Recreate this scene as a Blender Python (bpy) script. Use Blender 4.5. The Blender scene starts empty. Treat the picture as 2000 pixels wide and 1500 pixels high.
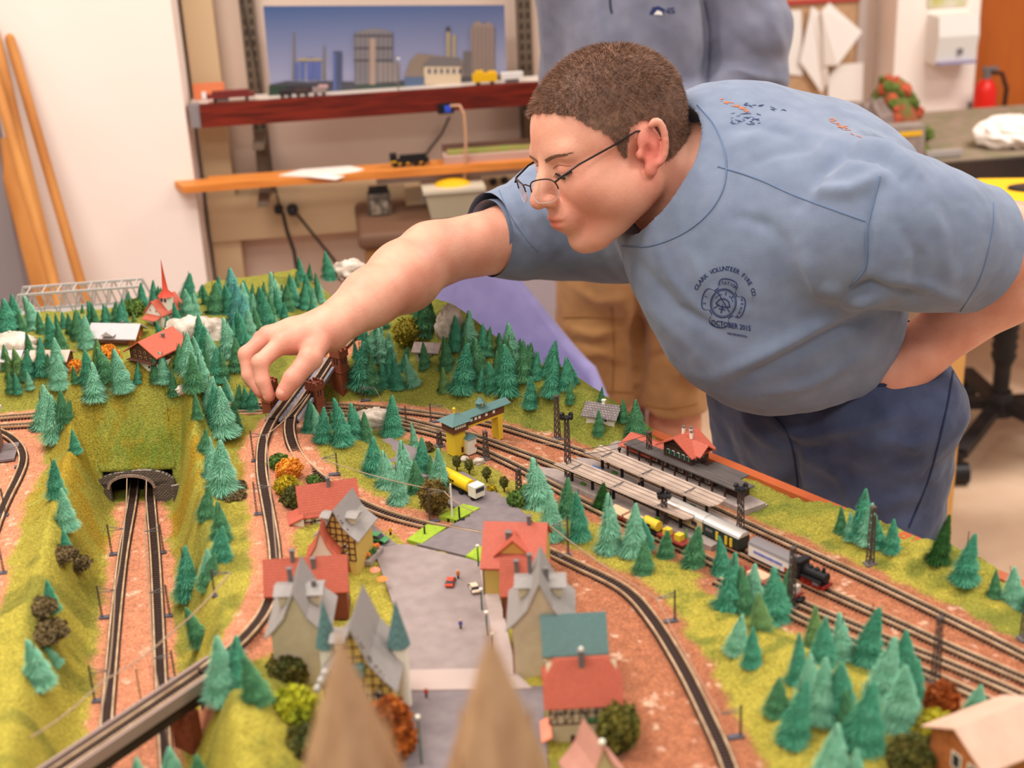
import bpy, bmesh, math, random
import numpy as np
from mathutils import Matrix, Vector, Euler, noise as mnoise
scene = bpy.context.scene
COL = scene.collection
# ---------------------------------------------------------------- camera
F = 2778.; TH = math.radians(22.7); RO = math.radians(2.6); CZ = 1.68; TZ = .92
Fw = np.array([0, math.cos(TH), -math.sin(TH)]); UU = np.array([0, math.sin(TH), math.cos(TH)]); RR = np.array([1., 0, 0])
CR = math.cos(RO)*RR - math.sin(RO)*UU; CU = math.sin(RO)*RR + math.cos(RO)*UU
CC = np.array([0, 0, CZ])
cam_d = bpy.data.cameras.new('camera'); cam = bpy.data.objects.new('camera', cam_d); COL.objects.link(cam)
cam_d.sensor_width = 36; cam_d.lens = F/2000*36; cam_d.clip_start = .05
cam_d.dof.use_dof = True; cam_d.dof.focus_distance = 1.80; cam_d.dof.aperture_fstop = 4.1
cam.matrix_world = Matrix(((CR[0], CU[0], -Fw[0], 0), (CR[1], CU[1], -Fw[1], 0), (CR[2], CU[2], -Fw[2], CZ), (0, 0, 0, 1)))
scene.camera = cam
# ---------------------------------------------------------------- light
wd = bpy.data.worlds.new('world'); scene.world = wd; wd.use_nodes = True
wd.node_tree.nodes['Background'].inputs[0].default_value = (1.0, .94, .90, 1)
wd.node_tree.nodes['Background'].inputs[1].default_value = .58
def area(name, loc, rot, sx, sy, power, col=(1, .93, .86)):
    l = bpy.data.lights.new(name, 'AREA'); l.shape = 'RECTANGLE'; l.size = sx; l.size_y = sy; l.energy = power; l.color = col
    o = bpy.data.objects.new(name, l); COL.objects.link(o); o.location = loc; o.rotation_euler = rot; return o
area('ceiling_lamp', (-.9, 1.0, 2.9), (0, 0, 0), 1.2, .5, 33)
area('ceiling_lamp', (-.9, 2.1, 2.9), (0, 0, 0), 1.2, .5, 33)
area('ceiling_lamp', (1.6, 1.2, 2.9), (0, 0, 0), 1.2, .5, 27)
area('ceiling_lamp', (1.9, 3.0, 2.9), (0, 0, 0), 1.2, .5, 62)
area('ceiling_lamp', (-.4, -.6, 2.9), (0, 0, 0), 1.2, .5, 32)
vs = scene.view_settings; vs.view_transform = 'Standard'; vs.look = 'None'; vs.gamma = 1; vs.use_curve_mapping = False; vs.exposure = 0.0

def ray(px, py): return Fw + CR*((px-1000)/F) + CU*((750-py)/F)
def P(px, py, z=TZ):
    d = ray(px, py); return CC + d*((z-CZ)/d[2])
def D(px, py, dep): return CC + ray(px, py)*dep
def proj(p):
    v = np.array(p)-CC; d = v@Fw; return (1000+F*(v@CR)/d, 750-F*(v@CU)/d, d)
def yaw(a, b): return math.atan2(b[1]-a[1], b[0]-a[0])
R = math.radians
# ---------------------------------------------------------------- materials
def lin(c):
    r = []
    for v in c[:3]:
        v = v/255.; r.append(v/12.92 if v <= .04045 else ((v+.055)/1.055)**2.4)
    return (*r, 1)
MC = {}
def mat(name, c, rough=.7, c2=None, sc=40, bump=0, bsc=None, metal=0, spec=.3, coord='Object', detail=4, stretch=None, sheen=0, sss=0, lo=.35, hi=.65, alpha=1, trans=0):
    if name in MC: return MC[name]
    m = bpy.data.materials.new(name); m.use_nodes = True; nt = m.node_tree; b = nt.nodes['Principled BSDF']
    b.inputs['Base Color'].default_value = lin(c); b.inputs['Roughness'].default_value = rough
    b.inputs['Metallic'].default_value = metal; b.inputs['Specular IOR Level'].default_value = spec
    if sheen: b.inputs['Sheen Weight'].default_value = sheen
    if sss:
        b.inputs['Subsurface Weight'].default_value = sss; b.inputs['Subsurface Radius'].default_value = (.012, .005, .003); b.inputs['Subsurface Scale'].default_value = 1
    if trans: b.inputs['Transmission Weight'].default_value = trans; b.inputs['IOR'].default_value = 1.3
    if alpha < 1: b.inputs['Alpha'].default_value = alpha
    tc = nt.nodes.new('ShaderNodeTexCoord'); src = tc.outputs[coord]
    if stretch:
        mp = nt.nodes.new('ShaderNodeMapping'); mp.inputs['Scale'].default_value = stretch; nt.links.new(src, mp.inputs[0]); src = mp.outputs[0]
    if c2:
        n = nt.nodes.new('ShaderNodeTexNoise'); n.inputs['Scale'].default_value = sc; n.inputs['Detail'].default_value = detail; nt.links.new(src, n.inputs[0])
        r = nt.nodes.new('ShaderNodeValToRGB'); r.color_ramp.elements[0].position = lo; r.color_ramp.elements[1].position = hi
        r.color_ramp.elements[0].color = lin(c); r.color_ramp.elements[1].color = lin(c2)
        nt.links.new(n.outputs[0], r.inputs[0]); nt.links.new(r.outputs[0], b.inputs['Base Color'])
    if bump:
        n = nt.nodes.new('ShaderNodeTexNoise'); n.inputs['Scale'].default_value = bsc or sc; n.inputs['Detail'].default_value = 6; nt.links.new(src, n.inputs[0])
        bp = nt.nodes.new('ShaderNodeBump'); bp.inputs['Strength'].default_value = 1; bp.inputs['Distance'].default_value = bump
        nt.links.new(n.outputs[0], bp.inputs['Height']); nt.links.new(bp.outputs[0], b.inputs['Normal'])
    MC[name] = m; return m
def brickmat(name, c1, c2, mortar, sw, sh, msize=.12, rough=.8, axis='XZ', bump=.0005):
    if name in MC: return MC[name]
    m = bpy.data.materials.new(name); m.use_nodes = True; nt = m.node_tree; b = nt.nodes['Principled BSDF']; b.inputs['Roughness'].default_value = rough
    tc = nt.nodes.new('ShaderNodeTexCoord'); sp = nt.nodes.new('ShaderNodeSeparateXYZ'); nt.links.new(tc.outputs['Object'], sp.inputs[0])
    cb = nt.nodes.new('ShaderNodeCombineXYZ')
    if axis == 'XZ':
        ad = nt.nodes.new('ShaderNodeMath'); ad.operation = 'ADD'; nt.links.new(sp.outputs[0], ad.inputs[0]); nt.links.new(sp.outputs[1], ad.inputs[1])
        nt.links.new(ad.outputs[0], cb.inputs[0]); nt.links.new(sp.outputs[2], cb.inputs[1])
    else:
        nt.links.new(sp.outputs[0], cb.inputs[0]); nt.links.new(sp.outputs[1], cb.inputs[1])
    br = nt.nodes.new('ShaderNodeTexBrick'); nt.links.new(cb.outputs[0], br.inputs[0])
    br.inputs['Color1'].default_value = lin(c1); br.inputs['Color2'].default_value = lin(c2); br.inputs['Mortar'].default_value = lin(mortar)
    br.inputs['Scale'].default_value = 1; br.inputs['Brick Width'].default_value = sw; br.inputs['Row Height'].default_value = sh; br.inputs['Mortar Size'].default_value = sh*msize
    nt.links.new(br.outputs[0], b.inputs['Base Color'])
    bp = nt.nodes.new('ShaderNodeBump'); bp.inputs['Distance'].default_value = bump; bp.invert = True
    nt.links.new(br.outputs['Fac'], bp.inputs['Height']); nt.links.new(bp.outputs[0], b.inputs['Normal'])
    MC[name] = m; return m
# ---------------------------------------------------------------- mesh builder
def rotm(rx=0, ry=0, rz=0): return Euler((rx, ry, rz)).to_matrix().to_4x4()
class MB:
    def __init__(s): s.v = []; s.f = []; s.mi = []; s.M = Matrix.Identity(4); s.cur = 0; s.smooth = []
    def add(s, vs_, fs, sm=False):
        o = len(s.v)
        for v in vs_: s.v.append(tuple(s.M @ Vector(v)))
        for f in fs: s.f.append(tuple(i+o for i in f)); s.mi.append(s.cur); s.smooth.append(sm)
        return s
    def box(s, c, d, rz=0, rx=0, ry=0):
        m = Matrix.Translation(Vector(c)) @ rotm(rx, ry, rz)
        x, y, z = d[0]/2, d[1]/2, d[2]/2
        vv = [m @ Vector((a, b, e)) for e in (-z, z) for b in (-y, y) for a in (-x, x)]
        return s.add(vv, [(0, 2, 3, 1), (4, 5, 7, 6), (0, 1, 5, 4), (2, 6, 7, 3), (0, 4, 6, 2), (1, 3, 7, 5)])
    def bar(s, a, b, w, h=None):
        a = Vector(a); b = Vector(b); d = b-a; L = d.length
        if L < 1e-9: return s
        q = d.to_track_quat('X', 'Z').to_matrix().to_4x4(); h = h or w
        m = Matrix.Translation((a+b)/2) @ q
        vv = [m @ Vector((x*L/2, y*w/2, z*h/2)) for z in (-1, 1) for y in (-1, 1) for x in (-1, 1)]
        return s.add(vv, [(0, 2, 3, 1), (4, 5, 7, 6), (0, 1, 5, 4), (2, 6, 7, 3), (0, 4, 6, 2), (1, 3, 7, 5)])
    def cyl(s, a, b, r0, r1=None, n=12, sm=True, caps=True):
        r1 = r0 if r1 is None else r1
        a = Vector(a); b = Vector(b); q = (b-a).to_track_quat('Z', 'Y').to_matrix()
        vv = []
        for p, r in ((a, r0), (b, r1)):
            for i in range(n):
                t = 2*math.pi*i/n; vv.append(p + q @ Vector((r*math.cos(t), r*math.sin(t), 0)))
        fs = [(i, (i+1) % n, n+(i+1) % n, n+i) for i in range(n)]
        s.add(vv, fs, sm)
        if caps: s.add(vv, [tuple(range(n))[::-1], tuple(range(n, 2*n))])
        return s
    def tube(s, pts, r, n=8, rs=None):
        pts = [Vector(p) for p in pts]; vv = []; N = len(pts); prev = None
        for i, p in enumerate(pts):
            t = (pts[min(i+1, N-1)]-pts[max(i-1, 0)]).normalized()
            if prev is None:
                u = t.orthogonal().normalized()
            else: u = (prev - t*prev.dot(t)).normalized()
            prev = u; w = t.cross(u); rr = rs[i] if rs else r
            for k in range(n):
                a = 2*math.pi*k/n; vv.append(p+u*rr*math.cos(a)+w*rr*math.sin(a))
        fs = [(i*n+k, i*n+(k+1) % n, (i+1)*n+(k+1) % n, (i+1)*n+k) for i in range(N-1) for k in range(n)]
        s.add(vv, fs, True); s.add(vv, [tuple(range(n))[::-1], tuple(range((N-1)*n, N*n))]); return s
    def lathe(s, prof, c=(0, 0, 0), n=24, sm=True, sx=1, sy=1):
        vv = []
        for r, z in prof:
            for k in range(n):
                a = 2*math.pi*k/n; vv.append((c[0]+r*sx*math.cos(a), c[1]+r*sy*math.sin(a), c[2]+z))
        N = len(prof)
        s.add(vv, [(i*n+k, i*n+(k+1) % n, (i+1)*n+(k+1) % n, (i+1)*n+k) for i in range(N-1) for k in range(n)], sm)
        s.add(vv, [tuple(range(n))[::-1], tuple(range((N-1)*n, N*n))]); return s
    def ell(s, c, r, n=14, m=8, jit=0, rng=None):
        vv = []; c = Vector(c); r = (r, r, r) if isinstance(r, (int, float)) else r
        for i in range(m+1):
            ph = math.pi*i/m
            for k in range(n):
                a = 2*math.pi*k/n; j = 1+(rng.uniform(-jit, jit) if jit and 0 < i < m else 0)
                vv.append((c[0]+r[0]*j*math.sin(ph)*math.cos(a), c[1]+r[1]*j*math.sin(ph)*math.sin(a), c[2]+r[2]*j*math.cos(ph)))
        return s.add(vv, [(i*n+k, (i+1)*n+k, (i+1)*n+(k+1) % n, i*n+(k+1) % n) for i in range(m) for k in range(n)], not jit)
    def prism(s, poly, a, b, axis='y'):
        # poly in 2D (u,v); extruded from a to b along axis
        n = len(poly)
        def mk(u, v, w): return {'y': (u, w, v), 'x': (w, u, v), 'z': (u, v, w)}[axis]
        vv = [mk(u, v, a) for u, v in poly]+[mk(u, v, b) for u, v in poly]
        return s.add(vv, [tuple(range(n)), tuple(range(n, 2*n))[::-1]]+[(i, n+i, n+(i+1) % n, (i+1) % n) for i in range(n)])
    def quad(s, a, b, c, d, th=0):
        if not th: return s.add([a, b, c, d], [(0, 1, 2, 3)])
        a, b, c, d = map(Vector, (a, b, c, d)); n = (b-a).cross(d-a).normalized()*th
        vv = [a, b, c, d, a-n, b-n, c-n, d-n]
        return s.add(vv, [(0, 1, 2, 3), (7, 6, 5, 4), (0, 4, 5, 1), (1, 5, 6, 2), (2, 6, 7, 3), (3, 7, 4, 0)])
    def build(s, name, mats, parent=None, fix=True):
        me = bpy.data.meshes.new(name); me.from_pydata(s.v, [], s.f)
        if not isinstance(mats, (list, tuple)): mats = [mats]
        for m in mats: me.materials.append(m)
        me.polygons.foreach_set('material_index', s.mi); me.polygons.foreach_set('use_smooth', s.smooth)
        if fix:
            bm = bmesh.new(); bm.from_mesh(me); bmesh.ops.recalc_face_normals(bm, faces=bm.faces); bm.to_mesh(me); bm.free()
        me.update(); o = bpy.data.objects.new(name, me); COL.objects.link(o)
        if parent: o.parent = parent
        return o
def npmesh(name, V, Fc, mats, parent=None, smooth=True, attrs=None):
    me = bpy.data.meshes.new(name); V = np.asarray(V, np.float32); Fc = np.asarray(Fc, np.int32)
    me.vertices.add(len(V)); me.vertices.foreach_set('co', V.ravel())
    k = Fc.shape[1]; me.loops.add(Fc.size); me.loops.foreach_set('vertex_index', Fc.ravel())
    me.polygons.add(len(Fc)); me.polygons.foreach_set('loop_start', np.arange(0, Fc.size, k, dtype=np.int32))
    me.polygons.foreach_set('loop_total', np.full(len(Fc), k, np.int32)); me.polygons.foreach_set('use_smooth', np.full(len(Fc), smooth))
    for m in (mats if isinstance(mats, (list, tuple)) else [mats]): me.materials.append(m)
    me.update(calc_edges=True)
    for an, av in (attrs or {}).items():
        if av.ndim == 2:
            a = me.attributes.new(an, 'FLOAT_COLOR', 'POINT'); a.data.foreach_set('color', np.c_[av, np.ones(len(av))].astype(np.float32).ravel())
        else:
            a = me.attributes.new(an, 'FLOAT', 'POINT'); a.data.foreach_set('value', av.astype(np.float32))
    o = bpy.data.objects.new(name, me); COL.objects.link(o)
    if parent: o.parent = parent
    return o
def tag(o, label=None, cat=None, group=None, kind=None):
    if label: o['label'] = label
    if cat: o['category'] = cat
    if group: o['group'] = group
    if kind: o['kind'] = kind
    return o
def thing(name, label, cat, loc=(0, 0, 0), rz=0, group=None, rot=None):
    o = bpy.data.objects.new(name, None); COL.objects.link(o); o.empty_display_size = .02
    o.location = Vector(loc); o.rotation_euler = rot or (0, 0, rz); return tag(o, label, cat, group)
def world(o):  # parent matrix of an empty before depsgraph runs
    return Matrix.Translation(o.location) @ o.rotation_euler.to_matrix().to_4x4()
def dup(root, loc=None, rz=None, label=None, group=None, scale=None):
    r = root.copy(); COL.objects.link(r)
    if loc is not None: r.location = Vector(loc)
    if rz is not None: r.rotation_euler = (0, 0, rz)
    if label: r['label'] = label
    if group: r['group'] = group
    if scale: r.scale = scale if hasattr(scale, '__len__') else (scale,)*3
    for ch in list(root.children):
        c = ch.copy(); COL.objects.link(c); c.parent = r
        for g in ch.children:
            d = g.copy(); COL.objects.link(d); d.parent = c
    return r
def catmull(pts, step):
    pts = [np.array(p, float) for p in pts]; pts = [2*pts[0]-pts[1]]+pts+[2*pts[-1]-pts[-2]]; out = []
    for i in range(1, len(pts)-2):
        p0, p1, p2, p3 = pts[i-1:i+3]; n = max(1, int(np.linalg.norm(p2-p1)/step))
        for k in range(n):
            t = k/n; out.append(.5*((2*p1)+(-p0+p2)*t+(2*p0-5*p1+4*p2-p3)*t*t+(-p0+3*p1-3*p2+p3)*t**3))
    out.append(pts[-2]); return np.array(out)
_rg = np.random.RandomState(7).rand(64, 64)
def vnoise(x, y):
    xi = np.floor(x).astype(int); yi = np.floor(y).astype(int); fx = x-xi; fy = y-yi
    fx = fx*fx*(3-2*fx); fy = fy*fy*(3-2*fy); g = _rg
    a = g[xi % 64, yi % 64]; b = g[(xi+1) % 64, yi % 64]; c = g[xi % 64, (yi+1) % 64]; d = g[(xi+1) % 64, (yi+1) % 64]
    return (a*(1-fx)+b*fx)*(1-fy)+(c*(1-fx)+d*fx)*fy
def fbm(x, y, s, o=4):
    r = 0; a = 1; t = 0
    for i in range(o): r = r+a*vnoise(x*s+17*i, y*s+31*i); t += a; a *= .5; s *= 2.03
    return r/t
def sstep(a, b, x):
    t = np.clip((x-a)/(b-a), 0, 1); return t*t*(3-2*t)
# ================================================================ model landscape
TR = {  # centre lines: pixel x, pixel y, height over the table plane
 'tunnel_a': [(266, 900, -.035), (262, 950, -.035), (257, 990, -.035), (241, 1080, -.035), (228, 1190, -.035), (216, 1320, -.035), (207, 1430, -.035), (195, 1600, -.035), (190, 1750, -.035)],
 'tunnel_b': [(291, 900, -.035), (292, 950, -.035), (296, 1000, -.035), (303, 1085, -.035), (309, 1200, -.035), (315, 1340, -.035), (322, 1450, -.035), (330, 1600, -.035), (335, 1750, -.035)],
 'left_main': [(533, 819, .034), (521, 842, .033), (512, 872, .03), (511, 920, .03), (519, 970, .03), (530, 1030, .03), (537, 1085, .03), (536, 1135, .03), (520, 1190, .03), (490, 1233, .03), (455, 1268, .03), (400, 1312, .03)],
 'town_loop': [(568, 817, .034), (565, 836, .033), (569, 862, .03), (583, 892, .025), (608, 920, .018), (650, 953, .01), (692, 978, .005), (760, 1007, .002), (850, 1031, 0), (936, 1048, 0), (1040, 1068, 0), (1130, 1107, 0), (1220, 1153, 0), (1276, 1214, 0), (1332, 1304, 0), (1380, 1400, 0), (1422, 1495, 0), (1450, 1600, 0)],
 'yard_a': [(-60, 822, 0), (65, 812, 0), (300, 797, 0), (510, 793, 0), (640, 793, 0), (760, 800, 0), (858, 812, 0), (925, 822, 0), (975, 833, 0), (1050, 856, 0), (1150, 889, 0), (1300, 953, 0), (1397, 997, 0), (1454, 1023, 0), (1552, 1068, 0), (1692, 1132, 0), (1832, 1199, 0), (2000, 1282, 0), (2150, 1360, 0)],
 'yard_b': [(-60, 838, 0), (65, 830, 0), (300, 812, 0), (510, 807, 0), (640, 806, 0), (760, 815, 0), (860, 838, 0), (925, 853, 0), (1000, 879, 0), (1087, 912, 0), (1230, 975, 0), (1366, 1039, 0), (1500, 1104, 0), (1574, 1139, 0), (1664, 1179, 0), (1776, 1229, 0), (1860, 1268, 0), (1972, 1316, 0), (2120, 1380, 0)],
 'yard_c': [(780, 832, 0), (850, 848, 0), (922, 873, 0), (1000, 908, 0), (1072, 946, 0), (1162, 993, 0), (1290, 1052, 0), (1400, 1103, 0), (1560, 1178, 0), (1619, 1203, 0), (1670, 1224, 0), (1760, 1262, 0), (1860, 1302, 0), (2000, 1362, 0), (2120, 1420, 0)],
 'siding': [(1400, 1135, 0), (1500, 1178, 0), (1560, 1207, 0), (1650, 1248, 0), (1800, 1312, 0), (1886, 1350, 0), (2000, 1402, 0), (2080, 1440, 0)],
 'left_loop': [(-80, 800, .02), (-20, 835, .02), (20, 855, .02), (42, 880, .02), (45, 905, .02), (34, 935, .02), (14, 975, .02), (-5, 1020, .02), (-30, 1100, .02), (-60, 1200, .02)],
 'far_a': [(622, 697, .043), (645, 672, .044), (670, 649, .045), (702, 624, .048)],
 'far_b': [(648, 700, .043), (674, 675, .044), (698, 650, .045), (722, 626, .048)],
}
TRW = {}
for k_, pl in TR.items():
    TRW[k_] = catmull([P(x, y, TZ+h) for x, y, h in pl], .012)
BUMP = [  # pixel of the top, height, radius x, radius y
 (285, 800, .078, .13, .062), (385, 870, .03, .05, .16), (390, 1000, .022, .05, .2), (110, 900, .02, .10, .12), (90, 1150, .02, .09, .2), (60, 745, .03, .16, .05),
 (330, 640, .014, .12, .08), (430, 590, .008, .12, .06), (570, 575, .012, .10, .09), (660, 555, .016, .05, .05), (180, 660, .012, .14, .08), (40, 670, .014, .1, .08), (470, 690, .02, .08, .1), (430, 780, .03, .06, .05),
 (800, 640, .055, .065, .06), (880, 660, .045, .06, .08), (960, 690, .045, .07, .08), (1060, 745, .045, .07, .05), (1130, 800, .03, .06, .05), (1190, 835, .014, .05, .05),
 (650, 870, .012, .06, .05), (500, 1420, .045, .07, .09), (430, 1320, .02, .05, .04),
 (1500, 1220, .012, .07, .10), (1640, 1350, .014, .10, .10), (1300, 1110, .008, .05, .10),
 (1850, 1090, .014, .06, .05), (1650, 1020, .01, .07, .05),
]
def xedge(y): return .155+(1.659-y)*.8174
XL, Y0, Y1, NX, NY = -1.15, .62, 2.28, 640, 560
uu, vv = np.meshgrid(np.linspace(0, 1, NX), np.linspace(0, 1, NY))
GY = Y0+(Y1-Y0)*vv; GX = XL+(xedge(GY)-XL)*uu
H = np.zeros_like(GX)
H += .03*sstep(-.13, -.27, GX)*sstep(1.74, 1.66, GY) + .016*sstep(1.83, 1.90, GY)*sstep(-.30, -.36, GX)
for px, py, h, rx, ry in BUMP:
    c = P(px, py, TZ+h*.6); H += h*np.exp(-((GX-c[0])/rx)**2-((GY-c[1])/ry)**2)
H += (fbm(GX, GY, 14)-.5)*.022*sstep(-.02, .04, np.abs(H)) + (fbm(GX+5, GY, 60, 3)-.5)*.004
H -= .075*sstep(2.15, 2.19, GY)*sstep(-.50, -.56, GX)
Hfree = H.copy()
ball = np.zeros_like(H)
def dist_track(pl, X, Y):
    best = np.full(X.shape, 9.); hh = np.zeros(X.shape)
    lo = pl.min(0)-.16; hi = pl.max(0)+.16
    m = (X > lo[0]) & (X < hi[0]) & (Y > lo[1]) & (Y < hi[1])
    xs = X[m]; ys = Y[m]; b = np.full(xs.shape, 9.); z = np.zeros(xs.shape)
    for i in range(len(pl)-1):
        a, c = pl[i], pl[i+1]; d = c[:2]-a[:2]; L = d@d+1e-12
        t = np.clip(((xs-a[0])*d[0]+(ys-a[1])*d[1])/L, 0, 1); q = np.hypot(xs-a[0]-d[0]*t, ys-a[1]-d[1]*t)
        k = q < b; b[k] = q[k]; z[k] = (a[2]+(c[2]-a[2])*t)[k]
    best[m] = b; hh[m] = z; return best, hh
WID = {'tunnel_a': (.015, .05), 'tunnel_b': (.015, .045), 'left_main': (.021, .08), 'town_loop': (.026, .06), 'yard_a': (.022, .05), 'yard_b': (.03, .06), 'yard_c': (.022, .05), 'siding': (.018, .05), 'left_loop': (.024, .06), 'far_a': (.02, .05), 'far_b': (.02, .05)}
order = ['far_a', 'far_b', 'left_loop', 'left_main', 'town_loop', 'yard_a', 'yard_b', 'yard_c', 'siding', 'tunnel_a', 'tunnel_b']
TD = {}
for k_ in order:
    d, hz = dist_track(TRW[k_], GX, GY); hz = hz-TZ; TD[k_] = d; f, b = WID[k_]
    if k_[:4] == 'yard': m = 1-sstep(f, f+b, d)
    else: m = 1-sstep(f, f+b, d)
    if k_[:4] != 'tunn': H = H*(1-m)+(hz-.0025)*m
    ball = np.maximum(ball, 1-sstep(f-.004, f+.008, d+(fbm(GX, GY, 40, 3)-.5)*.02))
# the tunnel: the hill closes again behind the portal
PORT = P(265, 975, TZ-.035); yportal = PORT[1]
# town basin flat
tb = P(860, 1250); tm = np.exp(-(((GX-tb[0])/.16)**2+((GY-tb[1])/.30)**2)**2)
H = H*(1-tm)+0*tm*H
tunnel_w = np.minimum(TD['tunnel_a'], TD['tunnel_b'])
d = TD['left_main']; m = (1-sstep(.03, .08, d))*sstep(-.235, -.25, GX)*(GY > 1.17); H = H*(1-m)+(.03-.0025)*m
beyond = np.clip(GY-yportal, 0, 1)
Hpre = H.copy(); m = (1-sstep(.020, .070, tunnel_w))*(GY < yportal+.125); H = H*(1-m)+(-.035-.0025)*m
# yard belly between the tracks is ballast, and so is the ground inside the town loop
def inpoly(X, Y, poly):
    r = np.zeros(X.shape, bool); n = len(poly)
    for i in range(n):
        x1, y1 = poly[i][:2]; x2, y2 = poly[(i+1) % n][:2]
        c = ((y1 > Y) != (y2 > Y)) & (X < (x2-x1)*(Y-y1)/(y2-y1+1e-12)+x1); r ^= c
    return r
for poly in ([(880, 825), (960, 830), (1180, 900), (1400, 1000), (1700, 1140), (2100, 1340), (2100, 1440), (1900, 1345), (1560, 1190), (1150, 985), (900, 870)],
             [(1130, 1120), (1250, 1200), (1330, 1320), (1400, 1470), (1400, 1560), (1180, 1540), (1100, 1300), (1080, 1120)],
             [(700, 985), (840, 1035), (800, 1075), (720, 1010)], [(520, 830), (575, 830), (560, 920), (620, 1000), (560, 1040), (525, 930)],
             [(500, 1110), (530, 1180), (450, 1270), (420, 1250), (480, 1170)],
             [(-60, 850), (40, 850), (45, 960), (40, 1080), (-60, 1200)], [(250, 965), (300, 965), (320, 1350), (330, 1700), (200, 1700), (215, 1350)]):
    w = [P(x, y, TZ+(.03 if x < 640 and y < 1300 and x > 400 else 0)) if x > 330 or x < 100 else P(x, y, TZ-.035) for x, y in poly]
    ip = inpoly(GX+(fbm(GX, GY, 30, 3)-.5)*.02, GY+(fbm(GX+3, GY, 30, 3)-.5)*.02, w)
    ball = np.maximum(ball, ip)
# keep the yard flat
yp = [P(x, y) for x, y in ((880, 815), (960, 825), (1180, 890), (1400, 990), (1700, 1130), (2100, 1330), (2100, 1450), (1560, 1200), (1150, 990), (900, 880))]
ip = inpoly(GX, GY, yp); H[ip] = -.0025
# ballast unevenness
H += (fbm(GX, GY, 180, 2)-.5)*.0015+(fbm(GX+3, GY+1, 110, 3)-.5)*.006*(1-np.clip(ball, 0, 1))*(1-ip)
def _interp(A, x, y):
    y = np.clip(y, Y0+1e-6, Y1-1e-6); u = np.clip((x-XL)/(xedge(y)-XL), 0, 1-1e-6)*(NX-1); v = (y-Y0)/(Y1-Y0)*(NY-1)
    i = int(u); j = int(v); fu = u-i; fv = v-j
    return (A[j, i]*(1-fu)+A[j, i+1]*fu)*(1-fv)+(A[j+1, i]*(1-fu)+A[j+1, i+1]*fu)*fv
# surface used for placing things = open ground, hill cap over the tunnel
Hsurf = np.where(GY >= yportal, np.minimum(Hpre, np.maximum(H, .003+1.25*beyond)), H)
core = (GY >= yportal) & (tunnel_w < .031)
capmask = (GY >= yportal-.001) & (tunnel_w < .037) & (GY < 1.74)
H = np.where(core, -.0375, Hsurf); Hplace = Hsurf; Hcap = Hsurf
def ground(x, y): return TZ+float(_interp(Hplace, x, y))
def hit(px, py, lift=0):
    d = ray(px, py); t = .55/-d[2]; pz = None
    for _ in range(1400):
        p = CC+d*t
        if p[2] < TZ+.2:
            g = ground(p[0], p[1])
            if p[2] <= g: break
        t += .0015
    p = CC+d*t; return np.array((p[0], p[1], ground(p[0], p[1])+lift))
# colours of the flock
n1 = fbm(GX, GY, 9); n2 = fbm(GX+9, GY+3, 45); n3 = fbm(GX+2, GY+7, 130, 2)
def lc(c): return np.array(lin(c)[:3])
yel = lc((176, 160, 66)); mid = lc((130, 128, 54)); drk = lc((90, 98, 44)); och = lc((158, 124, 32))
ty = np.clip(sstep(1.75, 1.2, GY)*.75+.15-.35*sstep(.0, .3, GX)*sstep(1.2, 1.5, GY)-.25*sstep(-.25, -.1, GX)*sstep(1.5, 1.65, GY), 0, 1)[..., None]
g = mid*(1-ty)+yel*ty
w = sstep(.48, .66, n1*.5+n2*.5)[..., None]; g = g*(1-w*.55)+drk*w*.55
c_ = P(275, 830, TZ+.08); w = (np.exp(-((GX-c_[0])/.16)**2-((GY-c_[1])/.12)**2)*sstep(.42, .55, n2))[..., None]; g = g*(1-w)+och*w
c_ = P(275, 925, TZ+.02); w = (np.exp(-((GX-c_[0])/.08)**2-((GY-yportal-.018)/.028)**2)*sstep(.2, .5, n3*.5+n2*.5))[..., None]*.85; g = g*(1-w)+lc((92, 112, 40))*w  # mound shading above the portal, put into the flock as darker green
w = (sstep(.0, .1, GX)*sstep(.95, 1.0, GY)*sstep(.42, .6, n2))[..., None]*.35; g = g*(1-w)+lc((90, 110, 45))*w
b1 = lc((204, 134, 102)); b2 = lc((166, 104, 74)); tb_ = np.clip(sstep(-.3, .15, GX)*.9, 0, 1)[..., None]; bc = b1*(1-tb_)+b2*tb_  # ballast darker to the right: stone tone plus light falloff put in
bc = bc*(.82+.36*n3[..., None]); w = sstep(.70, .80, fbm(GX+11, GY, 90, 3))[..., None]*.6; bc = bc*(1-w)+lc((238, 200, 170))*w
ball = np.clip(ball, 0, 1)
cm = (np.where(capmask & (GY > yportal), 0, 1)*ball)[..., None]; col = g*(1-cm)+bc*cm
colc = g
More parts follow.
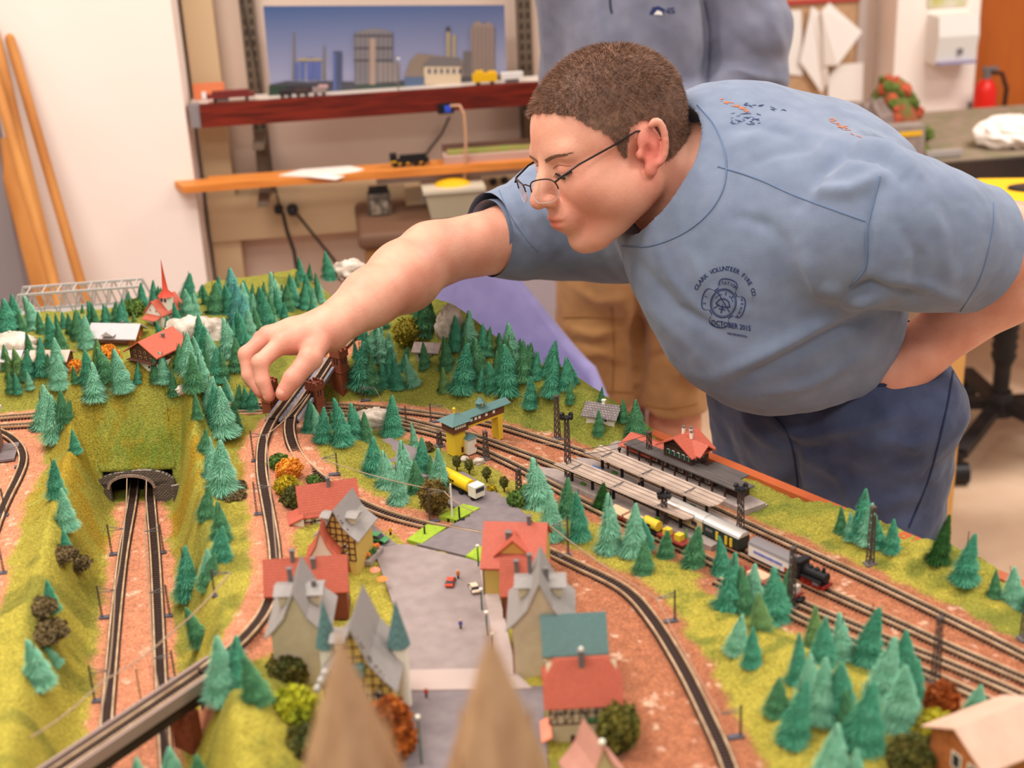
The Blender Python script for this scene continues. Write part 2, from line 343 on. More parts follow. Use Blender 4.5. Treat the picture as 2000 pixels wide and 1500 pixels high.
def tmat(name, bumpd):
    m = bpy.data.materials.new(name); m.use_nodes = True; nt = m.node_tree; b = nt.nodes['Principled BSDF']; L = nt.links.new
    b.inputs['Roughness'].default_value = .95; b.inputs['Specular IOR Level'].default_value = .1
    a = nt.nodes.new('ShaderNodeAttribute'); a.attribute_name = 'flock'; tc = nt.nodes.new('ShaderNodeTexCoord')
    n = nt.nodes.new('ShaderNodeTexNoise'); n.inputs['Scale'].default_value = 420; n.inputs['Detail'].default_value = 4; L(tc.outputs['Object'], n.inputs[0])
    mr = nt.nodes.new('ShaderNodeMapRange'); mr.inputs[1].default_value = .3; mr.inputs[2].default_value = .7; mr.inputs[3].default_value = .62; mr.inputs[4].default_value = 1.38; L(n.outputs[0], mr.inputs[0])
    vm = nt.nodes.new('ShaderNodeVectorMath'); vm.operation = 'SCALE'; L(a.outputs['Color'], vm.inputs[0]); L(mr.outputs[0], vm.inputs['Scale']); L(vm.outputs[0], b.inputs['Base Color'])
    n2_ = nt.nodes.new('ShaderNodeTexNoise'); n2_.inputs['Scale'].default_value = 600; n2_.inputs['Detail'].default_value = 5; L(tc.outputs['Object'], n2_.inputs[0])
    bp = nt.nodes.new('ShaderNodeBump'); bp.inputs['Distance'].default_value = bumpd; L(n2_.outputs[0], bp.inputs['Height']); L(bp.outputs[0], b.inputs['Normal']); return m
M_ground = tmat('flocked_ground', .0022)
idx = np.arange(NX*NY).reshape(NY, NX)
V = np.c_[GX.ravel(), GY.ravel(), (H+TZ).ravel()]; q = np.stack([idx[:-1, :-1], idx[:-1, 1:], idx[1:, 1:], idx[1:, :-1]], -1).reshape(-1, 4)
terr = npmesh('landscape', V, q, M_ground, attrs={'flock': col.reshape(-1, 3)})
tag(terr, kind='structure'); terr.name = 'terrain_ground'
# hill cap over the tunnel mouths (a shell on the same table, part of the same landscape)
cq = capmask[:-1, :-1] & capmask[:-1, 1:] & capmask[1:, 1:] & capmask[1:, :-1]
qq = q.reshape(NY-1, NX-1, 4)[cq]; u_, inv = np.unique(qq, return_inverse=True); qq = inv.reshape(-1, 4)
Vc = np.c_[GX.ravel()[u_], GY.ravel()[u_], (Hcap+TZ+.0007).ravel()[u_]]
cap = npmesh('hill_cap', Vc, qq, M_ground, parent=terr, attrs={'flock': colc.reshape(-1, 3)[u_]})
so = cap.modifiers.new('s', 'SOLIDIFY'); so.thickness = .002; so.offset = -1
# ---------------------------------------------------------------- table board round the landscape
M_edge = mat('edge_board', (186, 94, 54), .35, (164, 80, 44), 12, stretch=(1, 1, 1))
M_ply = mat('plywood', (190, 150, 105), .6, (170, 128, 84), 8)
tb = thing('layout_table', 'large wooden layout table with orange brown edge board carrying the model landscape', 'table', (-.1, 1.4, 0))
def LT(mb): mb.M = Matrix.Translation((.1, -1.4, 0)); return mb
def strip(a, b, w, z0, z1):
    a = np.array(a, float); b = np.array(b, float); d = (b-a)/np.linalg.norm(b-a); n = np.array((d[1], -d[0]))
    mb = LT(MB()); p = [(*a, z0), (*b, z0), (*(b+n*w), z0), (*(a+n*w), z0)]; t = [(x, y, z1) for x, y, _ in p]
    mb.add(p+t, [(3, 2, 1, 0), (4, 5, 6, 7), (0, 1, 5, 4), (1, 2, 6, 5), (2, 3, 7, 6), (3, 0, 4, 7)]); return mb
strip((xedge(Y1)+.001, Y1), (xedge(Y0)+.001, Y0), .014, TZ-.13, TZ+.006).build('edge_board', M_edge, tb)
strip((XL, Y1), (xedge(Y1)+.01, Y1), -.014, TZ-.13, TZ-.055).build('edge_board', M_edge, tb)
strip((XL, Y0), (xedge(Y0)+.01, Y0), .014, TZ-.13, TZ+.004).build('edge_board', M_edge, tb)
mb = LT(MB()); mb.add([(XL, Y0, TZ-.06), (xedge(Y0), Y0, TZ-.06), (xedge(Y1), Y1, TZ-.06), (XL, Y1, TZ-.06), (XL, Y0, TZ-.075), (xedge(Y0), Y0, TZ-.075), (xedge(Y1), Y1, TZ-.075), (XL, Y1, TZ-.075)],
  [(0, 1, 2, 3), (7, 6, 5, 4), (0, 4, 5, 1), (1, 5, 6, 2), (2, 6, 7, 3), (3, 7, 4, 0)]); mb.build('baseboard_panel', M_ply, tb)
for x, y in ((XL+.05, Y0+.05), (xedge(Y0)-.08, Y0+.05), (XL+.05, Y1-.05), (xedge(Y1)-.12, Y1-.05)):
    LT(MB()).box((x, y, (TZ-.075)/2), (.06, .06, TZ-.075)).build('leg', M_ply, tb)
# ---------------------------------------------------------------- tracks
M_rail = mat('rail_metal', (206, 176, 142), .4, (170, 138, 106), 60, metal=.25)
M_tie = mat('brown_sleepers', (66, 48, 42), .7)
GA = .009
def make_track(key, label, gauge=GA, bed=.0):
    pl = TRW[key]; seg = np.linalg.norm(np.diff(pl[:, :2], axis=0), axis=1); s = np.r_[0, np.cumsum(seg)]
    L = s[-1]; n = int(L/.006); si = np.linspace(0, L, n*1); X = np.stack([np.interp(si, s, pl[:, k]) for k in range(3)], 1)
    T = np.gradient(X[:, :2], axis=0); T /= np.linalg.norm(T, axis=1)[:, None]; N = np.c_[-T[:, 1], T[:, 0]]
    root = thing('railway_track', label, 'railway track', X[0]); off = X[0]
    mb = MB(); mb.M = Matrix.Translation(-Vector(off))
    for sd in (-1, 1):
        prof = [(-.0009, 0), (-.0009, .0024), (.0009, .0024), (.0009, 0)]; vv_ = []
        for i in range(len(X)):
            for a, z in prof: p = X[i, :2]+N[i]*(sd*gauge/2+a); vv_.append((p[0], p[1], X[i, 2]+z+.0004))
        mb.add(vv_, [(i*4+k, (i+1)*4+k, (i+1)*4+k+1, i*4+k+1) for i in range(len(X)-1) for k in range(3)])
    mb.build('rails', M_rail, root, fix=False)
    mb = MB(); mb.M = Matrix.Translation(-Vector(off)); m2 = int(L/.0044); si = np.linspace(0, L, m2)
    X2 = np.stack([np.interp(si, s, pl[:, k]) for k in range(3)], 1); T2 = np.gradient(X2[:, :2], axis=0); T2 /= np.linalg.norm(T2, axis=1)[:, None]
    for i in range(m2): mb.box((X2[i, 0], X2[i, 1], X2[i, 2]-.0008), (.0022, gauge*1.42, .0026), rz=math.atan2(T2[i, 1], T2[i, 0]))
    o = mb.build('sleepers', M_tie, root, fix=False); return root
make_track('tunnel_a', 'left one of the two straight tracks running out of the stone tunnel portal', .0098)
make_track('tunnel_b', 'right one of the two straight tracks running out of the stone tunnel portal', .0098)
make_track('left_main', 'curved track from the truss bridges down the left to the dark girder bridge', .0105)
make_track('town_loop', 'long curved track looping round the old town and over the level crossing', .0115)
make_track('yard_a', 'rear station track nearest the wooden table edge', .0095)
make_track('yard_b', 'station track carrying the steam train between the two platforms', .0095)
make_track('yard_c', 'front station track carrying the freight wagons', .0095)
make_track('siding', 'short front siding beside the fir wood at lower right', .0095)
make_track('left_loop', 'curved track at the left edge of the landscape beside the brick tower')
make_track('far_a', 'left track running up to the far corner under the reaching arm')
make_track('far_b', 'right track running up to the far corner under the reaching arm')
# ================================================================ the room
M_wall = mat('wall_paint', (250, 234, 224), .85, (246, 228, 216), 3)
M_wall2 = mat('shaded_wall_paint', (222, 196, 178), .85)  # darker copy of the wall paint, recess shade put into the colour
M_tan = mat('tan_trunking', (206, 176, 138), .7)
M_floor = mat('vinyl_floor', (226, 196, 166), .45, (208, 176, 146), 6, detail=8)
def st(o, name): o.name = name; tag(o, kind='structure'); return o
st(MB().box((.5, 2.4, -.02), (9, 8, .04)).build('floor', M_floor), 'floor')
WA = R(6.5); W0 = D(700, 300, 3.42)   # recess wall frame
def WP(px, py, off=0):  # pixel on a plane parallel to the wall, off towards the room
    n = np.array((math.sin(WA), -math.cos(WA), 0)); p0 = W0+n*off; d = ray(px, py); t = ((p0-CC)@n)/(d@n); return CC+d*t
WM = Matrix.Translation((W0[0], W0[1], 0)) @ Matrix.Rotation(WA, 4, 'Z')   # local: x along wall, -y into room, z up
WI = WM.inverted()
def wl(px, py, off=0): return WI @ Vector(WP(px, py, off))
def WB(): mb = MB(); mb.M = WM.copy(); return mb
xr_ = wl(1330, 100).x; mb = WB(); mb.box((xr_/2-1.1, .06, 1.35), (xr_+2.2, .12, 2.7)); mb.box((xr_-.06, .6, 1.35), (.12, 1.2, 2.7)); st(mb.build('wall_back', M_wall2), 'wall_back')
OFFC = .20
cx = wl(372, 300, OFFC).x
mb = WB(); mb.box((cx-1.6, -OFFC/2, 1.35), (3.2, OFFC, 2.7)); st(mb.build('wall_left', M_wall), 'wall_left')
# vertical trunking in the corner, conduit channel
a = wl(380, 200, .06).x; b = wl(437, 200, .06).x
WB().box(((a+b)/2, -.03, 1.35), (b-a, .06, 2.7)).build('trim_1', M_tan); st(bpy.data.objects['trim_1'], 'trim_1')
# tan skirting duct under the lower shelf
z1 = wl(560, 378, .07).z; z0 = wl(560, 462, .07).z; xr = wl(1100, 400, .07).x
st(WB().box(((a+xr)/2, -.035, (z0+z1)/2), (xr-a, .07, z1-z0)).build('trim_2', M_tan), 'trim_2')
# lower part of wall: pipe cover on the left edge (grey upright + white paper)
M_grey = mat('grey_upright', (140, 130, 132), .6)
gx = wl(15, 400, OFFC+.05).x
# ---- grey door frame at the far left
st(WB().box((gx-.03, -OFFC-.03, 1.1), (.07, .06, 2.2)).build('trim_3', M_grey), 'trim_3')
lp = tag(WB().box((gx-.165, -OFFC-.006, .75), (.2, .004, .5)).build('wall_poster', mat('poster_white', (238, 232, 230), .8, (190, 195, 220), 60)), 'white printed paper hanging at the left edge beside the grey upright', 'paper')
# ---- long wooden sticks leaning on the left wall
M_stick = mat('raw_timber', (206, 140, 72), .55, (178, 112, 52), 14, stretch=(1, 1, .15))
def stick(p0, p1, r0, r1, label, flat=False):
    a_ = Vector(WP(*p0)); b_ = Vector(WP(*p1)); d_ = (a_-b_)
    k_ = b_.z/(b_.z-a_.z) if False else None
    e = a_+(a_-b_)*((a_.z)/(b_.z-a_.z)); # extend down to floor
    o = thing('timber_pole', label, 'wooden pole', e, group='timber poles leaning on the left wall')
    mb = MB(); mb.M = Matrix.Translation(-e)
    if flat: mb.bar(e, b_, .05, .014)
    else: mb.cyl(e, b_, r1, r0, 14)
    if flat: mb.build('shaft', M_stick, o)
    else:
        mb.build('shaft', M_stick, o); m2 = MB(); m2.M = Matrix.Translation(-e); m2.ell(b_, (r0, r0, r0*1.3)); m2.build('rounded_end', M_stick, o)
stick((160, 560, OFFC+.16), (20, 78, OFFC+.022), .0105, .0125, 'wooden pole leaning on the left wall, rightmost of the leaning poles')
stick((110, 575, OFFC+.18), (-14, 60, OFFC+.03), .013, .0145, 'wooden pole leaning on the left wall, second from the right')
stick((118, 600, OFFC+.30), (-22, 110, OFFC+.12), .011, .013, 'slim wooden pole crossing in front of the other leaning poles')
stick((85, 560, OFFC+.12), (8, 270, OFFC+.02), .012, .012, 'flat pointed wooden board leaning behind the poles', True)
# ---------------------------------------------------------------- slotted uprights and brackets
M_metal = mat('bracket_metal', (120, 104, 88), .45, metal=.4); M_slot = mat('slot_dark', (58, 46, 40), .8)
def upright(px, label, brackets):
    top = wl(px, 0, .03); o = thing('slotted_shelf_upright', label, 'shelf upright', WM @ Vector((top.x, -.015, .3)), rz=WA, group='slotted shelf uprights'); o.location.z = wl(510, 385, .03).z
    Z0_ = o.location.z; MB().box((0, 0, 1.15-Z0_/2), (.034, .03, 2.3-Z0_)).build('rail', M_metal, o)
    mb = MB(); rng = random.Random(4)
    for i in range(60):
        for s in (-.008, .008): mb.box((s, -.0155, .05+i*.024), (.006, .002, .014))
    mb.build('slots', M_slot, o)
    for z, L in [(z_-Z0_, L_) for z_, L_ in brackets]:
        b_ = MB(); b_.prism([(-.015, z-.012), (-L, z-.012), (-L, z-.022), (-.06, z-.035), (-.035, z-.07), (-.03, z-.15), (-.015, z-.15)], -.012, .012, 'x')
        b_.build('bracket', M_metal, o)
    return o
ps1 = wl(700, 215, .19); ps2 = wl(700, 362, .255)
upright(480, 'slotted metal shelf upright left of the industrial poster', [(ps1.z-.05, .185), (ps2.z-.012, .24)])
upright(1023, 'slotted metal shelf upright right of the industrial poster', [(ps1.z-.05, .185), (ps2.z-.012, .24)])
# ---------------------------------------------------------------- upper shelf, mahogany front
M_maho = mat('mahogany_laminate', (128, 40, 26), .4, (72, 22, 16), 9, stretch=(1.2, 8, 14), lo=.35, hi=.7)
M_board = mat('shelf_white', (205, 190, 178), .6)
OF1 = .19
l = wl(372, 228, OF1); r = wl(1150, 180, OF1); zt = wl(390, 205, OF1).z; zb = wl(390, 250, OF1).z
SHT = zt
sh = thing('wall_shelf', 'upper wall shelf with dark red mahogany front board', 'shelf', WM @ Vector((l.x, 0, zt)), rz=WA)
w = r.x-l.x
MB().box((w/2, -OF1+.05, -.010), (w, .08, .016)).build('board', M_board, sh)
xa = wl(392, 228, OF1).x-l.x
MB().box(((w+xa)/2, -OF1+.006, (zb-zt)/2), (w-xa, .014, zt-zb)).build('front_board', M_maho, sh)
MB().box((xa/2-.002, -OF1+.02, (zb-zt)/2), (xa, .03, zt-zb)).build('end_cap', M_grey, sh)
# socket box on the front board
q_ = wl(873, 210, OF1); ob = thing('socket_box', 'small black socket box with blue plug on the red shelf front', 'socket', WM @ Vector((q_.x, -OF1-.001, q_.z)), rz=WA)
M_blk = mat('black_plastic', (30, 28, 30), .45); M_blu = mat('blue_plastic', (60, 90, 210), .4); M_wht = mat('white_plastic', (232, 226, 220), .45)
MB().box((-.004, -.007, 0), (.036, .014, .022)).build('housing', M_blk, ob); MB().box((0, -.02, .001), (.014, .014, .012)).build('plug', M_blu, ob)
cb = tag(MB().tube([WP(880, 207, OF1+.03), WP(898, 206, OF1+.04), WP(906, 222, OF1+.045), WP(910, 270, OF1+.05), WP(908, 330, OF1+.055), WP(906, 372, OF1+.05), WP(907, 384, OF1+.04)], .0035, 8).build('hanging_cable', mat('tan_cable', (196, 150, 118), .5)), 'tan cable hanging from the blue plug past the lower shelf', 'cable')
tag(MB().tube([WP(470, 0, .04), WP(492, 90, .03), WP(508, 170, .03), WP(520, 260, .02), WP(533, 350, .02), WP(546, 402, .10)], .0028, 6).build('wall_cable', mat('dark_cable', (70, 56, 50), .6)), 'thin dark cable running down the wall left of the poster', 'cable')
tag(MB().tube([WP(878, 228, .01), WP(862, 262, .01), WP(840, 290, .01), WP(825, 312, .02), WP(812, 345, .02), WP(806, 380, .02), WP(785, 405, .02), WP(778, 430, .02)], .0028, 6).build('wall_cable', mat('dark_cable', (70, 56, 50), .6)), 'thin dark cable curling down the wall behind the black locomotive', 'cable')
# ---------------------------------------------------------------- lower shelf, raw orange board
M_oran = mat('orange_board', (226, 142, 66), .5, (206, 120, 50), 10, stretch=(1, 10, 10))
OF2 = OFFC+.055
l2 = wl(338, 378, OF2); r2 = wl(1150, 312, OF2); zt2 = wl(520, 352, OF2).z
SH2T = zt2
s2 = thing('wall_shelf', 'lower wall shelf, a plain orange wood board reaching over the left wall', 'shelf', WM @ Vector((l2.x, 0, zt2)), rz=WA)
mb = MB(); w2 = r2.x-l2.x
mb.prism([(0, -OFFC-.001), (.022, -OF2), (w2, -OF2), (w2, -OF2+.075), (cx-l2.x+.03, -OF2+.075), (cx-l2.x+.03, -OFFC-.001)], -.016, 0, 'z'); mb.build('board', M_oran, s2)
MB().box((w2/2+.2, -OF2+.05, -.028), (w2-.5, .02, .022)).build('support_rail', M_board, s2)
pm = WB(); x1 = wl(545, 352, OF2-.02).x; x2 = wl(712, 340, OF2-.02).x
pm.add([(x1, -OF2+.03, zt2+.002), (x1+.07, -OF2-.008, zt2+.003), ((x1+x2)/2+.03, -OF2-.014, zt2-.006), (x2, -OF2+.03, zt2+.002), (x2-.03, -OF2+.07, zt2+.002), (x1+.05, -OF2+.07, zt2+.002)], [(0, 1, 2, 3, 4, 5)])
o = tag(pm.build('paper_sheet', mat('paper', (240, 226, 216), .8)), 'white sheets of paper lying on the orange shelf board', 'paper'); so = o.modifiers.new('s', 'SOLIDIFY'); so.thickness = .002
# ---------------------------------------------------------------- industrial backdrop poster (flat print)
po = [wl(514, 12, .125), wl(985, 10, .125), wl(990, 168, .125), wl(530, 195, .125)]
ps = thing('backdrop_poster', 'panoramic poster of a grey and blue factory skyline behind the shelf', 'poster', WM @ po[3], rz=WA)
pmt = bpy.data.materials.new('poster_sky'); pmt.use_nodes = True; nt = pmt.node_tree; bs = nt.nodes['Principled BSDF']; bs.inputs['Roughness'].default_value = .35
tc = nt.nodes.new('ShaderNodeTexCoord'); sp = nt.nodes.new('ShaderNodeSeparateXYZ'); rp = nt.nodes.new('ShaderNodeValToRGB'); nt.links.new(tc.outputs['Generated'], sp.inputs[0]); nt.links.new(sp.outputs[2], rp.inputs[0]); nt.links.new(rp.outputs[0], bs.inputs['Base Color'])
rp.color_ramp.elements[0].color = lin((150, 150, 178)); rp.color_ramp.elements[1].color = lin((62, 88, 136)); rp.color_ramp.elements[0].position = .25; rp.color_ramp.elements[1].position = 1
o0 = po[3]
def pl_(px, py, off=.127): v_ = wl(px, py, off)-o0; return (v_.x, v_.y, v_.z)
mb = MB(); c4 = [Vector(p)-o0 for p in po]; mb.quad(c4[3], c4[2], c4[1], c4[0], .0015); mb.build('sheet', pmt, ps)
PC = {}
def printed(pts, c, k, mname):
    m_ = mat(mname, c, .4); mb_ = PC.setdefault((mname, k), (MB(), m_))[0]; mb_.add([pl_(x, y, .1265+k*.0004) for x, y in pts], [tuple(range(len(pts)))])
def rect(x0, y0, x1, y1, c, k, m): printed([(x0, y1), (x1, y1), (x1, y0), (x0, y0)], c, k, m)
printed([(524, 195), (990, 168), (988, 145), (960, 148), (900, 150), (840, 150), (780, 158), (700, 160), (640, 158), (600, 160), (560, 158), (526, 165)], (78, 76, 82), 1, 'print_dark')
printed([(693, 165), (767, 160), (765, 64), (755, 58), (728, 55), (702, 60), (691, 68)], (128, 122, 124), 2, 'print_gasholder')
for yy in (68, 92, 116): rect(691, yy, 767, yy+4, (88, 84, 90), 3, 'print_steel')
for xx in range(694, 768, 9): rect(xx, 62, xx+1.5, 160, (98, 94, 98), 3, 'print_steel')
rect(722, 75, 733, 165, (170, 145, 130), 4, 'print_column'); printed([(571, 155), (577, 155), (575, 62), (573, 62)], (120, 110, 96), 2, 'print_pipe'); printed([(630, 155), (636, 155), (634, 88), (632, 88)], (140, 120, 96), 2, 'print_pipe')
for x0, x1, yt in ((575, 582, 122), (586, 594, 120), (600, 612, 112), (614, 626, 116)): rect(x0, yt, x1, 155, (92, 104, 160), 3, 'print_blue')
rect(582, 114, 628, 119, (170, 150, 110), 4, 'print_tan'); rect(651, 100, 668, 185, (78, 84, 110), 3, 'print_bluegrey'); rect(651, 105, 656, 185, (72, 96, 168), 4, 'print_blue')
printed([(921, 140), (967, 138), (964, 50), (955, 42), (945, 48), (935, 40), (925, 45), (919, 56)], (150, 130, 120), 2, 'print_silo')
for xx in range(924, 966, 8): rect(xx, 52, xx+2, 138, (122, 108, 104), 3, 'print_silo_line')
rect(872, 60, 879, 112, (150, 126, 112), 2, 'print_tan'); rect(884, 68, 890, 115, (140, 118, 108), 2, 'print_tan'); rect(871, 52, 879, 62, (56, 60, 74), 3, 'print_dark')
printed([(790, 150), (800, 120), (815, 104), (850, 108), (880, 112), (905, 118), (910, 150)], (142, 124, 110), 2, 'print_roofs')
rect(738, 122, 780, 160, (146, 134, 130), 3, 'print_blocks'); rect(905, 100, 921, 150, (112, 104, 104), 2, 'print_grey')
printed([(824, 130), (840, 112), (896, 112), (904, 130)], (120, 112, 112), 5, 'print_roof'); rect(828, 128, 900, 165, (212, 190, 160), 4, 'print_house')
for xx in range(836, 898, 12): rect(xx, 134, xx+5, 144, (96, 96, 112), 5, 'print_bluegrey')
rect(560, 168, 620, 184, (58, 50, 54), 4, 'print_train'); rect(622, 165, 640, 172, (210, 160, 160), 4, 'print_pink'); rect(790, 150, 830, 175, (92, 108, 136), 4, 'print_shed'); rect(525, 168, 560, 192, (48, 66, 52), 4, 'print_tree'); rect(700, 165, 790, 182, (70, 82, 74), 3, 'print_tree2')
for (mname, k), (mb_, m_) in PC.items(): mb_.build('printed_'+mname[6:], m_, ps, fix=False)
# ---------------------------------------------------------------- right part of the room lies deeper
W0 = D(1700, 150, 4.75); WM = Matrix.Translation((W0[0], W0[1], 0)) @ Matrix.Rotation(WA, 4, 'Z'); WI = WM.inverted()
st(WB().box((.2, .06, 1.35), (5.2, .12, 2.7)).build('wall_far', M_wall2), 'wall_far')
M_cork = mat('cork_board', (206, 168, 132), .8, (196, 156, 118), 60); M_red = mat('red_trim', (196, 70, 66), .5); M_lit = mat('column_paint', (250, 236, 226), .8)
OB = .02
cb_ = thing('notice_board', 'tan notice board with red top rail and pinned papers hanging on it', 'notice board', WM @ wl(1600, 200, OB), rz=WA); q0 = wl(1600, 200, OB)
def rel(px, py, off=OB): v_ = wl(px, py, off)-q0; return v_
x0, x1 = rel(1500, 100).x, rel(1672, 100).x; z0_, z1_ = rel(1600, 215).z, rel(1600, -30).z
MB().box(((x0+x1)/2, 0, (z0_+z1_)/2), (x1-x0, .015, z1_-z0_)).build('cork_panel', M_cork, cb_)
MB().box(((x0+x1)/2, -.012, rel(1600, 0).z), (x1-x0, .015, .012)).build('top_rail', M_red, cb_)
MB().box((x1+.012, -.004, (z0_+z1_)/2), (.03, .025, z1_-z0_)).build('side_frame', mat('alu_frame', (200, 184, 176), .4), cb_)
M_paper = mat('white_paper', (252, 246, 240), .8)
def sheet(pts, label, off):
    ws = [WM @ wl(x, y, off+o_) for x, y, o_ in pts]; c_ = sum(ws, Vector())/len(ws)
    mb = MB(); mb.add([w_-c_ for w_ in ws], [tuple(range(len(ws)))]); o = mb.build('paper_sheet', M_paper); o.location = c_
    so = o.modifiers.new('s', 'SOLIDIFY'); so.thickness = .0012
    return tag(o, label, 'paper', 'papers pinned on the notice board')
sheet([(1535, 145, 0), (1568, 148, 0), (1565, 20, 0), (1545, 20, 0)], 'narrow paper at the left side of the notice board', .035)
sheet([(1562, 120, 0), (1605, 182, 0), (1618, 160, .02), (1612, 30, 0), (1585, 12, 0)], 'long curled paper sagging down the notice board', .05)
sheet([(1610, 128, 0), (1636, 128, .02), (1684, 62, .03), (1620, 5, 0), (1605, 20, 0)], 'square paper hanging tilted on one corner of the notice board', .07)
sheet([(1617, 200, 0), (1684, 198, 0), (1686, 122, 0), (1640, 126, 0), (1617, 150, 0)], 'small white paper below the tilted sheet on the notice board', .04)
# bright pillar, dispenser, door
OP = .18
xa, xb = wl(1748, 100, OP).x, wl(1908, 100, OP).x
st(WB().box(((xa+xb)/2, -OP/2, 1.35), (xb-xa, OP, 2.7)).build('wall_right', M_lit), 'wall_right')
M_door = mat('door_veneer', (184, 98, 36), .5, (168, 84, 28), 8, stretch=(1, 1, .2))
xd = wl(1990, 100, .3).x
st(WB().box((xb+.55, -.12, 1.05), (1.1, .05, 2.1)).build('door_1', M_door), 'door_1')
q0 = wl(1845, 100, OP); dsp = thing('paper_dispenser', 'white paper dispenser mounted on the bright pillar', 'dispenser', WM @ q0, rz=WA)
wq = wl(1885, 60, OP).x-wl(1808, 60, OP).x; hz = wl(1845, 25, OP).z-wl(1845, 118, OP).z
mb = MB(); mb.prism([(0, hz/2), (-.09, hz/2), (-.10, hz*.1), (-.08, -hz/2), (0, -hz/2)], -wq/2, wq/2, 'x'); dz = wl(1845, 71, OP).z-q0.z; mb2 = mb
ob = mb.build('housing', M_wht, dsp); ob.location = (0, 0, dz)
MB().box((0, -.06, dz-hz/2+.008), (wq*.95, .09, .008)).build('paper_slot', mat('bluegrey', (150, 140, 170), .5), dsp); MB().box((.01, -.092, dz-hz*.22), (.018, .004, .018)).build('lock', mat('lock_grey', (120, 110, 115), .5), dsp)
tag(WB().box((wl(1850, -10, OP).x, -OP-.004, wl(1850, 0, OP).z+.035), (.13, .006, .11)).build('wall_notice', mat('notice_print', (214, 206, 190), .6, (190, 180, 90), 25)), 'small colourful notice above the paper dispenser, cut by the top of the picture', 'notice')
# ================================================================ bottle-brush firs
def fir_mesh(seed, n=5200, lean=0., bulge=1.):
    rs = np.random.RandomState(seed); # unit height, radius ~.27
    z = rs.rand(n)**1.0*.93+.05; prof = .31*np.clip((1.0-z)*1.08, 0, 1)**.85*(.9+.16*np.sin(z*23+seed)*(1-z))*bulge+.012
    prof = np.where(z < .16, prof*(.72+z*1.75), prof)
    a = rs.rand(n)*2*math.pi+z*40; up = .02+.28*rs.rand(n); L = prof*(.70+.45*rs.rand(n)**.8)
    V = np.zeros((n, 4, 3)); ca, sa = np.cos(a), np.sin(a); w = .0042+.003*rs.rand(n)
    V[:, 0] = np.c_[ca*.01, sa*.01, z]; tip = np.c_[ca*L, sa*L, z-.06*L/.2+up*L*.35]
    mid = V[:, 0]*.45+tip*.55
    V[:, 1] = mid+np.c_[-sa*w, ca*w, 0*w+.003]; V[:, 2] = tip; V[:, 3] = mid+np.c_[sa*w, -ca*w, 0*w-.003]
    V = V.reshape(-1, 3); F_ = np.arange(4*n).reshape(n, 4)
    # inner body gives the brush its density
    m, k = 10, 12; zz = np.linspace(.06, .97, m); r = .165*np.clip((1-zz)*1.05, 0, 1)**.85*bulge; r[0] *= .6
    tt = np.linspace(0, 2*math.pi, k, endpoint=False); B = np.stack([np.outer(r, np.cos(tt)), np.outer(r, np.sin(tt)), np.outer(zz, np.ones(k))], -1).reshape(-1, 3)
    bf = [(i*k+j, i*k+(j+1) % k, (i+1)*k+(j+1) % k, (i+1)*k+j) for i in range(m-1) for j in range(k)]
    V = np.r_[V, B]; F_ = np.r_[F_, np.array(bf)+4*n]
    V[:, 0] += lean*V[:, 2]**2*.3
    return V, F_
def firmat(name, c, c2):
    m = mat(name, c, .75, c2, 6, lo=.3, hi=.7, spec=.15); return m
FM = {'mint': firmat('fir_mint', (122, 190, 154), (158, 212, 180)), 'teal': firmat('fir_teal', (70, 154, 120), (104, 178, 142)), 'green': firmat('fir_green', (78, 138, 94), (106, 162, 114)),
      'olive': firmat('fir_olive', (112, 152, 92), (136, 170, 104)), 'dark': firmat('fir_dark', (44, 88, 42), (62, 104, 50)), 'blue': firmat('fir_blue', (94, 172, 160), (124, 192, 178))}
M_wire = mat('twisted_wire', (74, 66, 50), .5, metal=.3)
FMESH = {}; trunkme = None
for c_, m_ in FM.items():
    for sd in range(3):
        V_, F_ = fir_mesh(sd*7+len(c_), 5200, bulge=(1, .85, 1.1)[sd], lean=(0, .3, -.3)[sd])
        o_ = npmesh('foliage', V_, F_, m_, smooth=False); FMESH[(c_, sd)] = o_.data; bpy.data.objects.remove(o_)
o_ = MB().cyl((0, 0, -.03), (0, 0, 1.0), .012, .006, 6).build('trunk', M_wire); trunkme = o_.data; bpy.data.objects.remove(o_)
CN = {'mint': 'pale mint', 'teal': 'bright teal', 'green': 'mid green', 'olive': 'olive green', 'dark': 'dark green', 'blue': 'blue green'}
FIRS = []   # px, py(base), height px, colour, lean(deg, + = top to the right), zone
def firs(zone, txt):
    for r in txt.strip().split(';'):
        t = r.split()
        if len(t) < 3: continue
        FIRS.append((float(t[0]), float(t[1]), float(t[2]), {'m': 'mint', 't': 'teal', 'g': 'green', 'o': 'olive', 'd': 'dark', 'b': 'blue'}[t[3]] if len(t) > 3 else 'mint', float(t[4]) if len(t) > 4 else 0, zone))
Z_A = 'before the grey truss bridge at far left'
firs(Z_A, '''14 655 64 t -4;28 632 52 t;42 648 40 g;66 640 58 m -3;58 700 50 g;80 650 40 g;100 672 52 t 3;118 680 46 g;112 642 30 t;95 640 28 g;125 640 30 t;138 650 36 g -3;148 660 50 g -2;155 640 34 t;168 676 58 m;160 612 18 g;180 632 42 t;188 638 44 g -4;205 632 36 t;213 630 32 g;236 634 40 t;240 632 46 t;248 606 36 t;278 606 50 t;262 628 20 o;224 624 34 g''')
firs('beside the small red steepled chapel', '''300 598 46 t;310 598 38 g;317 590 28 g;338 578 28 t;363 596 60 t 5;368 618 52 m -2;380 614 40 m;345 640 48 t;352 622 32 g;312 662 36 t -5;330 660 42 t;418 612 56 g;392 580 22 t;402 594 36 g;425 582 40 t''')
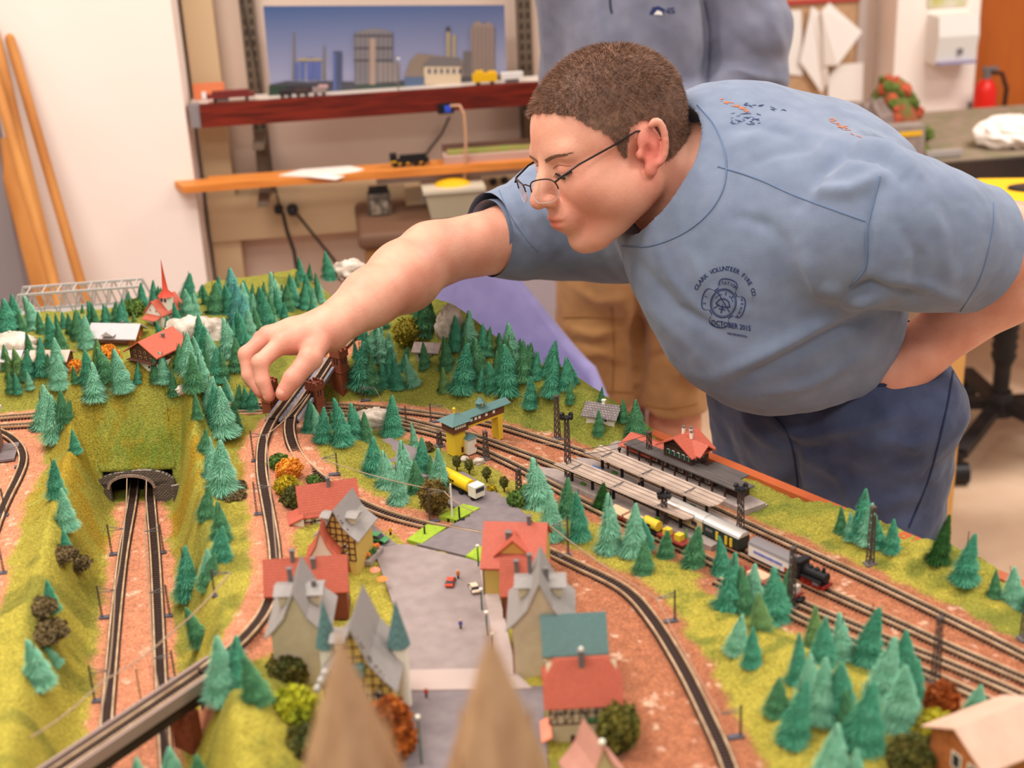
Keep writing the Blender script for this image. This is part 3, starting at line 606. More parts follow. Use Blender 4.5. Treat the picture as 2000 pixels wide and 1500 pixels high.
firs('in the wood behind the reaching hand', '''438 590 34 g;446 612 52 t;455 600 70 b;463 630 68 b;470 615 56 m;478 640 60 b;484 600 50 t;492 590 34 g;495 625 46 m;500 650 46 g;486 660 54 m;505 596 34 g;512 620 56 t;515 580 28 g;520 640 56 t;470 660 50 t;530 590 36 t;538 602 64 m;528 620 42 g;545 616 50 t -3;552 588 30 g;560 604 46 g;568 596 50 t;575 588 40 m;565 566 30 g;580 560 28 g;587 548 44 t;604 546 30 g;598 580 42 t;592 602 44 t 4;612 600 36 m;620 580 38 t 3;626 590 34 m;640 544 50 t;650 546 24 t;618 556 24 g;609 620 36 t;555 632 40 t;575 645 24 t;540 650 34 m''')
firs('around the chalets and boulder on the left hill', '''10 720 44 g;22 738 50 o;38 736 54 o -3;20 766 36 g;52 736 52 t;80 730 66 t;92 734 40 g;110 726 62 m;112 755 60 m 3;125 736 24 g;146 748 30 g;130 708 30 o;164 748 38 g;172 744 56 t;190 712 48 o;205 740 56 g -4;200 736 34 g;238 764 76 m -5;224 722 40 g;268 748 36 t;303 746 48 g;318 748 54 m;322 736 42 g;346 722 46 g;364 726 70 m;376 760 66 g;372 692 42 g;384 702 44 m;390 688 66 t;400 700 62 t;412 712 60 m;422 744 60 t;434 740 50 g;405 724 40 g;420 706 40 m;445 690 64 m;453 670 40 t;474 690 70 t;480 706 50 t 4;460 720 56 g;483 730 46 g 3;395 744 50 m;430 712 30 t''')
firs('at the foot of the wood beside the hand', '''58 760 32 m;34 768 38 t;338 772 44 g;384 815 46 g;410 798 60 m;418 830 74 t;424 800 56 m;446 786 50 m;433 850 88 m;456 838 56 g;463 800 48 g;480 800 44 t;492 804 54 t -3;440 780 32 t''')
firs('on the left shoulder of the tunnel mound', '''78 838 70 m 5;96 822 68 m -6;104 860 84 m;120 830 66 g 4;184 778 62 m;132 822 40 g 6;146 884 44 t''')
firs('on the bank left of the tunnel tracks', '''107 968 72 t;128 1032 76 m -3;130 1090 54 t;98 1192 60 t;76 1336 92 m;112 1300 56 m -24''')
firs('on the ridge right of the tunnel tracks', '''395 880 40 g 6;412 932 72 m;432 960 96 m;398 1010 60 g 6;430 1052 70 g;428 1092 66 t;400 1146 70 g 16;366 1164 92 t;405 1130 60 m;388 1256 74 g -12''')
firs('by the dark girder bridge', '''436 1362 124 m;462 1340 96 t;502 1368 90 g -12;340 1560 110 m;272 1570 96 m;395 1580 108 g;75 1590 84 g''')
firs('on the wooded hill right of the arm', '''706 660 40 t;694 700 34 t;715 710 60 t;722 690 44 m;738 670 50 t;742 700 54 m;760 716 60 m;752 640 30 g;738 650 36 m;764 750 66 t -5;702 752 76 t;720 762 70 g;712 728 52 g;745 756 48 t;775 758 56 t;806 752 56 m -16;788 722 44 t 5;828 650 66 g;812 640 46 t;820 600 20 t;838 632 46 g;806 610 26 g;838 660 24 g;828 718 48 g;870 720 56 g;866 764 44 o;810 654 30 m''')
firs('on the crest before the purple chair', '''888 682 60 t;906 668 36 g;914 676 62 m;900 762 88 t;908 700 48 g;925 720 54 g;930 732 64 g;942 690 54 t;950 692 50 g 5;972 670 20 g;976 698 44 g;994 700 64 m;990 730 70 g;970 732 44 g;988 764 86 t 2;938 762 40 t;958 758 50 t;952 768 40 g 8;1022 740 70 g;1034 716 44 g;1046 736 48 t;1010 700 38 g;1030 704 30 g;1070 730 62 t 12;1080 716 42 t;1074 772 72 t 5;1034 794 58 t;1104 756 52 t -4;1116 746 46 t -10;1112 786 40 g''')
firs('around the white cottage by the table edge', '''1167 846 46 g;1172 792 36 g;1214 820 40 g;1238 850 64 g''')
firs('by the boulder left of the signal tower', '''604 840 54 t;618 842 52 m;628 860 62 t 4;666 866 84 t;690 850 60 t;712 858 52 g;762 848 72 t;808 870 44 m;688 836 40 m;650 836 34 g''')
firs('on the grey forecourt behind the tank lorry', '''727 922 64 t;754 946 62 m;790 936 72 m;776 982 76 m;820 922 66 t;812 960 60 g;856 960 84 m;840 930 40 g''')
firs('in the row before the station platforms', '''1048 986 86 m -3;1072 1050 88 m;1104 1006 70 g;1128 1052 92 t;1170 996 56 d;1188 1074 104 m;1232 1080 96 m;1254 1112 56 g;1256 1070 60 t;1298 1086 56 g;1352 1102 76 g;1336 1068 36 o;1408 1120 72 t;1400 1112 50 g''')
firs('beside the freight wagons at lower right', '''1420 1188 100 t;1448 1194 86 g;1464 1180 80 m;1508 1206 96 t;1484 1226 66 o -4;1530 1180 70 g;1436 1270 70 m;1466 1298 74 t''')
firs('in the blurred fir wood at lower right', '''1586 1262 78 o;1604 1290 84 t;1640 1284 84 m;1556 1330 90 t;1514 1390 70 g;1600 1400 120 m;1628 1396 112 t;1546 1446 124 t;1578 1380 100 m;1688 1290 108 t;1722 1358 118 m;1762 1320 90 t;1680 1456 128 t;1756 1416 130 m;1770 1380 100 t;1620 1520 106 m;1652 1420 80 g;1740 1400 60 m;1900 1400 70 m;1976 1545 60 m;1665 1540 80 m''')
firs('on the grass along the edge board', '''1640 1036 50 g;1660 1052 52 m;1676 1046 84 t;1690 1058 76 m;1712 1066 56 t;1738 1076 62 t;1828 1096 88 d 6;1880 1134 92 t;1940 1164 50 g;1978 1176 70 m -10;2010 1190 60 t''')
from collections import defaultdict
zone_n = defaultdict(list)
for f in FIRS: zone_n[f[5]].append(f)
rngf = random.Random(5)
ORD = ['leftmost', 'second', 'third', 'fourth', 'fifth', 'sixth', 'seventh', 'eighth', 'ninth', 'tenth', 'eleventh', 'twelfth', 'thirteenth', 'fourteenth', 'fifteenth', 'sixteenth']
nfir = 0; cproto = {}
for zone, fl in zone_n.items():
    byc = defaultdict(list)
    for f in fl: byc[f[3]].append(f)
    for cc, l3 in byc.items():
        l3.sort(key=lambda f: f[0])
        for i, (px, py, hp, c, lean, z_) in enumerate(l3):
            d_ = ray(px, min(py, 1499)); p = hit(px, py) if py < 1620 else P(px, py)
            if p[1] > 2.262 or p[0] < XL+.01 or (p[1] > 2.16 and p[0] < -.5): continue
            dep = proj(p)[2]; h = hp*dep/F/math.cos(R(16)) * 1.16
            if len(l3) == 1: lab = f'only {CN[c]} fir {zone}'
            elif i == 0: lab = f'leftmost {CN[c]} fir {zone}'
            elif i == len(l3)-1: lab = f'rightmost {CN[c]} fir {zone}'
            elif i < 16: lab = f'{ORD[i]} {CN[c]} fir from left {zone}'
            else: lab = f'{ORD[len(l3)-1-i]} {CN[c]} fir from right {zone}'
            fo = thing('fir_tree', lab, 'tree', p-np.array((0, 0, .002)), 0, 'bottle brush firs on the model landscape')
            fo.rotation_euler = (rngf.uniform(-.05, .05), R(lean+4)+rngf.uniform(-.05, .05), 0)
            sd = rngf.randrange(3); wsc = h*rngf.uniform(.86, 1.08)*(1.22 if hp > 50 else 1.05)
            for nm, me_ in (('foliage', FMESH[(c, sd)]), ('trunk', trunkme)):
                ch = bpy.data.objects.new(nm, me_); COL.objects.link(ch); ch.parent = fo; ch.scale = (wsc, wsc, h); ch.rotation_euler = (0, 0, rngf.uniform(0, 6))
            nfir += 1
print('firs', nfir)
# ================================================================ model buildings
M_redroof = brickmat('red_tile_roof', (196, 94, 68), (186, 86, 62), (166, 74, 54), .0022, .0016, .1, .6, 'XY', .0002)
M_greyroof = brickmat('grey_tile_roof', (164, 154, 148), (156, 146, 140), (110, 106, 104), .0022, .0016, .1, .6, 'XY', .0002)
M_teal = brickmat('teal_tile_roof', (96, 132, 128), (90, 124, 120), (68, 98, 96), .0025, .0018, .1, .6, 'XY', .0002)
M_cream = mat('cream_plaster', (206, 190, 158), .8, (196, 178, 146), 90); M_white = mat('white_plaster', (232, 222, 204), .8)
M_timb = mat('dark_timber', (84, 48, 36), .7); M_yelp = mat('yellow_plaster', (200, 168, 88), .7); M_ywall = mat('signal_yellow', (222, 184, 52), .6)
M_glass = mat('window_glass', (52, 50, 56), .2, spec=.6); M_frame = mat('window_frame', (226, 218, 200), .6); M_shut = mat('green_shutter', (40, 84, 56), .6)
M_chim = mat('chimney_grey', (112, 104, 102), .7); M_brickr = brickmat('red_brick', (150, 74, 48), (134, 62, 42), (104, 52, 40), .0026, .0012, .15, .8, 'XZ', .0002)
M_pave = mat('grey_paving', (150, 134, 130), .85, (140, 124, 120), 70); M_road = mat('grey_road', (128, 116, 116), .85, (118, 106, 108), 90)
M_pinkroof = mat('pink_stone_roof', (196, 140, 122), .7, (182, 126, 110), 40); M_spire = mat('beige_spire', (176, 140, 104), .6, (160, 122, 88), 30, stretch=(3, 3, 1))
M_orwood = mat('chalet_wood', (176, 104, 56), .7, (150, 84, 44), 200); M_brwood = mat('brown_wood', (98, 60, 44), .7, (84, 50, 38), 200)
def loc(px, py, h=None): return hit(px, py) if h is None else P(px, py, TZ+h)
def mpp(p): return proj(p)[2]/F
class House:
    def __init__(s, name, label, cat, px, py, yawd, W, L, he, hr, wall, roof, ridge='y', oh=.003, flare=0, h=None, hip=0, group=None, gw=None, th=.0016):
        p = loc(px, py, h); s.t = thing(name, label, cat, p, R(yawd), group); s.W, s.L, s.he, s.hr, s.ridge = W, L, he, hr, ridge
        mb = MB()
        if ridge == 'y' and flare: mb.prism([(-W/2, -.006), (W/2, -.006), (W/2, he-.001), (W/2*.85, he+.1*(hr-he)-.0014), (W/2*.45, hr-(hr-he)*.62-.0014), (0, hr-.0016), (-W/2*.45, hr-(hr-he)*.62-.0014), (-W/2*.85, he+.1*(hr-he)-.0014), (-W/2, he-.001)], 0, L, 'y')
        elif ridge == 'y': mb.prism([(-W/2, -.006), (W/2, -.006), (W/2, he), (0, hr-.0008), (-W/2, he)], 0, L, 'y')
        else: mb.prism([(0, -.006), (L, -.006), (L, he), (L/2, hr-.0008), (0, he)], -W/2, W/2, 'x')
        s.walls = mb.build('walls', wall, s.t)
        half = (W if ridge == 'y' else L)/2; sl = (hr-he)/half; e = half+oh; ze = he-oh*sl
        if flare: pts = [(0, hr), (half*.45, hr-(hr-he)*.62), (half*.85, he+.1*(hr-he)), (e+.002, ze+.002)]
        else: pts = [(0, hr), (e, ze)]
        full = [(-x, z) for x, z in pts[::-1]]+pts[1:]
        full = full+[(x, z-th) for x, z in full[::-1]]
        full = [(x, z+th) for x, z in full]; mb = MB()
        if ridge == 'y': mb.prism(full, -oh, L+oh, 'y')
        else: mb.prism([(x+L/2, z) for x, z in full], -W/2-oh, W/2+oh, 'x')
        s.roof = mb.build('roof', roof, s.t)
        if hip:
            mb = MB(); a, b = W/2+oh, W/2-hip*.6; zm = he+(hr-he)*.45; km = half*(1-.45)
            if True:
                for sg in (-1, 1):
                    y0 = L/2+sg*e; ym = L/2+sg*km; yr = L/2
                    mb.quad((-a, y0, ze+th), (a, y0, ze+th), (a, ym, zm+th), (-a, ym, zm+th), th); mb.quad((-a, ym, zm+th), (a, ym, zm+th), (b, yr, hr+th), (-b, yr, hr+th), th)
                for sx in (-1, 1): mb.add([(sx*a, L/2-km, zm+th), (sx*a, L/2+km, zm+th), (sx*b, L/2, hr+th)], [(0, 1, 2)])
            bpy.data.objects.remove(s.roof); s.roof = mb.build('roof', roof, s.t)
    def win(s, face, u, z, w=.0032, h=.0045, shut=None, frame=None):
        # face: front(-y) back left right ; u along the face
        W, L = s.W, s.L; e = .0004; mb = MB(); mf = MB()
        if face in ('front', 'back'):
            y = -e if face == 'front' else L+e; c = (u, y, z); d = (w, .0008, h); d2 = (w*1.35, .0004, h*1.25)
        else:
            x = (-W/2-e) if face == 'left' else (W/2+e); c = (x, u, z); d = (.0008, w, h); d2 = (.0004, w*1.35, h*1.25)
        o = MB().box(c, d2).build('window', frame or M_frame, s.t); MB().box(c, d).build('pane', M_glass, o)
        if shut:
            for k in (-1, 1):
                cc = list(c); cc[0 if face in ('front', 'back') else 1] += k*w*.95; dd = list(d2); dd[0 if face in ('front', 'back') else 1] = w*.5; MB().box(cc, dd).build('shutter', shut, o)
        return o
    def timber(s, face, z0, z1, nx=5, nz=2, m=None, gable=True, diag=True):
        W, L = s.W, s.L; mb = MB(); t = .0011
        wd_ = W if face in ('front', 'back') else L
        def pt(u, z):
            if face == 'front': return (u-W/2, -.0003, z)
            if face == 'back': return (u-W/2, L+.0003, z)
            if face == 'left': return (-W/2-.0003, u, z)
            return (W/2+.0003, u, z)
        top = s.hr if (gable and ((s.ridge == 'y') == (face in ('front', 'back')))) else z1
        def lim(u):
            return z1 if top == z1 else s.he+(s.hr-s.he)*(1-abs(u-wd_/2)/(wd_/2))-.001
        for i in range(nx+1):
            u = wd_*i/nx; mb.bar(pt(u, z0), pt(u, max(z0+.001, lim(u))), t)
        nr = nz if top == z1 else int(nz*(top-z0)/(z1-z0)+.5)
        for j in range(nr+1):
            z = z0+(z1-z0)*j/nz
            hw = wd_/2 if z <= s.he+1e-6 else wd_/2*max(0, (s.hr-z)/(s.hr-s.he)); 
            if hw > .001: mb.bar(pt(wd_/2-hw, z), pt(wd_/2+hw, z), t)
            if diag and z < s.he-.002:
                for i in range(0, nx, 2): mb.bar(pt(wd_*i/nx, z), pt(wd_*(i+1)/nx, min(z+(z1-z0)/nz, s.he)), t*.8)
        return mb.build('timber_frame', m or M_timb, s.t)
    def chimney(s, u, v, h=.012, w=.005, base=None, m=None, pot=False):
        half = (s.W if s.ridge == 'y' else s.L)/2; k = abs(u)/half if s.ridge == 'y' else abs(v-s.L/2)/half
        z = s.hr-(s.hr-s.he)*min(k, 1); o = MB().box((u, v, z+h/2-.003), (w, w, h+.006)).build('chimney', m or M_chim, s.t)
        MB().box((u, v, z+h), (w*1.3, w*1.3, .001)).build('chimney_cap', m or M_chim, o)
        if pot: MB().cyl((u, v, z+h), (u, v, z+h+.003), w*.4, w*.3, 8).build('chimney_pot', M_frame, o)
    def dormer(s, side, v, w=.012, z=None, roof=None, wall=None, depth=None):
        z = z or s.he+(s.hr-s.he)*.3; x0 = s.W/2*(1-(z-s.he)/(s.hr-s.he)); sx = 1 if side == 'right' else -1
        h = w*.5; o = MB().box((sx*(x0*.55+.002), v, z+h/2), (x0*.9, w*.86, h)).build('dormer', wall or M_cream, s.t)
        m = MB(); m.prism([(v-w*.56, z+h), (v, z+h+w*.18), (v+w*.56, z+h), (v+w*.56, z+h-.001), (v-w*.56, z+h-.001)], sx*.001, sx*(x0+.006), 'x'); m.build('dormer_roof', roof or M_greyroof, o)
    def door(s, face, u, w=.004, h=.008, m=None):
        c = {'front': (u, -.0005, h/2), 'left': (-s.W/2-.0005, u, h/2), 'right': (s.W/2+.0005, u, h/2)}[face]; d = (w, .001, h) if face == 'front' else (.001, w, h)
        return MB().box(c, d).build('door', m or M_timb, s.t)
def hm(px, py, n, h=0):   # vertical pixels -> metres at a ground pixel
    p = P(px, py, TZ+h); a = math.atan2(CZ-p[2], p[1]); return n*mpp(p)/math.cos(a)
def wm(px, py, n, h=0): return n*mpp(P(px, py, TZ+h))
# --- roads, square (laid flat on the ground)
def slab(name, label, pts, m, h=.002, cat='road', z=0):
    c = P(*pts[0], TZ+z); mb = MB(); mb.M = Matrix.Translation(-Vector(c)); w = [P(x, y, TZ+z) for x, y in pts]; n = len(w)
    mb.add([(a[0], a[1], TZ+z+h) for a in w]+[(a[0], a[1], TZ+z-.006) for a in w], [tuple(range(n)), tuple(range(n, 2*n))[::-1]]+[(i, n+i, n+(i+1) % n, (i+1) % n) for i in range(n)])
    o = mb.build(name, m); o.location = c; return tag(o, label, cat)
slab('town_square', 'large grey paved town square between the two rows of houses', [(745, 1066), (800, 1068), (940, 1102), (965, 1180), (990, 1330), (800, 1330), (770, 1190), (728, 1070)], M_pave, .003, 'square')
slab('pavement', 'pale raised pavement crossing the lower end of the town square', [(790, 1316), (1000, 1312), (1040, 1352), (790, 1356)], mat('pale_kerb', (176, 156, 148), .85), .0045, 'pavement')
slab('street', 'dark grey street below the town square running towards the church', [(790, 1350), (1060, 1346), (1080, 1620), (780, 1620)], M_road, .0035)
slab('pavement', 'narrow grey pavement along the right row of town houses', [(935, 1108), (960, 1108), (985, 1210), (1010, 1326), (975, 1326), (955, 1210)], mat('pale_kerb', (176, 156, 148), .85), .0050, 'pavement')
slab('road', 'grey two lane road leading over the level crossing from the square', [(815, 1068), (880, 1035), (960, 1050), (940, 1098)], M_road, .0036)
slab('road', 'grey road behind the level crossing where the yellow tank lorry stands', [(845, 940), (905, 925), (1000, 985), (1040, 1020), (960, 1046), (880, 1030), (920, 1012), (870, 985)], M_road, .0030)
slab('forecourt', 'grey asphalt forecourt behind the fir clump left of the tank lorry', [(672, 884), (762, 860), (830, 888), (870, 925), (820, 940), (720, 898)], M_road, .004, 'forecourt')
slab('lawn_strip', 'bright green lawn strip with path left of the road before the crossing', [(795, 1060), (835, 1030), (872, 1036), (824, 1068)], mat('bright_lawn', (152, 176, 48), .9, (136, 160, 44), 200, bump=.0005), .0042, 'lawn')
slab('lawn_strip', 'bright green lawn patch with barrier beyond the level crossing', [(858, 1014), (905, 990), (938, 998), (892, 1022)], mat('bright_lawn', (152, 176, 48), .9, (136, 160, 44), 200, bump=.0005), .0042, 'lawn')
slab('lawn_strip', 'small bright green lawn corner beside the yellow house', [(910, 1092), (935, 1072), (950, 1078), (940, 1104)], mat('bright_lawn', (152, 176, 48), .9, (136, 160, 44), 200, bump=.0005), .0046, 'lawn')
slab('forecourt', 'grey forecourt in front of the half-timbered house', [(690, 1010), (730, 1030), (775, 1068), (730, 1076), (690, 1050)], M_road, .0034, 'forecourt')
# --- left row
h_ = House('town_house', 'red roofed town house with chimney at the back of the left row', 'house', 648, 1030, 12, .062, .036, .020, .046, M_white, M_redroof, 'x')
h_.chimney(.002, .016, .010, .004); [h_.win('front', u, .011) for u in (-.018, -.006, .006, .018)]; h_.timber('front', .001, .020, 6, 2)
o = MB().box((-.036, .004, .008), (.012, .022, .016)).build('side_annex', M_white, h_.t); MB().box((-.038, .004, .018), (.018, .028, .0016), ry=-.35).build('annex_roof', M_redroof, o)
h_ = House('town_house', 'grey roofed half-timbered town house in the left row with pointed gable', 'house', 664, 1112, -18, .040, .046, .040, .070, M_yelp, M_greyroof, 'y', .004, 1)
h_.timber('front', .012, .034, 6, 3); [h_.win('front', u, z) for u in (-.009, 0, .009) for z in (.018, .028)]; h_.dormer('left', .012, .016); h_.dormer('right', .018, .016); h_.door('front', .004)
h_ = House('town_house', 'low red roofed house half hidden by the grey gables of the left row', 'house', 604, 1205, 2, .078, .034, .030, .056, M_brickr, M_redroof, 'x', .003)
h_.chimney(.008, .012, .010, .004); h_.chimney(-.012, .016, .012, .004); [h_.win('right', .014, z) for z in (.012,)]; [h_.win('front', u, .012) for u in (-.02, -.008, .02)]
h_ = House('town_house', 'narrow house with pointed red hip roof behind the grey gables', 'house', 634, 1130, 0, .026, .024, .026, .056, M_white, M_redroof, 'y', .003, 1); [h_.win('front', u, .012) for u in (-.005, .005)]
h_ = House('town_house', 'tall grey roofed town house with bare beige gable wall, left row', 'house', 592, 1332, 0, .048, .062, .053, .094, M_cream, M_greyroof, 'y', .004, 1)
h_.chimney(-.010, .05, .014, .004); h_.chimney(.014, .034, .016, .004); h_.dormer('left', .036, .024); h_.dormer('right', .036, .024); [h_.win('right', u, z) for u in (.01, .022, .034, .046) for z in (.014, .028)]
h_ = House('town_house', 'town hall with steep grey roof and yellow half-timbered gable', 'house', 706, 1440, -4, .058, .064, .056, .112, M_yelp, M_greyroof, 'y', .005, 1)
h_.timber('front', .006, .054, 8, 5); h_.dormer('left', .03, .016, .075); h_.dormer('left', .048, .014, .07)
[h_.win('front', u, z, .004, .006) for u in (-.018, -.009, 0, .009, .018) for z in (.013, .028, .044)]; h_.door('front', -.004, .006, .01)
MB().box((0, -.004, .072), (.018, .008, .010)).build('bay_window', M_teal, h_.t)
for sx_, n_ in ((-1, 'round_turret'), (1, 'round_turret')):
    o = MB().cyl((sx_*.032, .045, 0), (sx_*.032, .045, .066), .0075, .0075, 14).build('corner_turret', M_white, h_.t); MB().cyl((sx_*.032, .045, .066), (sx_*.032, .045, .110), .0105, .0004, 14).build('turret_roof', M_teal, o)
mb = MB(); [mb.ell((-.033+k*.004, -.004, .054+k*.008), .0035, 8, 6) for k in range(3)]; mb.build('gable_ornament', mat('pale_stone', (190, 184, 178), .7), h_.t)
# --- right row
h_ = House('town_house', 'yellow house with many gabled red roof at the far end of the right row', 'house', 1004, 1168, -8, .060, .074, .036, .066, M_yelp, M_redroof, 'x', .003)
h_.timber('left', .002, .036, 8, 3); [h_.win('left', u, z, .003, .004) for u in (.008, .02, .032, .044) for z in (.01, .024)]
o = MB().prism([(-.016, .030), (.016, .030), (.016, .046), (0, .060), (-.016, .046)], .010, .04, 'y').build('cross_gable', M_yelp, h_.t); m_ = MB(); m_.prism([(-.020, .044), (0, .063), (.020, .044), (.020, .0425), (0, .0615), (-.020, .0425)], .006, .04, 'y'); m_.build('cross_gable_roof', M_redroof, o)
h_.chimney(-.006, .022, .010, .005); h_.chimney(.014, .036, .010, .004)
h_ = House('town_house', 'small red roofed house between yellow house and tall grey gable', 'house', 1028, 1215, -4, .044, .034, .034, .060, M_brickr, M_redroof, 'x', .003); h_.chimney(-.008, .01, .014, .004); h_.timber('left', .002, .028, 4, 2); [h_.win('left', u, .014) for u in (.008, .02)]
h_ = House('town_house', 'tall grey roofed town house with bare beige gable wall, right row', 'house', 1060, 1322, -3, .052, .062, .056, .100, M_cream, M_greyroof, 'y', .004, 1)
h_.chimney(-.010, .05, .018, .004); h_.chimney(.006, .03, .008, .004); h_.dormer('left', .036, .024); h_.dormer('right', .036, .024); [h_.win('left', u, z) for u in (.008, .018, .028, .038, .048) for z in (.012, .026)]; h_.timber('left', .001, .038, 8, 3, M_brickr)
h_ = House('town_house', 'house with plain teal tiled roof behind the red half-hipped one', 'house', 1126, 1348, 1, .054, .038, .042, .068, M_cream, M_teal, 'x', .003)
for u in (-.015, .013): MB().cyl((u, .0065, .040), (u, .0055, .0425), .0016, .0016, 8).build('roof_vent', M_chim, h_.t)
h_.win('left', .015, .02); h_.win('right', .015, .02)
h_ = House('town_house', 'red half-hipped roof house over half-timbered wall at the lower end of the right row', 'house', 1142, 1450, 1, .060, .036, .043, .072, M_cream, M_redroof, 'x', .004, hip=.012)
h_.timber('front', .020, .042, 9, 2); h_.chimney(.000, .016, .014, .005, m=M_chim, pot=True); [h_.win('front', u, .031) for u in (-.02, -.01, .0, .01, .02)]; h_.door('front', -.01)
MB().box((-.033, -.004, .018), (.010, .03, .0016), ry=-.5).build('porch_roof', mat('salmon_roof', (222, 132, 104), .6), h_.t)
mb = MB(); [mb.box((.004+k*.006, -.003, .0245), (.005, .003, .003)) for k in range(4)]; mb.build('flower_box', mat('flower_green', (56, 110, 66), .9), h_.t)
# --- church with twin spires at the bottom of the picture
ct = P(812, 1800, TZ); ch = thing('church', 'twin spired church with pink roof, blurred at the bottom of the picture', 'church', (-.052, .745, TZ), R(0))
M_stone = mat('church_stone', (190, 150, 124), .8, (176, 136, 110), 60)
s1 = D(662, 1240, .765); s2_ = D(957, 1236, .765)
for s_ in (s1, s2_):
    lx, ly, top = s_[0]+.052, s_[1]-.745, s_[2]-TZ
    t_ = MB().box((lx, ly, (top-.09)/2-.003), (.042, .042, top-.09+.006)).build('bell_tower', M_stone, ch)
    mb = MB(); mb.lathe([(.030, top-.092), (.0235, top-.070), (.012, top-.035), (.0012, top-.002)], (lx, ly, 0), 8, False); mb.build('spire', M_spire, t_)
    MB().ell((lx, ly, top), .002, 8, 6).build('finial', M_spire, t_)
    for k in (-1, 1):
        for j in (-1, 1): MB().cyl((lx+k*.020, ly+j*.020, top-.092), (lx+k*.020, ly+j*.020, top-.060), .0022, .0004, 6).build('corner_pinnacle', M_spire, t_)
lx, ly = (s1[0]+s2_[0])/2+.052, s1[1]-.745; tz = s1[2]-TZ
nv = MB().prism([(lx-.03, -.006), (lx+.03, -.006), (lx+.03, tz-.13), (lx, tz-.10), (lx-.03, tz-.13)], ly-.07, ly-.012, 'y').build('nave', M_stone, ch)
m_ = MB(); m_.prism([(lx-.034, tz-.132), (lx, tz-.098), (lx+.034, tz-.132), (lx+.034, tz-.134), (lx, tz-.100), (lx-.034, tz-.134)], ly-.072, ly-.012, 'y'); m_.build('nave_roof', M_pinkroof, nv)
x_ = s2_[0]+.052; m_ = MB(); m_.prism([(x_-.040, tz-.125), (x_, tz-.068), (x_+.040, tz-.125)], ly+.008, ly+.013, 'y'); m_.build('front_gable', M_pinkroof, ch)
pv = House('pavilion', 'pinkish roofed pavilion with ball finial below the round dark tree', 'pavilion', 1178, 1560, 20, .034, .034, .020, .052, M_cream, M_pinkroof, 'y', .004, 1); MB().ell((0, 0, .055), .003, 10, 8).build('ball_finial', M_white, pv.t)
h_ = House('goods_shed', 'pale pinkish roofed shed at the lower right corner of the landscape', 'shed', 1985, 1560, 25, .075, .06, .045, .062, M_orwood, mat('pale_shed_roof', (212, 172, 150), .8, (204, 162, 140), 40), 'x', .006); h_.win('front', -.02, .03, .008, .012); h_.win('left', .03, .03, .008, .012); h_.win('left', .012, .03, .008, .012)
# --- hill villages
h_ = House('chapel', 'small white chapel with red roof and thin tall red steeple', 'chapel', 304, 636, -32, .034, .046, .020, .038, M_white, M_redroof, 'y', .003)
h_.door('front', .0, .006, .009, M_glass); h_.win('front', -.006, .024, .0015, .003); h_.win('front', .006, .024, .0015, .003); MB().box((0, -.006, .0145), (.030, .014, .001), rx=.35).build('porch_roof', M_redroof, h_.t)
o = MB().box((.010, .020, .022), (.014, .014, .044)).build('bell_tower', M_white, h_.t); MB().lathe([(.0125, .043), (.0045, .052), (.0022, .075), (.0003, .100)], (.010, .020, 0), 10, True).build('spire', mat('red_spire', (196, 66, 44), .5), o)
for a in (0, .0075): MB().box((.007+a, .0125, .038), (.0035, .001, .005)).build('belfry_opening', M_glass, o)
h_ = House('chalet', 'wooden chalet with wide pale grey roof below the chapel', 'chalet', 222, 674, -10, .066, .036, .014, .026, M_orwood, mat('pale_slate', (186, 178, 178), .6), 'x', .006)
[h_.win('front', u, .008, .003, .003) for u in (-.02, -.008, .01, .02)]; h_.chimney(.01, .02, .005, .003); m_ = MB(); m_.prism([(-.014, .017), (-.004, .024), (.006, .017)], -.010, .012, 'y'); m_.build('dormer', mat('pale_slate', (186, 178, 178), .6), h_.t); MB().box((0, -.006, .007), (.05, .002, .003)).build('balcony', M_brwood, h_.t)
h_ = House('chalet', 'brown chalet with red roof, yellow windows and white ground floor', 'chalet', 284, 722, -32, .046, .050, .022, .036, M_brwood, M_redroof, 'y', .006)
MB().box((0, .025, .003), (.047, .051, .012)).build('ground_floor', M_white, h_.t); [h_.win('front', u, z, .0025, .003, frame=M_yelp) for u in (-.014, -.005, .004, .013) for z in (.014, .021)]; [h_.win('right', u, .015, .0025, .003, frame=M_yelp) for u in (.01, .022, .034)]
MB().box((0, -.004, .0105), (.046, .007, .001)).build('balcony', M_brwood, h_.t); [h_.win('front', u, .003, .003, .003) for u in (-.01, .008)]; h_.chimney(.008, .03, .006, .003)
h_ = House('cottage', 'low cottage with pale roof between firs and a golden bush', 'cottage', 96, 722, -5, .050, .030, .014, .022, M_brwood, mat('pale_pink_roof', (206, 172, 156), .7), 'x', .004); h_.chimney(.006, .015, .006, .004); h_.win('front', .015, .007)
h_ = House('cottage', 'white walled cottage at the left edge below the white rock', 'cottage', 14, 722, -5, .036, .030, .014, .022, M_white, mat('pale_slate', (186, 178, 178), .6), 'x', .004); h_.win('front', .0, .007)
M_shing = brickmat('stone_shingle_roof', (142, 128, 124), (116, 104, 104), (90, 80, 80), .004, .003, .12, .8, 'XY', .0004)
h_ = House('hut', 'low stone hut with brown grey roof under the yellow bush hill', 'hut', 832, 700, -14, .032, .026, .010, .017, M_cream, mat('weathered_roof', (138, 118, 114), .8, (160, 144, 138), 120), 'x', .004)
h_.win('right', .012, .006, .003, .003); h_.win('front', .010, .006, .003, .003); h_.door('front', -.008, .005, .007, M_glass)
h_ = House('cottage', 'white cottage with grey shingle roof and chimney near the table edge', 'cottage', 1172, 830, -26, .038, .028, .012, .021, M_white, M_shing, 'x', .005); h_.chimney(0, .014, .006, .004, m=M_white)
h_.door('left', .010, .003, .006); h_.win('left', .018, .006, .0025, .003); h_.win('front', .008, .006, .0025, .003)
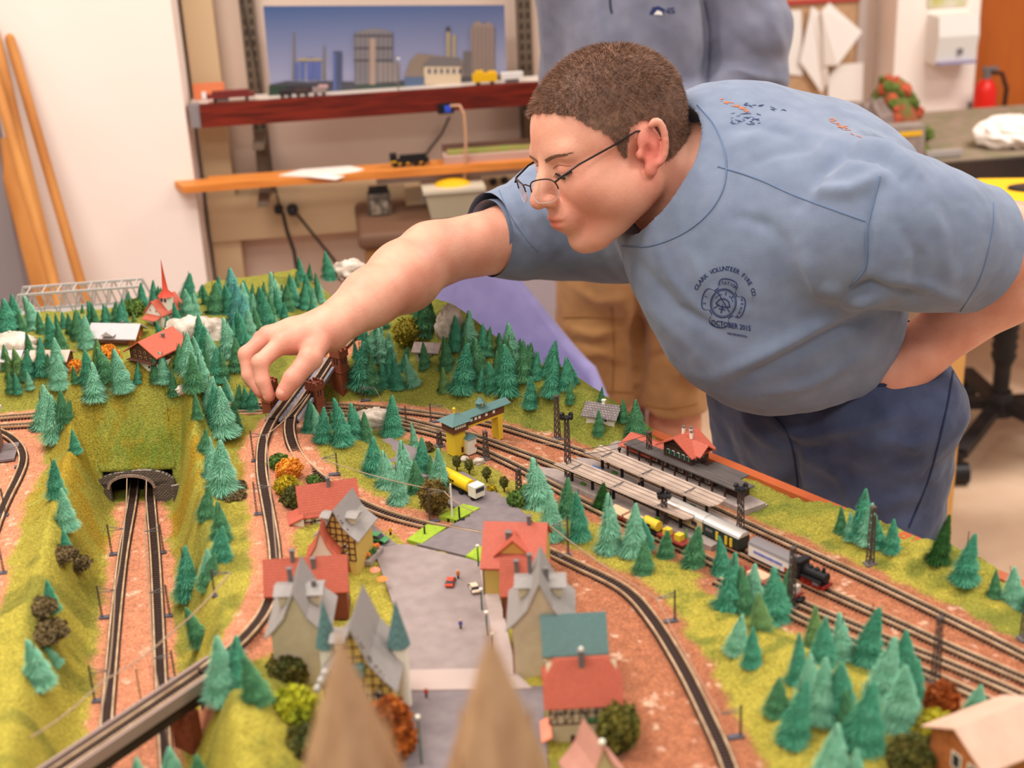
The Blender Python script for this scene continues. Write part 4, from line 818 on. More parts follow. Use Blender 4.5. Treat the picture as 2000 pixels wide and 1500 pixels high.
# --- brick bridge towers
def castle(px, py, hpx, label, col=None, tilt=0, h=None, yawd=-38):
    p = loc(px, py, h); H_ = hpx*mpp(p)/math.cos(R(22)); w = .0180; t = thing('bridge_tower', label, 'tower', p, R(yawd), 'brick portal towers of the railway bridges'); m_ = col or M_tower
    body = MB(); body.prism([(-w/2, -.004), (w/2, -.004), (w*.44, H_*.82), (-w*.44, H_*.82)], -w*.42, w*.42, 'y'); body.build('tower_body', m_, t)
    MB().box((0, 0, H_*.88), (w*1.02, w*.98, H_*.14)).build('parapet', m_, t)
    for i in range(3):
        for s in (-1, 1):
            MB().box((-w*.4+w*.4*i, s*w*.42, H_*.95+.0018), (w*.22, w*.14, .004)).build('merlon', m_, t)
    for i in (-1, 1): MB().box((i*w*.42, 0, H_*.95+.0018), (w*.14, w*.22, .004)).build('merlon', m_, t)
    for i in (-1, 1):
        MB().box((i*.0025, -w*.44, H_*.72), (.0018, .0012, .008)).build('arrow_slit', M_glass, t)
        MB().box((w*.44, i*.0025, H_*.72), (.0012, .0018, .008)).build('arrow_slit', M_glass, t)
    MB().box((0, 0, H_*.5), (w*1.04, w*.96, .0012)).build('string_course', m_, t)
    return t
M_tower = brickmat('tower_brick', (162, 84, 50), (148, 74, 44), (120, 58, 38), .0024, .0012, .14, .7, 'XZ', .0002)
castle(621, 820, 76, 'brown brick bridge tower standing right of the deck, nearer of the two', h=.0)
castle(669, 768, 90, 'brown brick bridge tower on the right side of the deck, farther one', h=.0)
th_ = castle(532, 822, 82, 'dark brick bridge tower being pinched between thumb and fingers', h=.0)
pt = thing('brick_gatehouse', 'tall brick building with grey roof cut off by the left edge', 'tower', loc(0, 880, .02), R(10))
MB().box((-.012, 0, .025), (.030, .030, .05)).build('walls', brickmat('brown_brick', (128, 84, 66), (110, 70, 58), (150, 110, 90), .003, .0015, .14, .8, 'XZ', .0002), pt); MB().box((-.012, 0, .052), (.040, .040, .004)).build('roof', mat('pale_slate', (186, 178, 178), .6), pt); MB().box((-.006, -.01, .001), (.056, .05, .003)).build('grey_base', M_road, pt)
# ================================================================ tunnel portal
M_rub = brickmat('rubble_stone', (150, 132, 118), (122, 106, 96), (56, 50, 46), .0042, .0022, .22, .9, 'XZ', .0006)
tp = P(266, 972, TZ-.0375); po_ = thing('tunnel_portal', 'grey rubble stone tunnel portal with dark double track opening', 'tunnel portal', (tp[0], yportal-.003, TZ-.0375), R(-2))
W_, Hh = .027, .034
arch = [(-W_, 0)]+[(-W_*math.cos(a), .020+.015*math.sin(a)) for a in np.linspace(.0, math.pi, 13)]+[(W_, 0)]
outer = [(-.052, 0), (-.052, .026), (-.040, .033), (-.022, .040), (.03, .043), (.050, .036), (.054, 0)]
mb = MB()
def ring(inner, outer_, y0, y1):
    bm = bmesh.new()
top = [(-.052, .026), (-.044, .031), (-.036, .034), (-.03, .037), (-.02, .040), (-.01, .041), (0, .042), (.01, .043), (.02, .043), (.03, .042), (.038, .040), (.046, .036), (.054, .030)]
ia = arch[1:-1]
pairs = list(zip(ia, top)); V_ = []
for (x, z), (X_, Z_) in pairs: V_ += [(x, 0, z), (X_, 0, Z_), (x, .006, z), (X_, .006, Z_)]
F_ = []
for i in range(len(pairs)-1):
    a = i*4; b = a+4; F_ += [(a, b, b+1, a+1), (a+2, a+3, b+3, b+2), (a, a+2, b+2, b), (a+1, b+1, b+3, a+3)]
mb.add(V_, F_); mb.box((-(W_+.052)/2, .003, .012), (.052-W_, .006, .028)); mb.box(((W_+.054)/2, .003, .013), (.054-W_, .006, .030)); mb.build('portal_wall', M_rub, po_)
mb = MB(); V_ = []
for a in np.linspace(-.05, math.pi+.05, 17): V_ += [(-(W_+.0)*math.cos(a), -.0015, .020+.015*math.sin(a)), (-(W_+.0035)*math.cos(a), -.0015, .020+.0188*math.sin(a)), (-(W_)*math.cos(a), .004, .020+.015*math.sin(a)), (-(W_+.0035)*math.cos(a), .004, .020+.0188*math.sin(a))]
F_ = [];
for i in range(16):
    a = i*4; b = a+4; F_ += [(a, b, b+1, a+1), (a, a+2, b+2, b), (a+1, b+1, b+3, a+3)]
mb.add(V_, F_); mb.build('arch_stones', mat('arch_stone', (168, 142, 128), .8, (130, 112, 100), 300), po_)
for sx in (-1, 1): MB().box((sx*(.054+.012), -.006, .012), (.028, .005, .03), rz=sx*.45).build('wing_wall', M_rub, po_)
mb = MB(); mb.box((0, .07, .0375), (.082, .13, .001)); mb.box((-.0365, .07, .018), (.004, .13, .039)); mb.box((.0365, .07, .018), (.004, .13, .039)); mb.box((0, .085, -.0005), (.07, .10, .002)); mb.box((0, .132, .018), (.082, .004, .039)); mb.build('tunnel_lining', mat('shade_lining', (26, 24, 24), .95), po_)  # near-black lining, the darkness inside the tunnel put into its colour
# ================================================================ platforms and station
def frame_of(a, b): A = P(*a); B = P(*b); return A, math.atan2(B[1]-A[1], B[0]-A[0]), np.linalg.norm((B-A)[:2])
M_plat = mat('platform_grey', (166, 150, 142), .8, (152, 136, 130), 120); M_proof = mat('platform_roof', (188, 166, 150), .28, (172, 150, 136), 50, spec=.6); M_post = mat('black_post', (34, 30, 30), .6)
def platform(a, b, w, n, label, gl, L_ext=(.02, .035), ra=.006, rb=.0):
    A, yw, L = frame_of(a, b); t = thing('station_platform', label, 'platform', (A[0], A[1], TZ), yw, gl)
    pl = [(-L_ext[0]-.02, 0), (-L_ext[0], -w/2), (L+L_ext[1], -w/2), (L+L_ext[1], w/2), (-L_ext[0], w/2)]
    MB().prism(pl, -.004, .0035, 'z').build('platform_slab', M_plat, t)
    mb = MB(); hw = w*.66; z = .022
    prof = [(-hw, z+.003), (-hw*.5, z+.0012), (0, z), (hw*.5, z+.0012), (hw, z+.003)]; prof = prof+[(x, zz-.0007) for x, zz in prof[::-1]]
    mb.prism(prof, 0, L, 'x'); 
    for y in (-hw*.75, -hw*.3, hw*.3, hw*.75): mb.box((L/2, y, z+.0028 if abs(y) > hw*.5 else z+.0014), (L, .0009, .0008))
    mb.build('canopy_roof', M_proof, t)
    mb = MB(); mb.box((L/2, 0, z-.0012), (L*.98, .0015, .0015)); mb.build('canopy_beam', M_post, t)
    for i in range(n): MB().box((L*(i+.5)/n, 0, z/2), (.0026, .0026, z)).build('canopy_post', M_post, t)
    for i in range(3): MB().box((L*(i+.35)/3, 0, z+.0022), (.0014, hw*1.8, .0010)).build('roof_cross_rib', M_chim, t)
    return t, L
pt1, L1 = platform((1098, 936), (1352, 1046), .020, 6, 'front island platform with long pale canopy, nearest to the fir trees', 'island platforms')
pt2, L2 = platform((1158, 912), (1402, 1020), .021, 6, 'rear island platform with long pale canopy, between the platform and station house', 'island platforms', L_ext=(.01, .03))
ylab = [(1110, 932, 'green'), (1140, 948, 'green')]
M_pg = mat('bench_green', (86, 130, 62), .5); M_pb = mat('bench_blue', (120, 150, 200), .5)
def on_plat(px, py, m, label, sz=(.008, .0028, .002), cat='bench', nm='bench', g=None, yw=None):
    p = P(px, py, TZ+.0036); o = MB().box((0, 0, sz[2]/2), sz).box((0, sz[1]*.4, sz[2]*.9), (sz[0], sz[1]*.15, sz[2])).build(nm, m); o.location = p; o.rotation_euler = (0, 0, yawA if yw is None else yw); return tag(o, label, cat, g)
_, yawA, _ = frame_of((1150, 889), (1397, 997))
on_plat(1139, 947, M_pg, 'green bench near the left end of the front platform'); on_plat(1200, 925, M_pg, 'green bench between the two platform canopies near the blue seats'); on_plat(1352, 990, M_pg, 'green bench near the right end of the rear platform')
on_plat(1285, 1015, M_pg, 'green bench near the right end of the front platform'); on_plat(1165, 916, M_pb, 'row of light blue seats on the rear platform', (.016, .0035, .002), 'seats', 'seat_row')
def person_small(px, py, m, label, z=.0036):
    p = P(px, py, TZ+z); t = thing('model_person', label, 'figurine', p, 0, 'tiny figures on the model'); mb = MB()
    mb.cyl((-.0006, 0, 0), (-.0004, 0, .005), .0006, .0007, 6).cyl((.0006, 0, 0), (.0004, 0, .005), .0006, .0007, 6); mb.build('trousers', M_post, t)
    mb = MB(); mb.cyl((0, 0, .0046), (0, 0, .0085), .0012, .0014, 8).cyl((-.0017, 0, .0045), (-.0014, 0, .008), .0005, .0005, 6).cyl((.0017, 0, .0045), (.0014, 0, .008), .0005, .0005, 6); mb.build('jacket', m, t)
    MB().ell((0, 0, .0098), .0011, 8, 6).build('head', mat('doll_skin', (220, 170, 140), .6), t)
def colm(n, c): return mat(n, c, .6)
person_small(1210, 886, M_post, 'tiny dark figure standing before the red roofed station annex'); person_small(1248, 948, colm('cloth_cream', (214, 196, 160)), 'tiny figure in pale jacket between the platform canopies'); person_small(1254, 952, M_post, 'tiny dark figure beside the pale jacketed one on the platform')
person_small(1183, 970, M_post, 'tiny dark figure on the front platform, left of the pair'); person_small(1191, 974, M_post, 'tiny dark figure on the front platform, right of the pair'); person_small(1188, 915, colm('cloth_brown', (140, 96, 66)), 'tiny brown figure beside the blue seats'); person_small(900, 1228, colm('cloth_blue', (90, 90, 160)), 'tiny blue figure alone on the town square', .003); person_small(895, 1130, colm('cloth_orange', (220, 130, 60)), 'tiny orange figure right of the red car on the square', .003)
person_small(763, 1045, colm('cloth_yellow', (236, 170, 50)), 'tiny yellow figure standing behind the green car', .003); person_small(833, 1362, colm('cloth_red', (190, 70, 60)), 'tiny red figure on the street below the square', .0035)
# station house
st0 = P(1338, 928); stn = thing('station_building', 'long dark timber station building with red gabled upper storey', 'station building', (st0[0], st0[1], TZ), yawA)
M_dkroof = mat('grey_board_roof', (96, 88, 84), .7, (80, 72, 70), 30, stretch=(1, 12, 12)); M_log = mat('dark_log', (74, 50, 40), .7, (60, 40, 34), 300)
x0_, x1_ = -.072, .098
MB().prism([(x0_-.045, -.024), (x1_+.015, -.024), (x1_+.02, .006), (.05, .012), (x0_-.03, .03), (x0_-.05, .01)], -.004, .004, 'z').build('forecourt_slab', M_plat, stn)
b_ = MB().box((.0, .006, .011), (.10, .026, .016)).build('ground_floor', M_log, stn)
for i in range(7): w_ = MB().box((-.042+i*.014, -.0075, .012), (.007, .001, .010)).build('window', M_frame, stn); MB().box((-.042+i*.014, -.0082, .012), (.0055, .0008, .008)).build('pane', M_glass, w_)
MB().box((.01, -.008, .0205), (.185, .024, .0016)).build('platform_canopy', M_dkroof, stn); MB().box((.055, .012, .0200), (.050, .018, .0016)).build('rear_canopy', M_dkroof, stn)
for i in range(10): MB().box((-.078+i*.0195, -.018, .012), (.0018, .0018, .017)).build('canopy_post', M_log, stn)
MB().box((.080, .0, .010), (.024, .016, .014)).build('open_waiting_room', M_log, stn)
up = MB().box((-.004, .006, .029), (.044, .030, .018)).build('upper_storey', M_log, stn)
mb = MB(); mb.prism([(-.026+.001, .037), (.021-.003, .037), (-.004, .048)], -.009, .021, 'y'); mb.build('gable_wall', M_log, up)
mb = MB(); mb.prism([(-.033, .035), (-.004, .052), (.025, .035), (.025, .0335), (-.004, .0505), (-.033, .0335)], -.016, .026, 'y'); mb.build('gable_roof', M_redroof, stn)
mb = MB(); mb.prism([(-.008, .036), (.006, .047), (.020, .036), (.020, .0345), (.006, .0455), (-.008, .0345)], -.002, .031, 'x'); mb.build('cross_gable_roof', M_redroof, stn)
for x in (-.018, -.010, -.002, .006, .013): w_ = MB().box((x, -.0095, .029), (.004, .001, .006)).build('window', M_frame, stn); MB().box((x, -.0102, .029), (.003, .0008, .005)).build('pane', M_glass, w_); [MB().box((x+k*.003, -.0098, .029), (.0016, .0008, .006)).build('shutter', M_shut, w_) for k in (-1, 1)]
for y in (0, .012): w_ = MB().box((.0185, y, .029), (.001, .004, .006)).build('window', M_frame, stn); MB().box((.0192, y, .029), (.0008, .003, .005)).build('pane', M_glass, w_)
for x, y in ((-.012, .010), (-.004, .014), (.004, .006)): c_ = MB().box((x, y, .051), (.003, .003, .008)).build('chimney', M_white, stn); MB().cyl((x, y, .055), (x, y, .057), .002, .002, 8).build('chimney_cap', M_chim, c_)
an = MB().box((-.066, .008, .009), (.046, .022, .012)).build('goods_annex', M_log, stn); mb = MB(); mb.prism([(-.016, .014), (.006, .024), (.026, .014), (.026, .0125), (.006, .0225), (-.016, .0125)], -.096, -.036, 'x'); mb.build('annex_roof', M_redroof, stn)
# signal tower spanning the tracks
A_, yw_, LB = frame_of((892, 884), (972, 853)); sg = thing('signal_tower', 'yellow signal tower with brown cabin bridge across the tracks and teal roofs', 'signal tower', (A_[0], A_[1], TZ), yw_)
M_bcab = mat('brown_cabin', (106, 62, 44), .6)
MB().box((0, 0, .0155), (.017, .017, .033)).build('shaft', M_ywall, sg); MB().box((LB, 0, .016), (.007, .014, .034)).build('far_leg', M_ywall, sg); MB().box((LB/2, 0, .0325), (LB+.012, .013, .003)).build('bridge_girder', M_ywall, sg)
MB().box((0, 0, .0385), (.0235, .0235, .013)).build('signal_cabin', M_bcab, sg); MB().box((LB/2+.008, 0, .0400), (LB-.002, .014, .012)).build('bridge_cabin', M_bcab, sg)
mb = MB(); e_ = .0165; mb.add([(-e_, -e_, .0445), (e_, -e_, .0445), (e_, e_, .0445), (-e_, e_, .0445), (0, 0, .0545)], [(0, 1, 4), (1, 2, 4), (2, 3, 4), (3, 0, 4), (3, 2, 1, 0)]); r_ = mb.build('cabin_roof', M_teal, sg); MB().cyl((0, 0, .052), (0, 0, .059), .0016, .0016, 8).ell((0, 0, .0595), .0022, 8, 6).build('yellow_chimney', M_ywall, r_)
mb = MB(); mb.prism([(-.010, .0455), (0, .0505), (.010, .0455), (.010, .0445), (-.010, .0445)], .008, LB+.016, 'x'); mb.build('bridge_roof', M_teal, sg)
t_ = MB().box((LB*.62, 0, .0525), (.008, .008, .009)).build('roof_turret', M_teal, sg); mb = MB(); mb.lathe([(.0072, .056), (.0048, .0585), (.0012, .0625), (.0003, .066)], (LB*.62, 0, 0), 8, False); mb.build('turret_cap', M_teal, t_); MB().box((LB*.62, -.0042, .0535), (.002, .0006, .003)).build('turret_clock', M_ywall, t_)
for i, x in enumerate((-.008, -.0045, -.001, .0025, .006)): MB().box((x, -.0121, .0395), (.0026, .0008, .0035)).build('window', M_frame, sg)
for i, x in enumerate((.020, .027, .033, .044, .056)): 
    if x < LB+.01: MB().box((x, -.0074, .0405), (.0036, .0008, .004)).build('window', M_frame, sg)
MB().box((.003, -.0087, .006), (.003, .0006, .007)).build('door', M_timb, sg); MB().box((.013, -.010, .010), (.013, .012, .021)).build('white_annex', M_white, sg); mb = MB(); mb.add([(.005, -.018, .0205), (.021, -.018, .0205), (.021, -.002, .0205), (.005, -.002, .0205), (.013, -.010, .0255)], [(0, 1, 4), (1, 2, 4), (2, 3, 4), (3, 0, 4), (3, 2, 1, 0)]); mb.build('annex_roof', M_teal, sg); MB().box((.0185, -.0163, .009), (.003, .0006, .004)).build('red_notice', M_red, sg)
# ================================================================ bridges
M_gird = mat('black_girder', (46, 36, 34), .6, (66, 46, 38), 60); M_deckg = mat('grey_deck', (150, 146, 156), .5, (126, 122, 130), 60); M_truss = mat('truss_grey', (176, 168, 162), .6)
A_ = P(424, 1292, TZ+.03); B_ = P(60, 1536, TZ+.03); yw_ = math.atan2(B_[1]-A_[1], B_[0]-A_[0]); Lb = np.linalg.norm((B_-A_)[:2])
gb = thing('girder_bridge', 'dark girder bridge carrying a single track over the two tunnel tracks', 'bridge', A_, yw_)
for s in (-1, 1): MB().box((Lb/2, s*.0115, -.004), (Lb, .003, .012)).build('side_girder', mat('girder_top', (150, 126, 116), .6), gb)
MB().box((Lb/2, 0, -.008), (Lb, .022, .004)).build('deck', M_gird, gb); MB().box((Lb/2, 0, -.017), (Lb*.97, .016, .016)).build('lower_girder', M_gird, gb)
mb = MB(); n_ = int(Lb/.0044)
for i in range(n_): mb.box((i*.0044, 0, -.004), (.0022, .015, .003))
mb.build('sleepers', M_tie, gb)
for s in (-1, 1): MB().box((Lb/2, s*.0052, -.0015), (Lb, .0016, .0024)).build('rail', M_rail, gb)
for x in (Lb*.22, Lb*.74): MB().box((x, 0, -.046), (.012, .026, .044)).build('brick_pier', mat('pier_brick', (136, 70, 44), .8, (116, 56, 36), 200), gb)
MB().box((.004, 0, -.035), (.02, .030, .06)).build('abutment', M_gird, gb)
# double deck over the yard line at the hand
def deck(key, i0, i1, label):
    w = TRW[key]; pts = [q for q in w if i0 <= proj(q)[1] <= i1]; a, b = pts[0], pts[-1]; yw = math.atan2(b[1]-a[1], b[0]-a[0]); L = np.linalg.norm((b-a)[:2]); t = thing('bridge_deck', label, 'bridge deck', (*((a+b)/2)[:2], min(a[2], b[2])), yw, 'grey twin bridge decks'); dz = (b[2]-a[2])
    for s in (-1, 1):
        mb = MB(); mb.prism([(-L/2, -.0008), (L/2, dz-.0008), (L/2, dz-.006), (-L/2, -.006)], s*.0088-.0024, s*.0088+.0024, 'y'); mb.build('walkway', M_deckg, t)
    mb = MB(); mb.prism([(-L/2, -.003), (L/2, dz-.003), (L/2, dz-.009), (-L/2, -.009)], -.010, .010, 'y'); mb.build('deck_plate', M_gird, t)
    m2 = MB()
    for i in range(14): x = -L/2+L*(i+.5)/14; m2.bar((x, .0115, dz*(i+.5)/14), (x, .0115, dz*(i+.5)/14+.004), .0005)
    m2.build('railing', M_chim, t)
TRW['bridge_a'] = catmull([P(533, 819, TZ+.034), P(562, 781, TZ+.037), P(592, 741, TZ+.040), P(622, 697, TZ+.043)], .01)
TRW['bridge_b'] = catmull([P(568, 817, TZ+.034), P(595, 779, TZ+.037), P(622, 740, TZ+.040), P(648, 700, TZ+.043)], .01)
deck('bridge_a', 690, 822, 'left grey deck of the twin bridge beneath the hand'); deck('bridge_b', 695, 822, 'right grey deck of the twin bridge between the brick towers')
make_track('bridge_a', 'straight track on the left grey bridge deck beneath the hand'); make_track('bridge_b', 'straight track on the right grey bridge deck beside the brick towers')
# truss bridge at far left
A_ = P(26, 626, TZ-.004); B_ = P(296, 606, TZ-.004); yw_ = math.atan2(B_[1]-A_[1], B_[0]-A_[0]); Lb = np.linalg.norm((B_-A_)[:2]); tb_ = thing('truss_bridge', 'pale grey steel truss bridge at the far left behind the firs', 'bridge', A_, yw_)
MB().box((Lb/2, .02, 0), (Lb, .044, .004)).build('deck', M_truss, tb_); MB().box((Lb/2, .02, -.02), (.03, .04, .04)).build('pier', M_truss, tb_)
for y, nm in ((0, 'near'), (.04, 'far')):
    mb = MB(); n_ = 9; Ht = .042; dx = Lb/n_; mb.bar((0, y, .004), (Lb, y, .004), .004); mb.bar((dx*.6, y, Ht), (Lb-dx*.6, y, Ht), .0036); mb.bar((0, y, .004), (dx*.6, y, Ht), .0036); mb.bar((Lb, y, .004), (Lb-dx*.6, y, Ht), .0036)
    for i in range(1, n_): mb.bar((dx*i, y, .004), (dx*(i-.45), y, Ht), .0024); mb.bar((dx*i, y, .004), (dx*(i+.45), y, Ht), .0024)
    mb.build('side_truss', M_truss, tb_)
mb = MB()
for i in range(1, 9): mb.bar((Lb/9*(i+.1), 0, .042), (Lb/9*(i+.1), .04, .042), .002)
mb.build('top_bracing', M_truss, tb_)
# ================================================================ masts
M_mast = mat('mast_brown', (84, 68, 62), .6); M_lampm = mat('lamp_black', (30, 28, 30), .5)
def lattice(px, py, hp, label, lamps=False, w=.0060):
    p = hit(px, py); h = hm(px, py, hp); t = thing('lattice_mast', label, 'mast', p, R(20), 'lattice masts in the station yard'); mb = MB()
    for sx in (-1, 1):
        for sy in (-1, 1): mb.bar((sx*w/2, sy*w/2, 0), (sx*w*.32, sy*w*.32, h), .0010)
    n = max(5, int(h/.008))
    for i in range(n):
        a, b = h*i/n, h*(i+1)/n; ra = w/2*(1-.36*i/n); rb = w/2*(1-.36*(i+1)/n)
        for sy in (-1, 1):
            mb.bar((-ra, sy*ra, a), (rb, sy*rb, b), .0006); mb.bar((-ra, sy*ra, a), (ra, sy*ra, a), .0007); mb.bar((sy*ra, -ra, a), (sy*rb, rb, b), .0006)
    mb.build('lattice_shaft', M_mast, t); MB().box((0, 0, .001), (w*2, w*1.6, .003)).build('foot', M_chim, t)
    if lamps:
        o = MB().cyl((0, 0, h), (0, 0, h+.0016), .0055, .0055, 12).build('lamp_platform', M_lampm, t)
        for k in range(4): a = k*math.pi/2+.4; MB().cyl((.005*math.cos(a), .005*math.sin(a), h+.003), (.0085*math.cos(a), .0085*math.sin(a), h+.0026), .0022, .0030, 8).build('floodlight', M_lampm, o)
    else:
        MB().box((0, 0, h+.0008), (w*.9, w*.9, .0016)).build('cap', M_mast, t)
    return p, h
LM = {}
for px, py, hp, lamps, lab in [(1089, 858, 82, 0, 'slim lattice mast standing on the grass above the rear track'), (1110, 942, 122, 1, 'tall lattice floodlight mast at the left end of the platforms'), (1268, 912, 66, 0, 'lattice mast directly before the red roofed station annex'), (1297, 1032, 60, 1, 'floodlight mast at the front platform above the freight wagons'),
    (1446, 1040, 82, 1, 'floodlight mast right of the station building end'), (1699, 1104, 108, 0, 'thick lattice mast among the firs by the table edge'), (1545, 1188, 112, 0, 'lattice mast in front of the steam locomotive'), (1826, 1332, 118, 0, 'lattice mast between station tracks at lower right'), (2000, 1250, 130, 0, 'lattice mast cut by the right edge of the picture'),
    (950, 898, 52, 0, 'short lattice mast right of the signal tower'), (859, 872, 28, 0, 'short dark mast just left of the yellow signal tower'), (1014, 965, 46, 0, 'lattice mast in the row before the front track, above the lawn')]:
    LM[(px, py)] = lattice(px, py, hp, lab, bool(lamps))
def polemast(px, py, hp, arm, label, base=1):
    p = hit(px, py); h = hm(px, py, hp); t = thing('catenary_mast', label, 'mast', p, R(8), 'single catenary masts along the tracks')
    mb = MB(); mb.bar((-.0008, 0, 0), (-.0005, 0, h), .0008); mb.bar((.0008, 0, 0), (.0005, 0, h), .0008)
    for i in range(int(h/.004)): mb.bar((-.0008, 0, i*.004), (.0008, 0, i*.004+.003), .0005)
    mb.build('pole', M_mast, t); mb = MB(); mb.bar((0, 0, h*.92), (arm*.018, 0, h*.80), .0007).bar((0, 0, h*.78), (arm*.018, 0, h*.80), .0007); mb.build('bracket_arm', M_chim, t)
    if base: MB().box((arm*.004, 0, .0008), (.014, .006, .0022)).build('foot_plate', mat('foot_grey', (88, 84, 92), .6), t)
    return np.array(p)+np.array((arm*.018*math.cos(R(8)), arm*.018*math.sin(R(8)), h*.8))
PM = {}
for px, py, hp, arm, lab in [(496, 902, 58, 1, 'catenary mast left of the curved line, nearest to the bridge'), (502, 1006, 62, 1, 'catenary mast left of the curved line, above the red roofs'), (219, 1084, 62, 1, 'catenary mast on the left side of the tunnel tracks, farthest one'), (320, 1080, 58, -1, 'catenary mast on the right side of the tunnel tracks, farthest one'),
    (200, 1208, 66, 1, 'catenary mast on the left side of the tunnel tracks, middle one'), (332, 1204, 64, -1, 'catenary mast on the right side of the tunnel tracks, middle one'), (186, 1372, 72, 1, 'catenary mast on the left side of the tunnel tracks, nearest one'), (343, 1330, 60, -1, 'catenary mast on the right side of the tunnel tracks, beside the bridge'),
    (420, 1166, 50, 1, 'catenary mast with foot plate on the grass ridge'), (660, 928, 42, -1, 'catenary mast standing behind the red roofed house'), (840, 1020, 70, 1, 'catenary mast in front of the round brown tree'), (1110, 1086, 76, -1, 'catenary mast right of the yellow house on the town loop'), (1318, 1214, 60, -1, 'catenary mast on the outside of the town loop bend'), (1446, 1440, 60, -1, 'catenary mast on the town loop near the bottom edge'),
    (47, 912, 44, -1, 'catenary mast at the left edge beside the brick building, farther one'), (12, 1008, 52, -1, 'catenary mast at the left edge of the picture, middle one'), (8, 1120, 76, -1, 'tall catenary mast at the left edge of the picture, lower one'), (708, 784, 30, 1, 'catenary mast on the rear track right of the brick towers, first'), (794, 832, 38, -1, 'catenary mast on the rear track, second from the brick towers'), (842, 826, 38, 1, 'catenary mast between the tracks left of the signal tower')]:
    PM[(px, py)] = polemast(px, py, hp, arm, lab)
M_cw = mat('catenary_wire', (170, 142, 118), .5, metal=.3)
def wire(pts, label, r=.0006, m=None):
    pts = [np.array(p) for p in pts]; out = []
    for a, b in zip(pts[:-1], pts[1:]):
        for k in range(6): t = k/6; q = a*(1-t)+b*t; q[2] -= .004*4*t*(1-t); out.append(q)
    out.append(pts[-1]); o0 = out[0].copy(); mb = MB(); mb.tube([q-o0 for q in out], r, 5); o = mb.build('catenary_wire', m or M_cw); o.location = o0; return tag(o, label, 'wire')
pw = lambda px, py, z: P(px, py, TZ+z)
wire([pw(248, 935, -.002), PM[(219, 1084)], PM[(200, 1208)], PM[(186, 1372)], pw(150, 1600, 0)], 'catenary wire over the left tunnel track', .0008)
wire([pw(286, 938, -.002), PM[(320, 1080)], PM[(332, 1204)], PM[(343, 1330)], pw(350, 1560, 0)], 'catenary wire over the right tunnel track', .0008)
wire([pw(600, 770, .065), PM[(496, 902)], PM[(502, 1006)], pw(540, 1090, .05)], 'catenary wire over the curved line left of the town', .0007)
wire([PM[(660, 928)], PM[(840, 1020)], pw(930, 1000, .035)], 'catenary wire over the town loop at the level crossing', .0006)
wire([pw(1060, 1020, .03), PM[(1110, 1086)], PM[(1318, 1214)], PM[(1446, 1440)]], 'catenary wire over the right bend of the town loop', .0006)
wire([PM[(708, 784)], PM[(794, 832)], pw(858, 845, .03)], 'catenary wire over the rear tracks left of the signal tower', .0004)
wire([PM[(842, 826)], LM[(950, 898)][0]+np.array((0, 0, .03)), LM[(1110, 942)][0]+np.array((0, 0, .05))], 'catenary wire slanting from the signal tower to the platforms', .0004)
a_, h_a = LM[(1110, 942)]; b_, h_b = LM[(1268, 912)]; wire([a_+np.array((0, 0, h_a*.42)), b_+np.array((0, 0, h_b*.8))], 'cross wire strung between the two masts over the platforms', .0004, M_mast); wire([a_+np.array((0, 0, h_a*.5)), b_+np.array((0, 0, h_b*.95))], 'upper cross wire strung between the masts over the platforms', .0004, M_mast)
wire([pw(60, 1440, .05), pw(200, 1330, .05), pw(330, 1240, .055), PM[(420, 1166)]], 'catenary wire over the girder bridge track at lower left', .0008)
# ================================================================ trains
def along(key, px, d=0):
    w = TRW[key]; i = int(np.argmin([abs(proj(q)[0]-px) for q in w])); a, b = w[max(i-2, 0)], w[min(i+2, len(w)-1)]; return w[i], math.atan2(b[1]-a[1], b[0]-a[0])
def vehicle(key, pxa, pxb, name, label, cat='railway wagon', group=None):
    a, _ = along(key, pxa); b, _ = along(key, pxb); yw = math.atan2(b[1]-a[1], b[0]-a[0]); L = np.linalg.norm((b-a)[:2]); t = thing(name, label, cat, ((a+b)/2)+np.array((0, 0, .0024)), yw, group); return t, L
M_under = mat('underframe', (26, 24, 26), .6); M_silver = mat('silver_roof', (200, 192, 184), .35, metal=.4)
def bogies(t, L, n=2, r=.0024):
    for s in (-1, 1):
        mb = MB()
        for k in range(n):
            x = s*L*.32+(k-.5*(n-1))*.008; mb.cyl((x, -.0052, r), (x, -.0042, r), r, r, 10); mb.cyl((x, .0042, r), (x, .0052, r), r, r, 10)
        mb.box((s*L*.32, 0, r), (.012, .007, .002)); mb.build('wheel_set', M_under, t)
def coach(key, a, b, label, body, roof, H_=.018, stripes=None, round_=True):
    t, L = vehicle(key, a, b, 'railway_coach', label, 'railway coach'); L *= .96; w = .0175; MB().box((0, 0, .0035), (L, w*.8, .003)).build('underframe', M_under, t); bogies(t, L)
    MB().box((0, 0, .004+H_*.42), (L, w, H_*.72)).build('body', body, t); z = .004+H_*.78; mb = MB()
    pr = [(-w/2-.0004, z)]+[(-(w/2)*math.cos(x), z+.0048*math.sin(x)) for x in np.linspace(.12, math.pi-.12, 9)]+[(w/2+.0004, z)]; mb.prism([(u, v) for u, v in pr], -L/2-.0006, L/2+.0006, 'x'); mb.build('roof', roof, t)
    return t, L, w
t, L, w = coach('yard_b', 1310, 1381, 'beige coach with silver roof at the end of the steam train', mat('coach_beige', (206, 176, 132), .5), M_silver)
for i in range(3): MB().box((-L*.3+i*L*.3, -w/2-.0003, .012), (.008, .0006, .005)).build('window', M_glass, t)
t, L, w = coach('yard_b', 1386, 1458, 'dark green coach with yellow doors behind the white wagon', mat('coach_green', (38, 50, 44), .45), M_silver)
for x in (-.10, .16, .30): MB().box((x*L, -w/2-.0004, .010), (.0035, .0008, .010)).build('yellow_door', M_ywall, t)
MB().box((-L*.33, -w/2-.0004, .012), (.010, .0006, .003)).build('white_lettering_panel', M_chim, t)
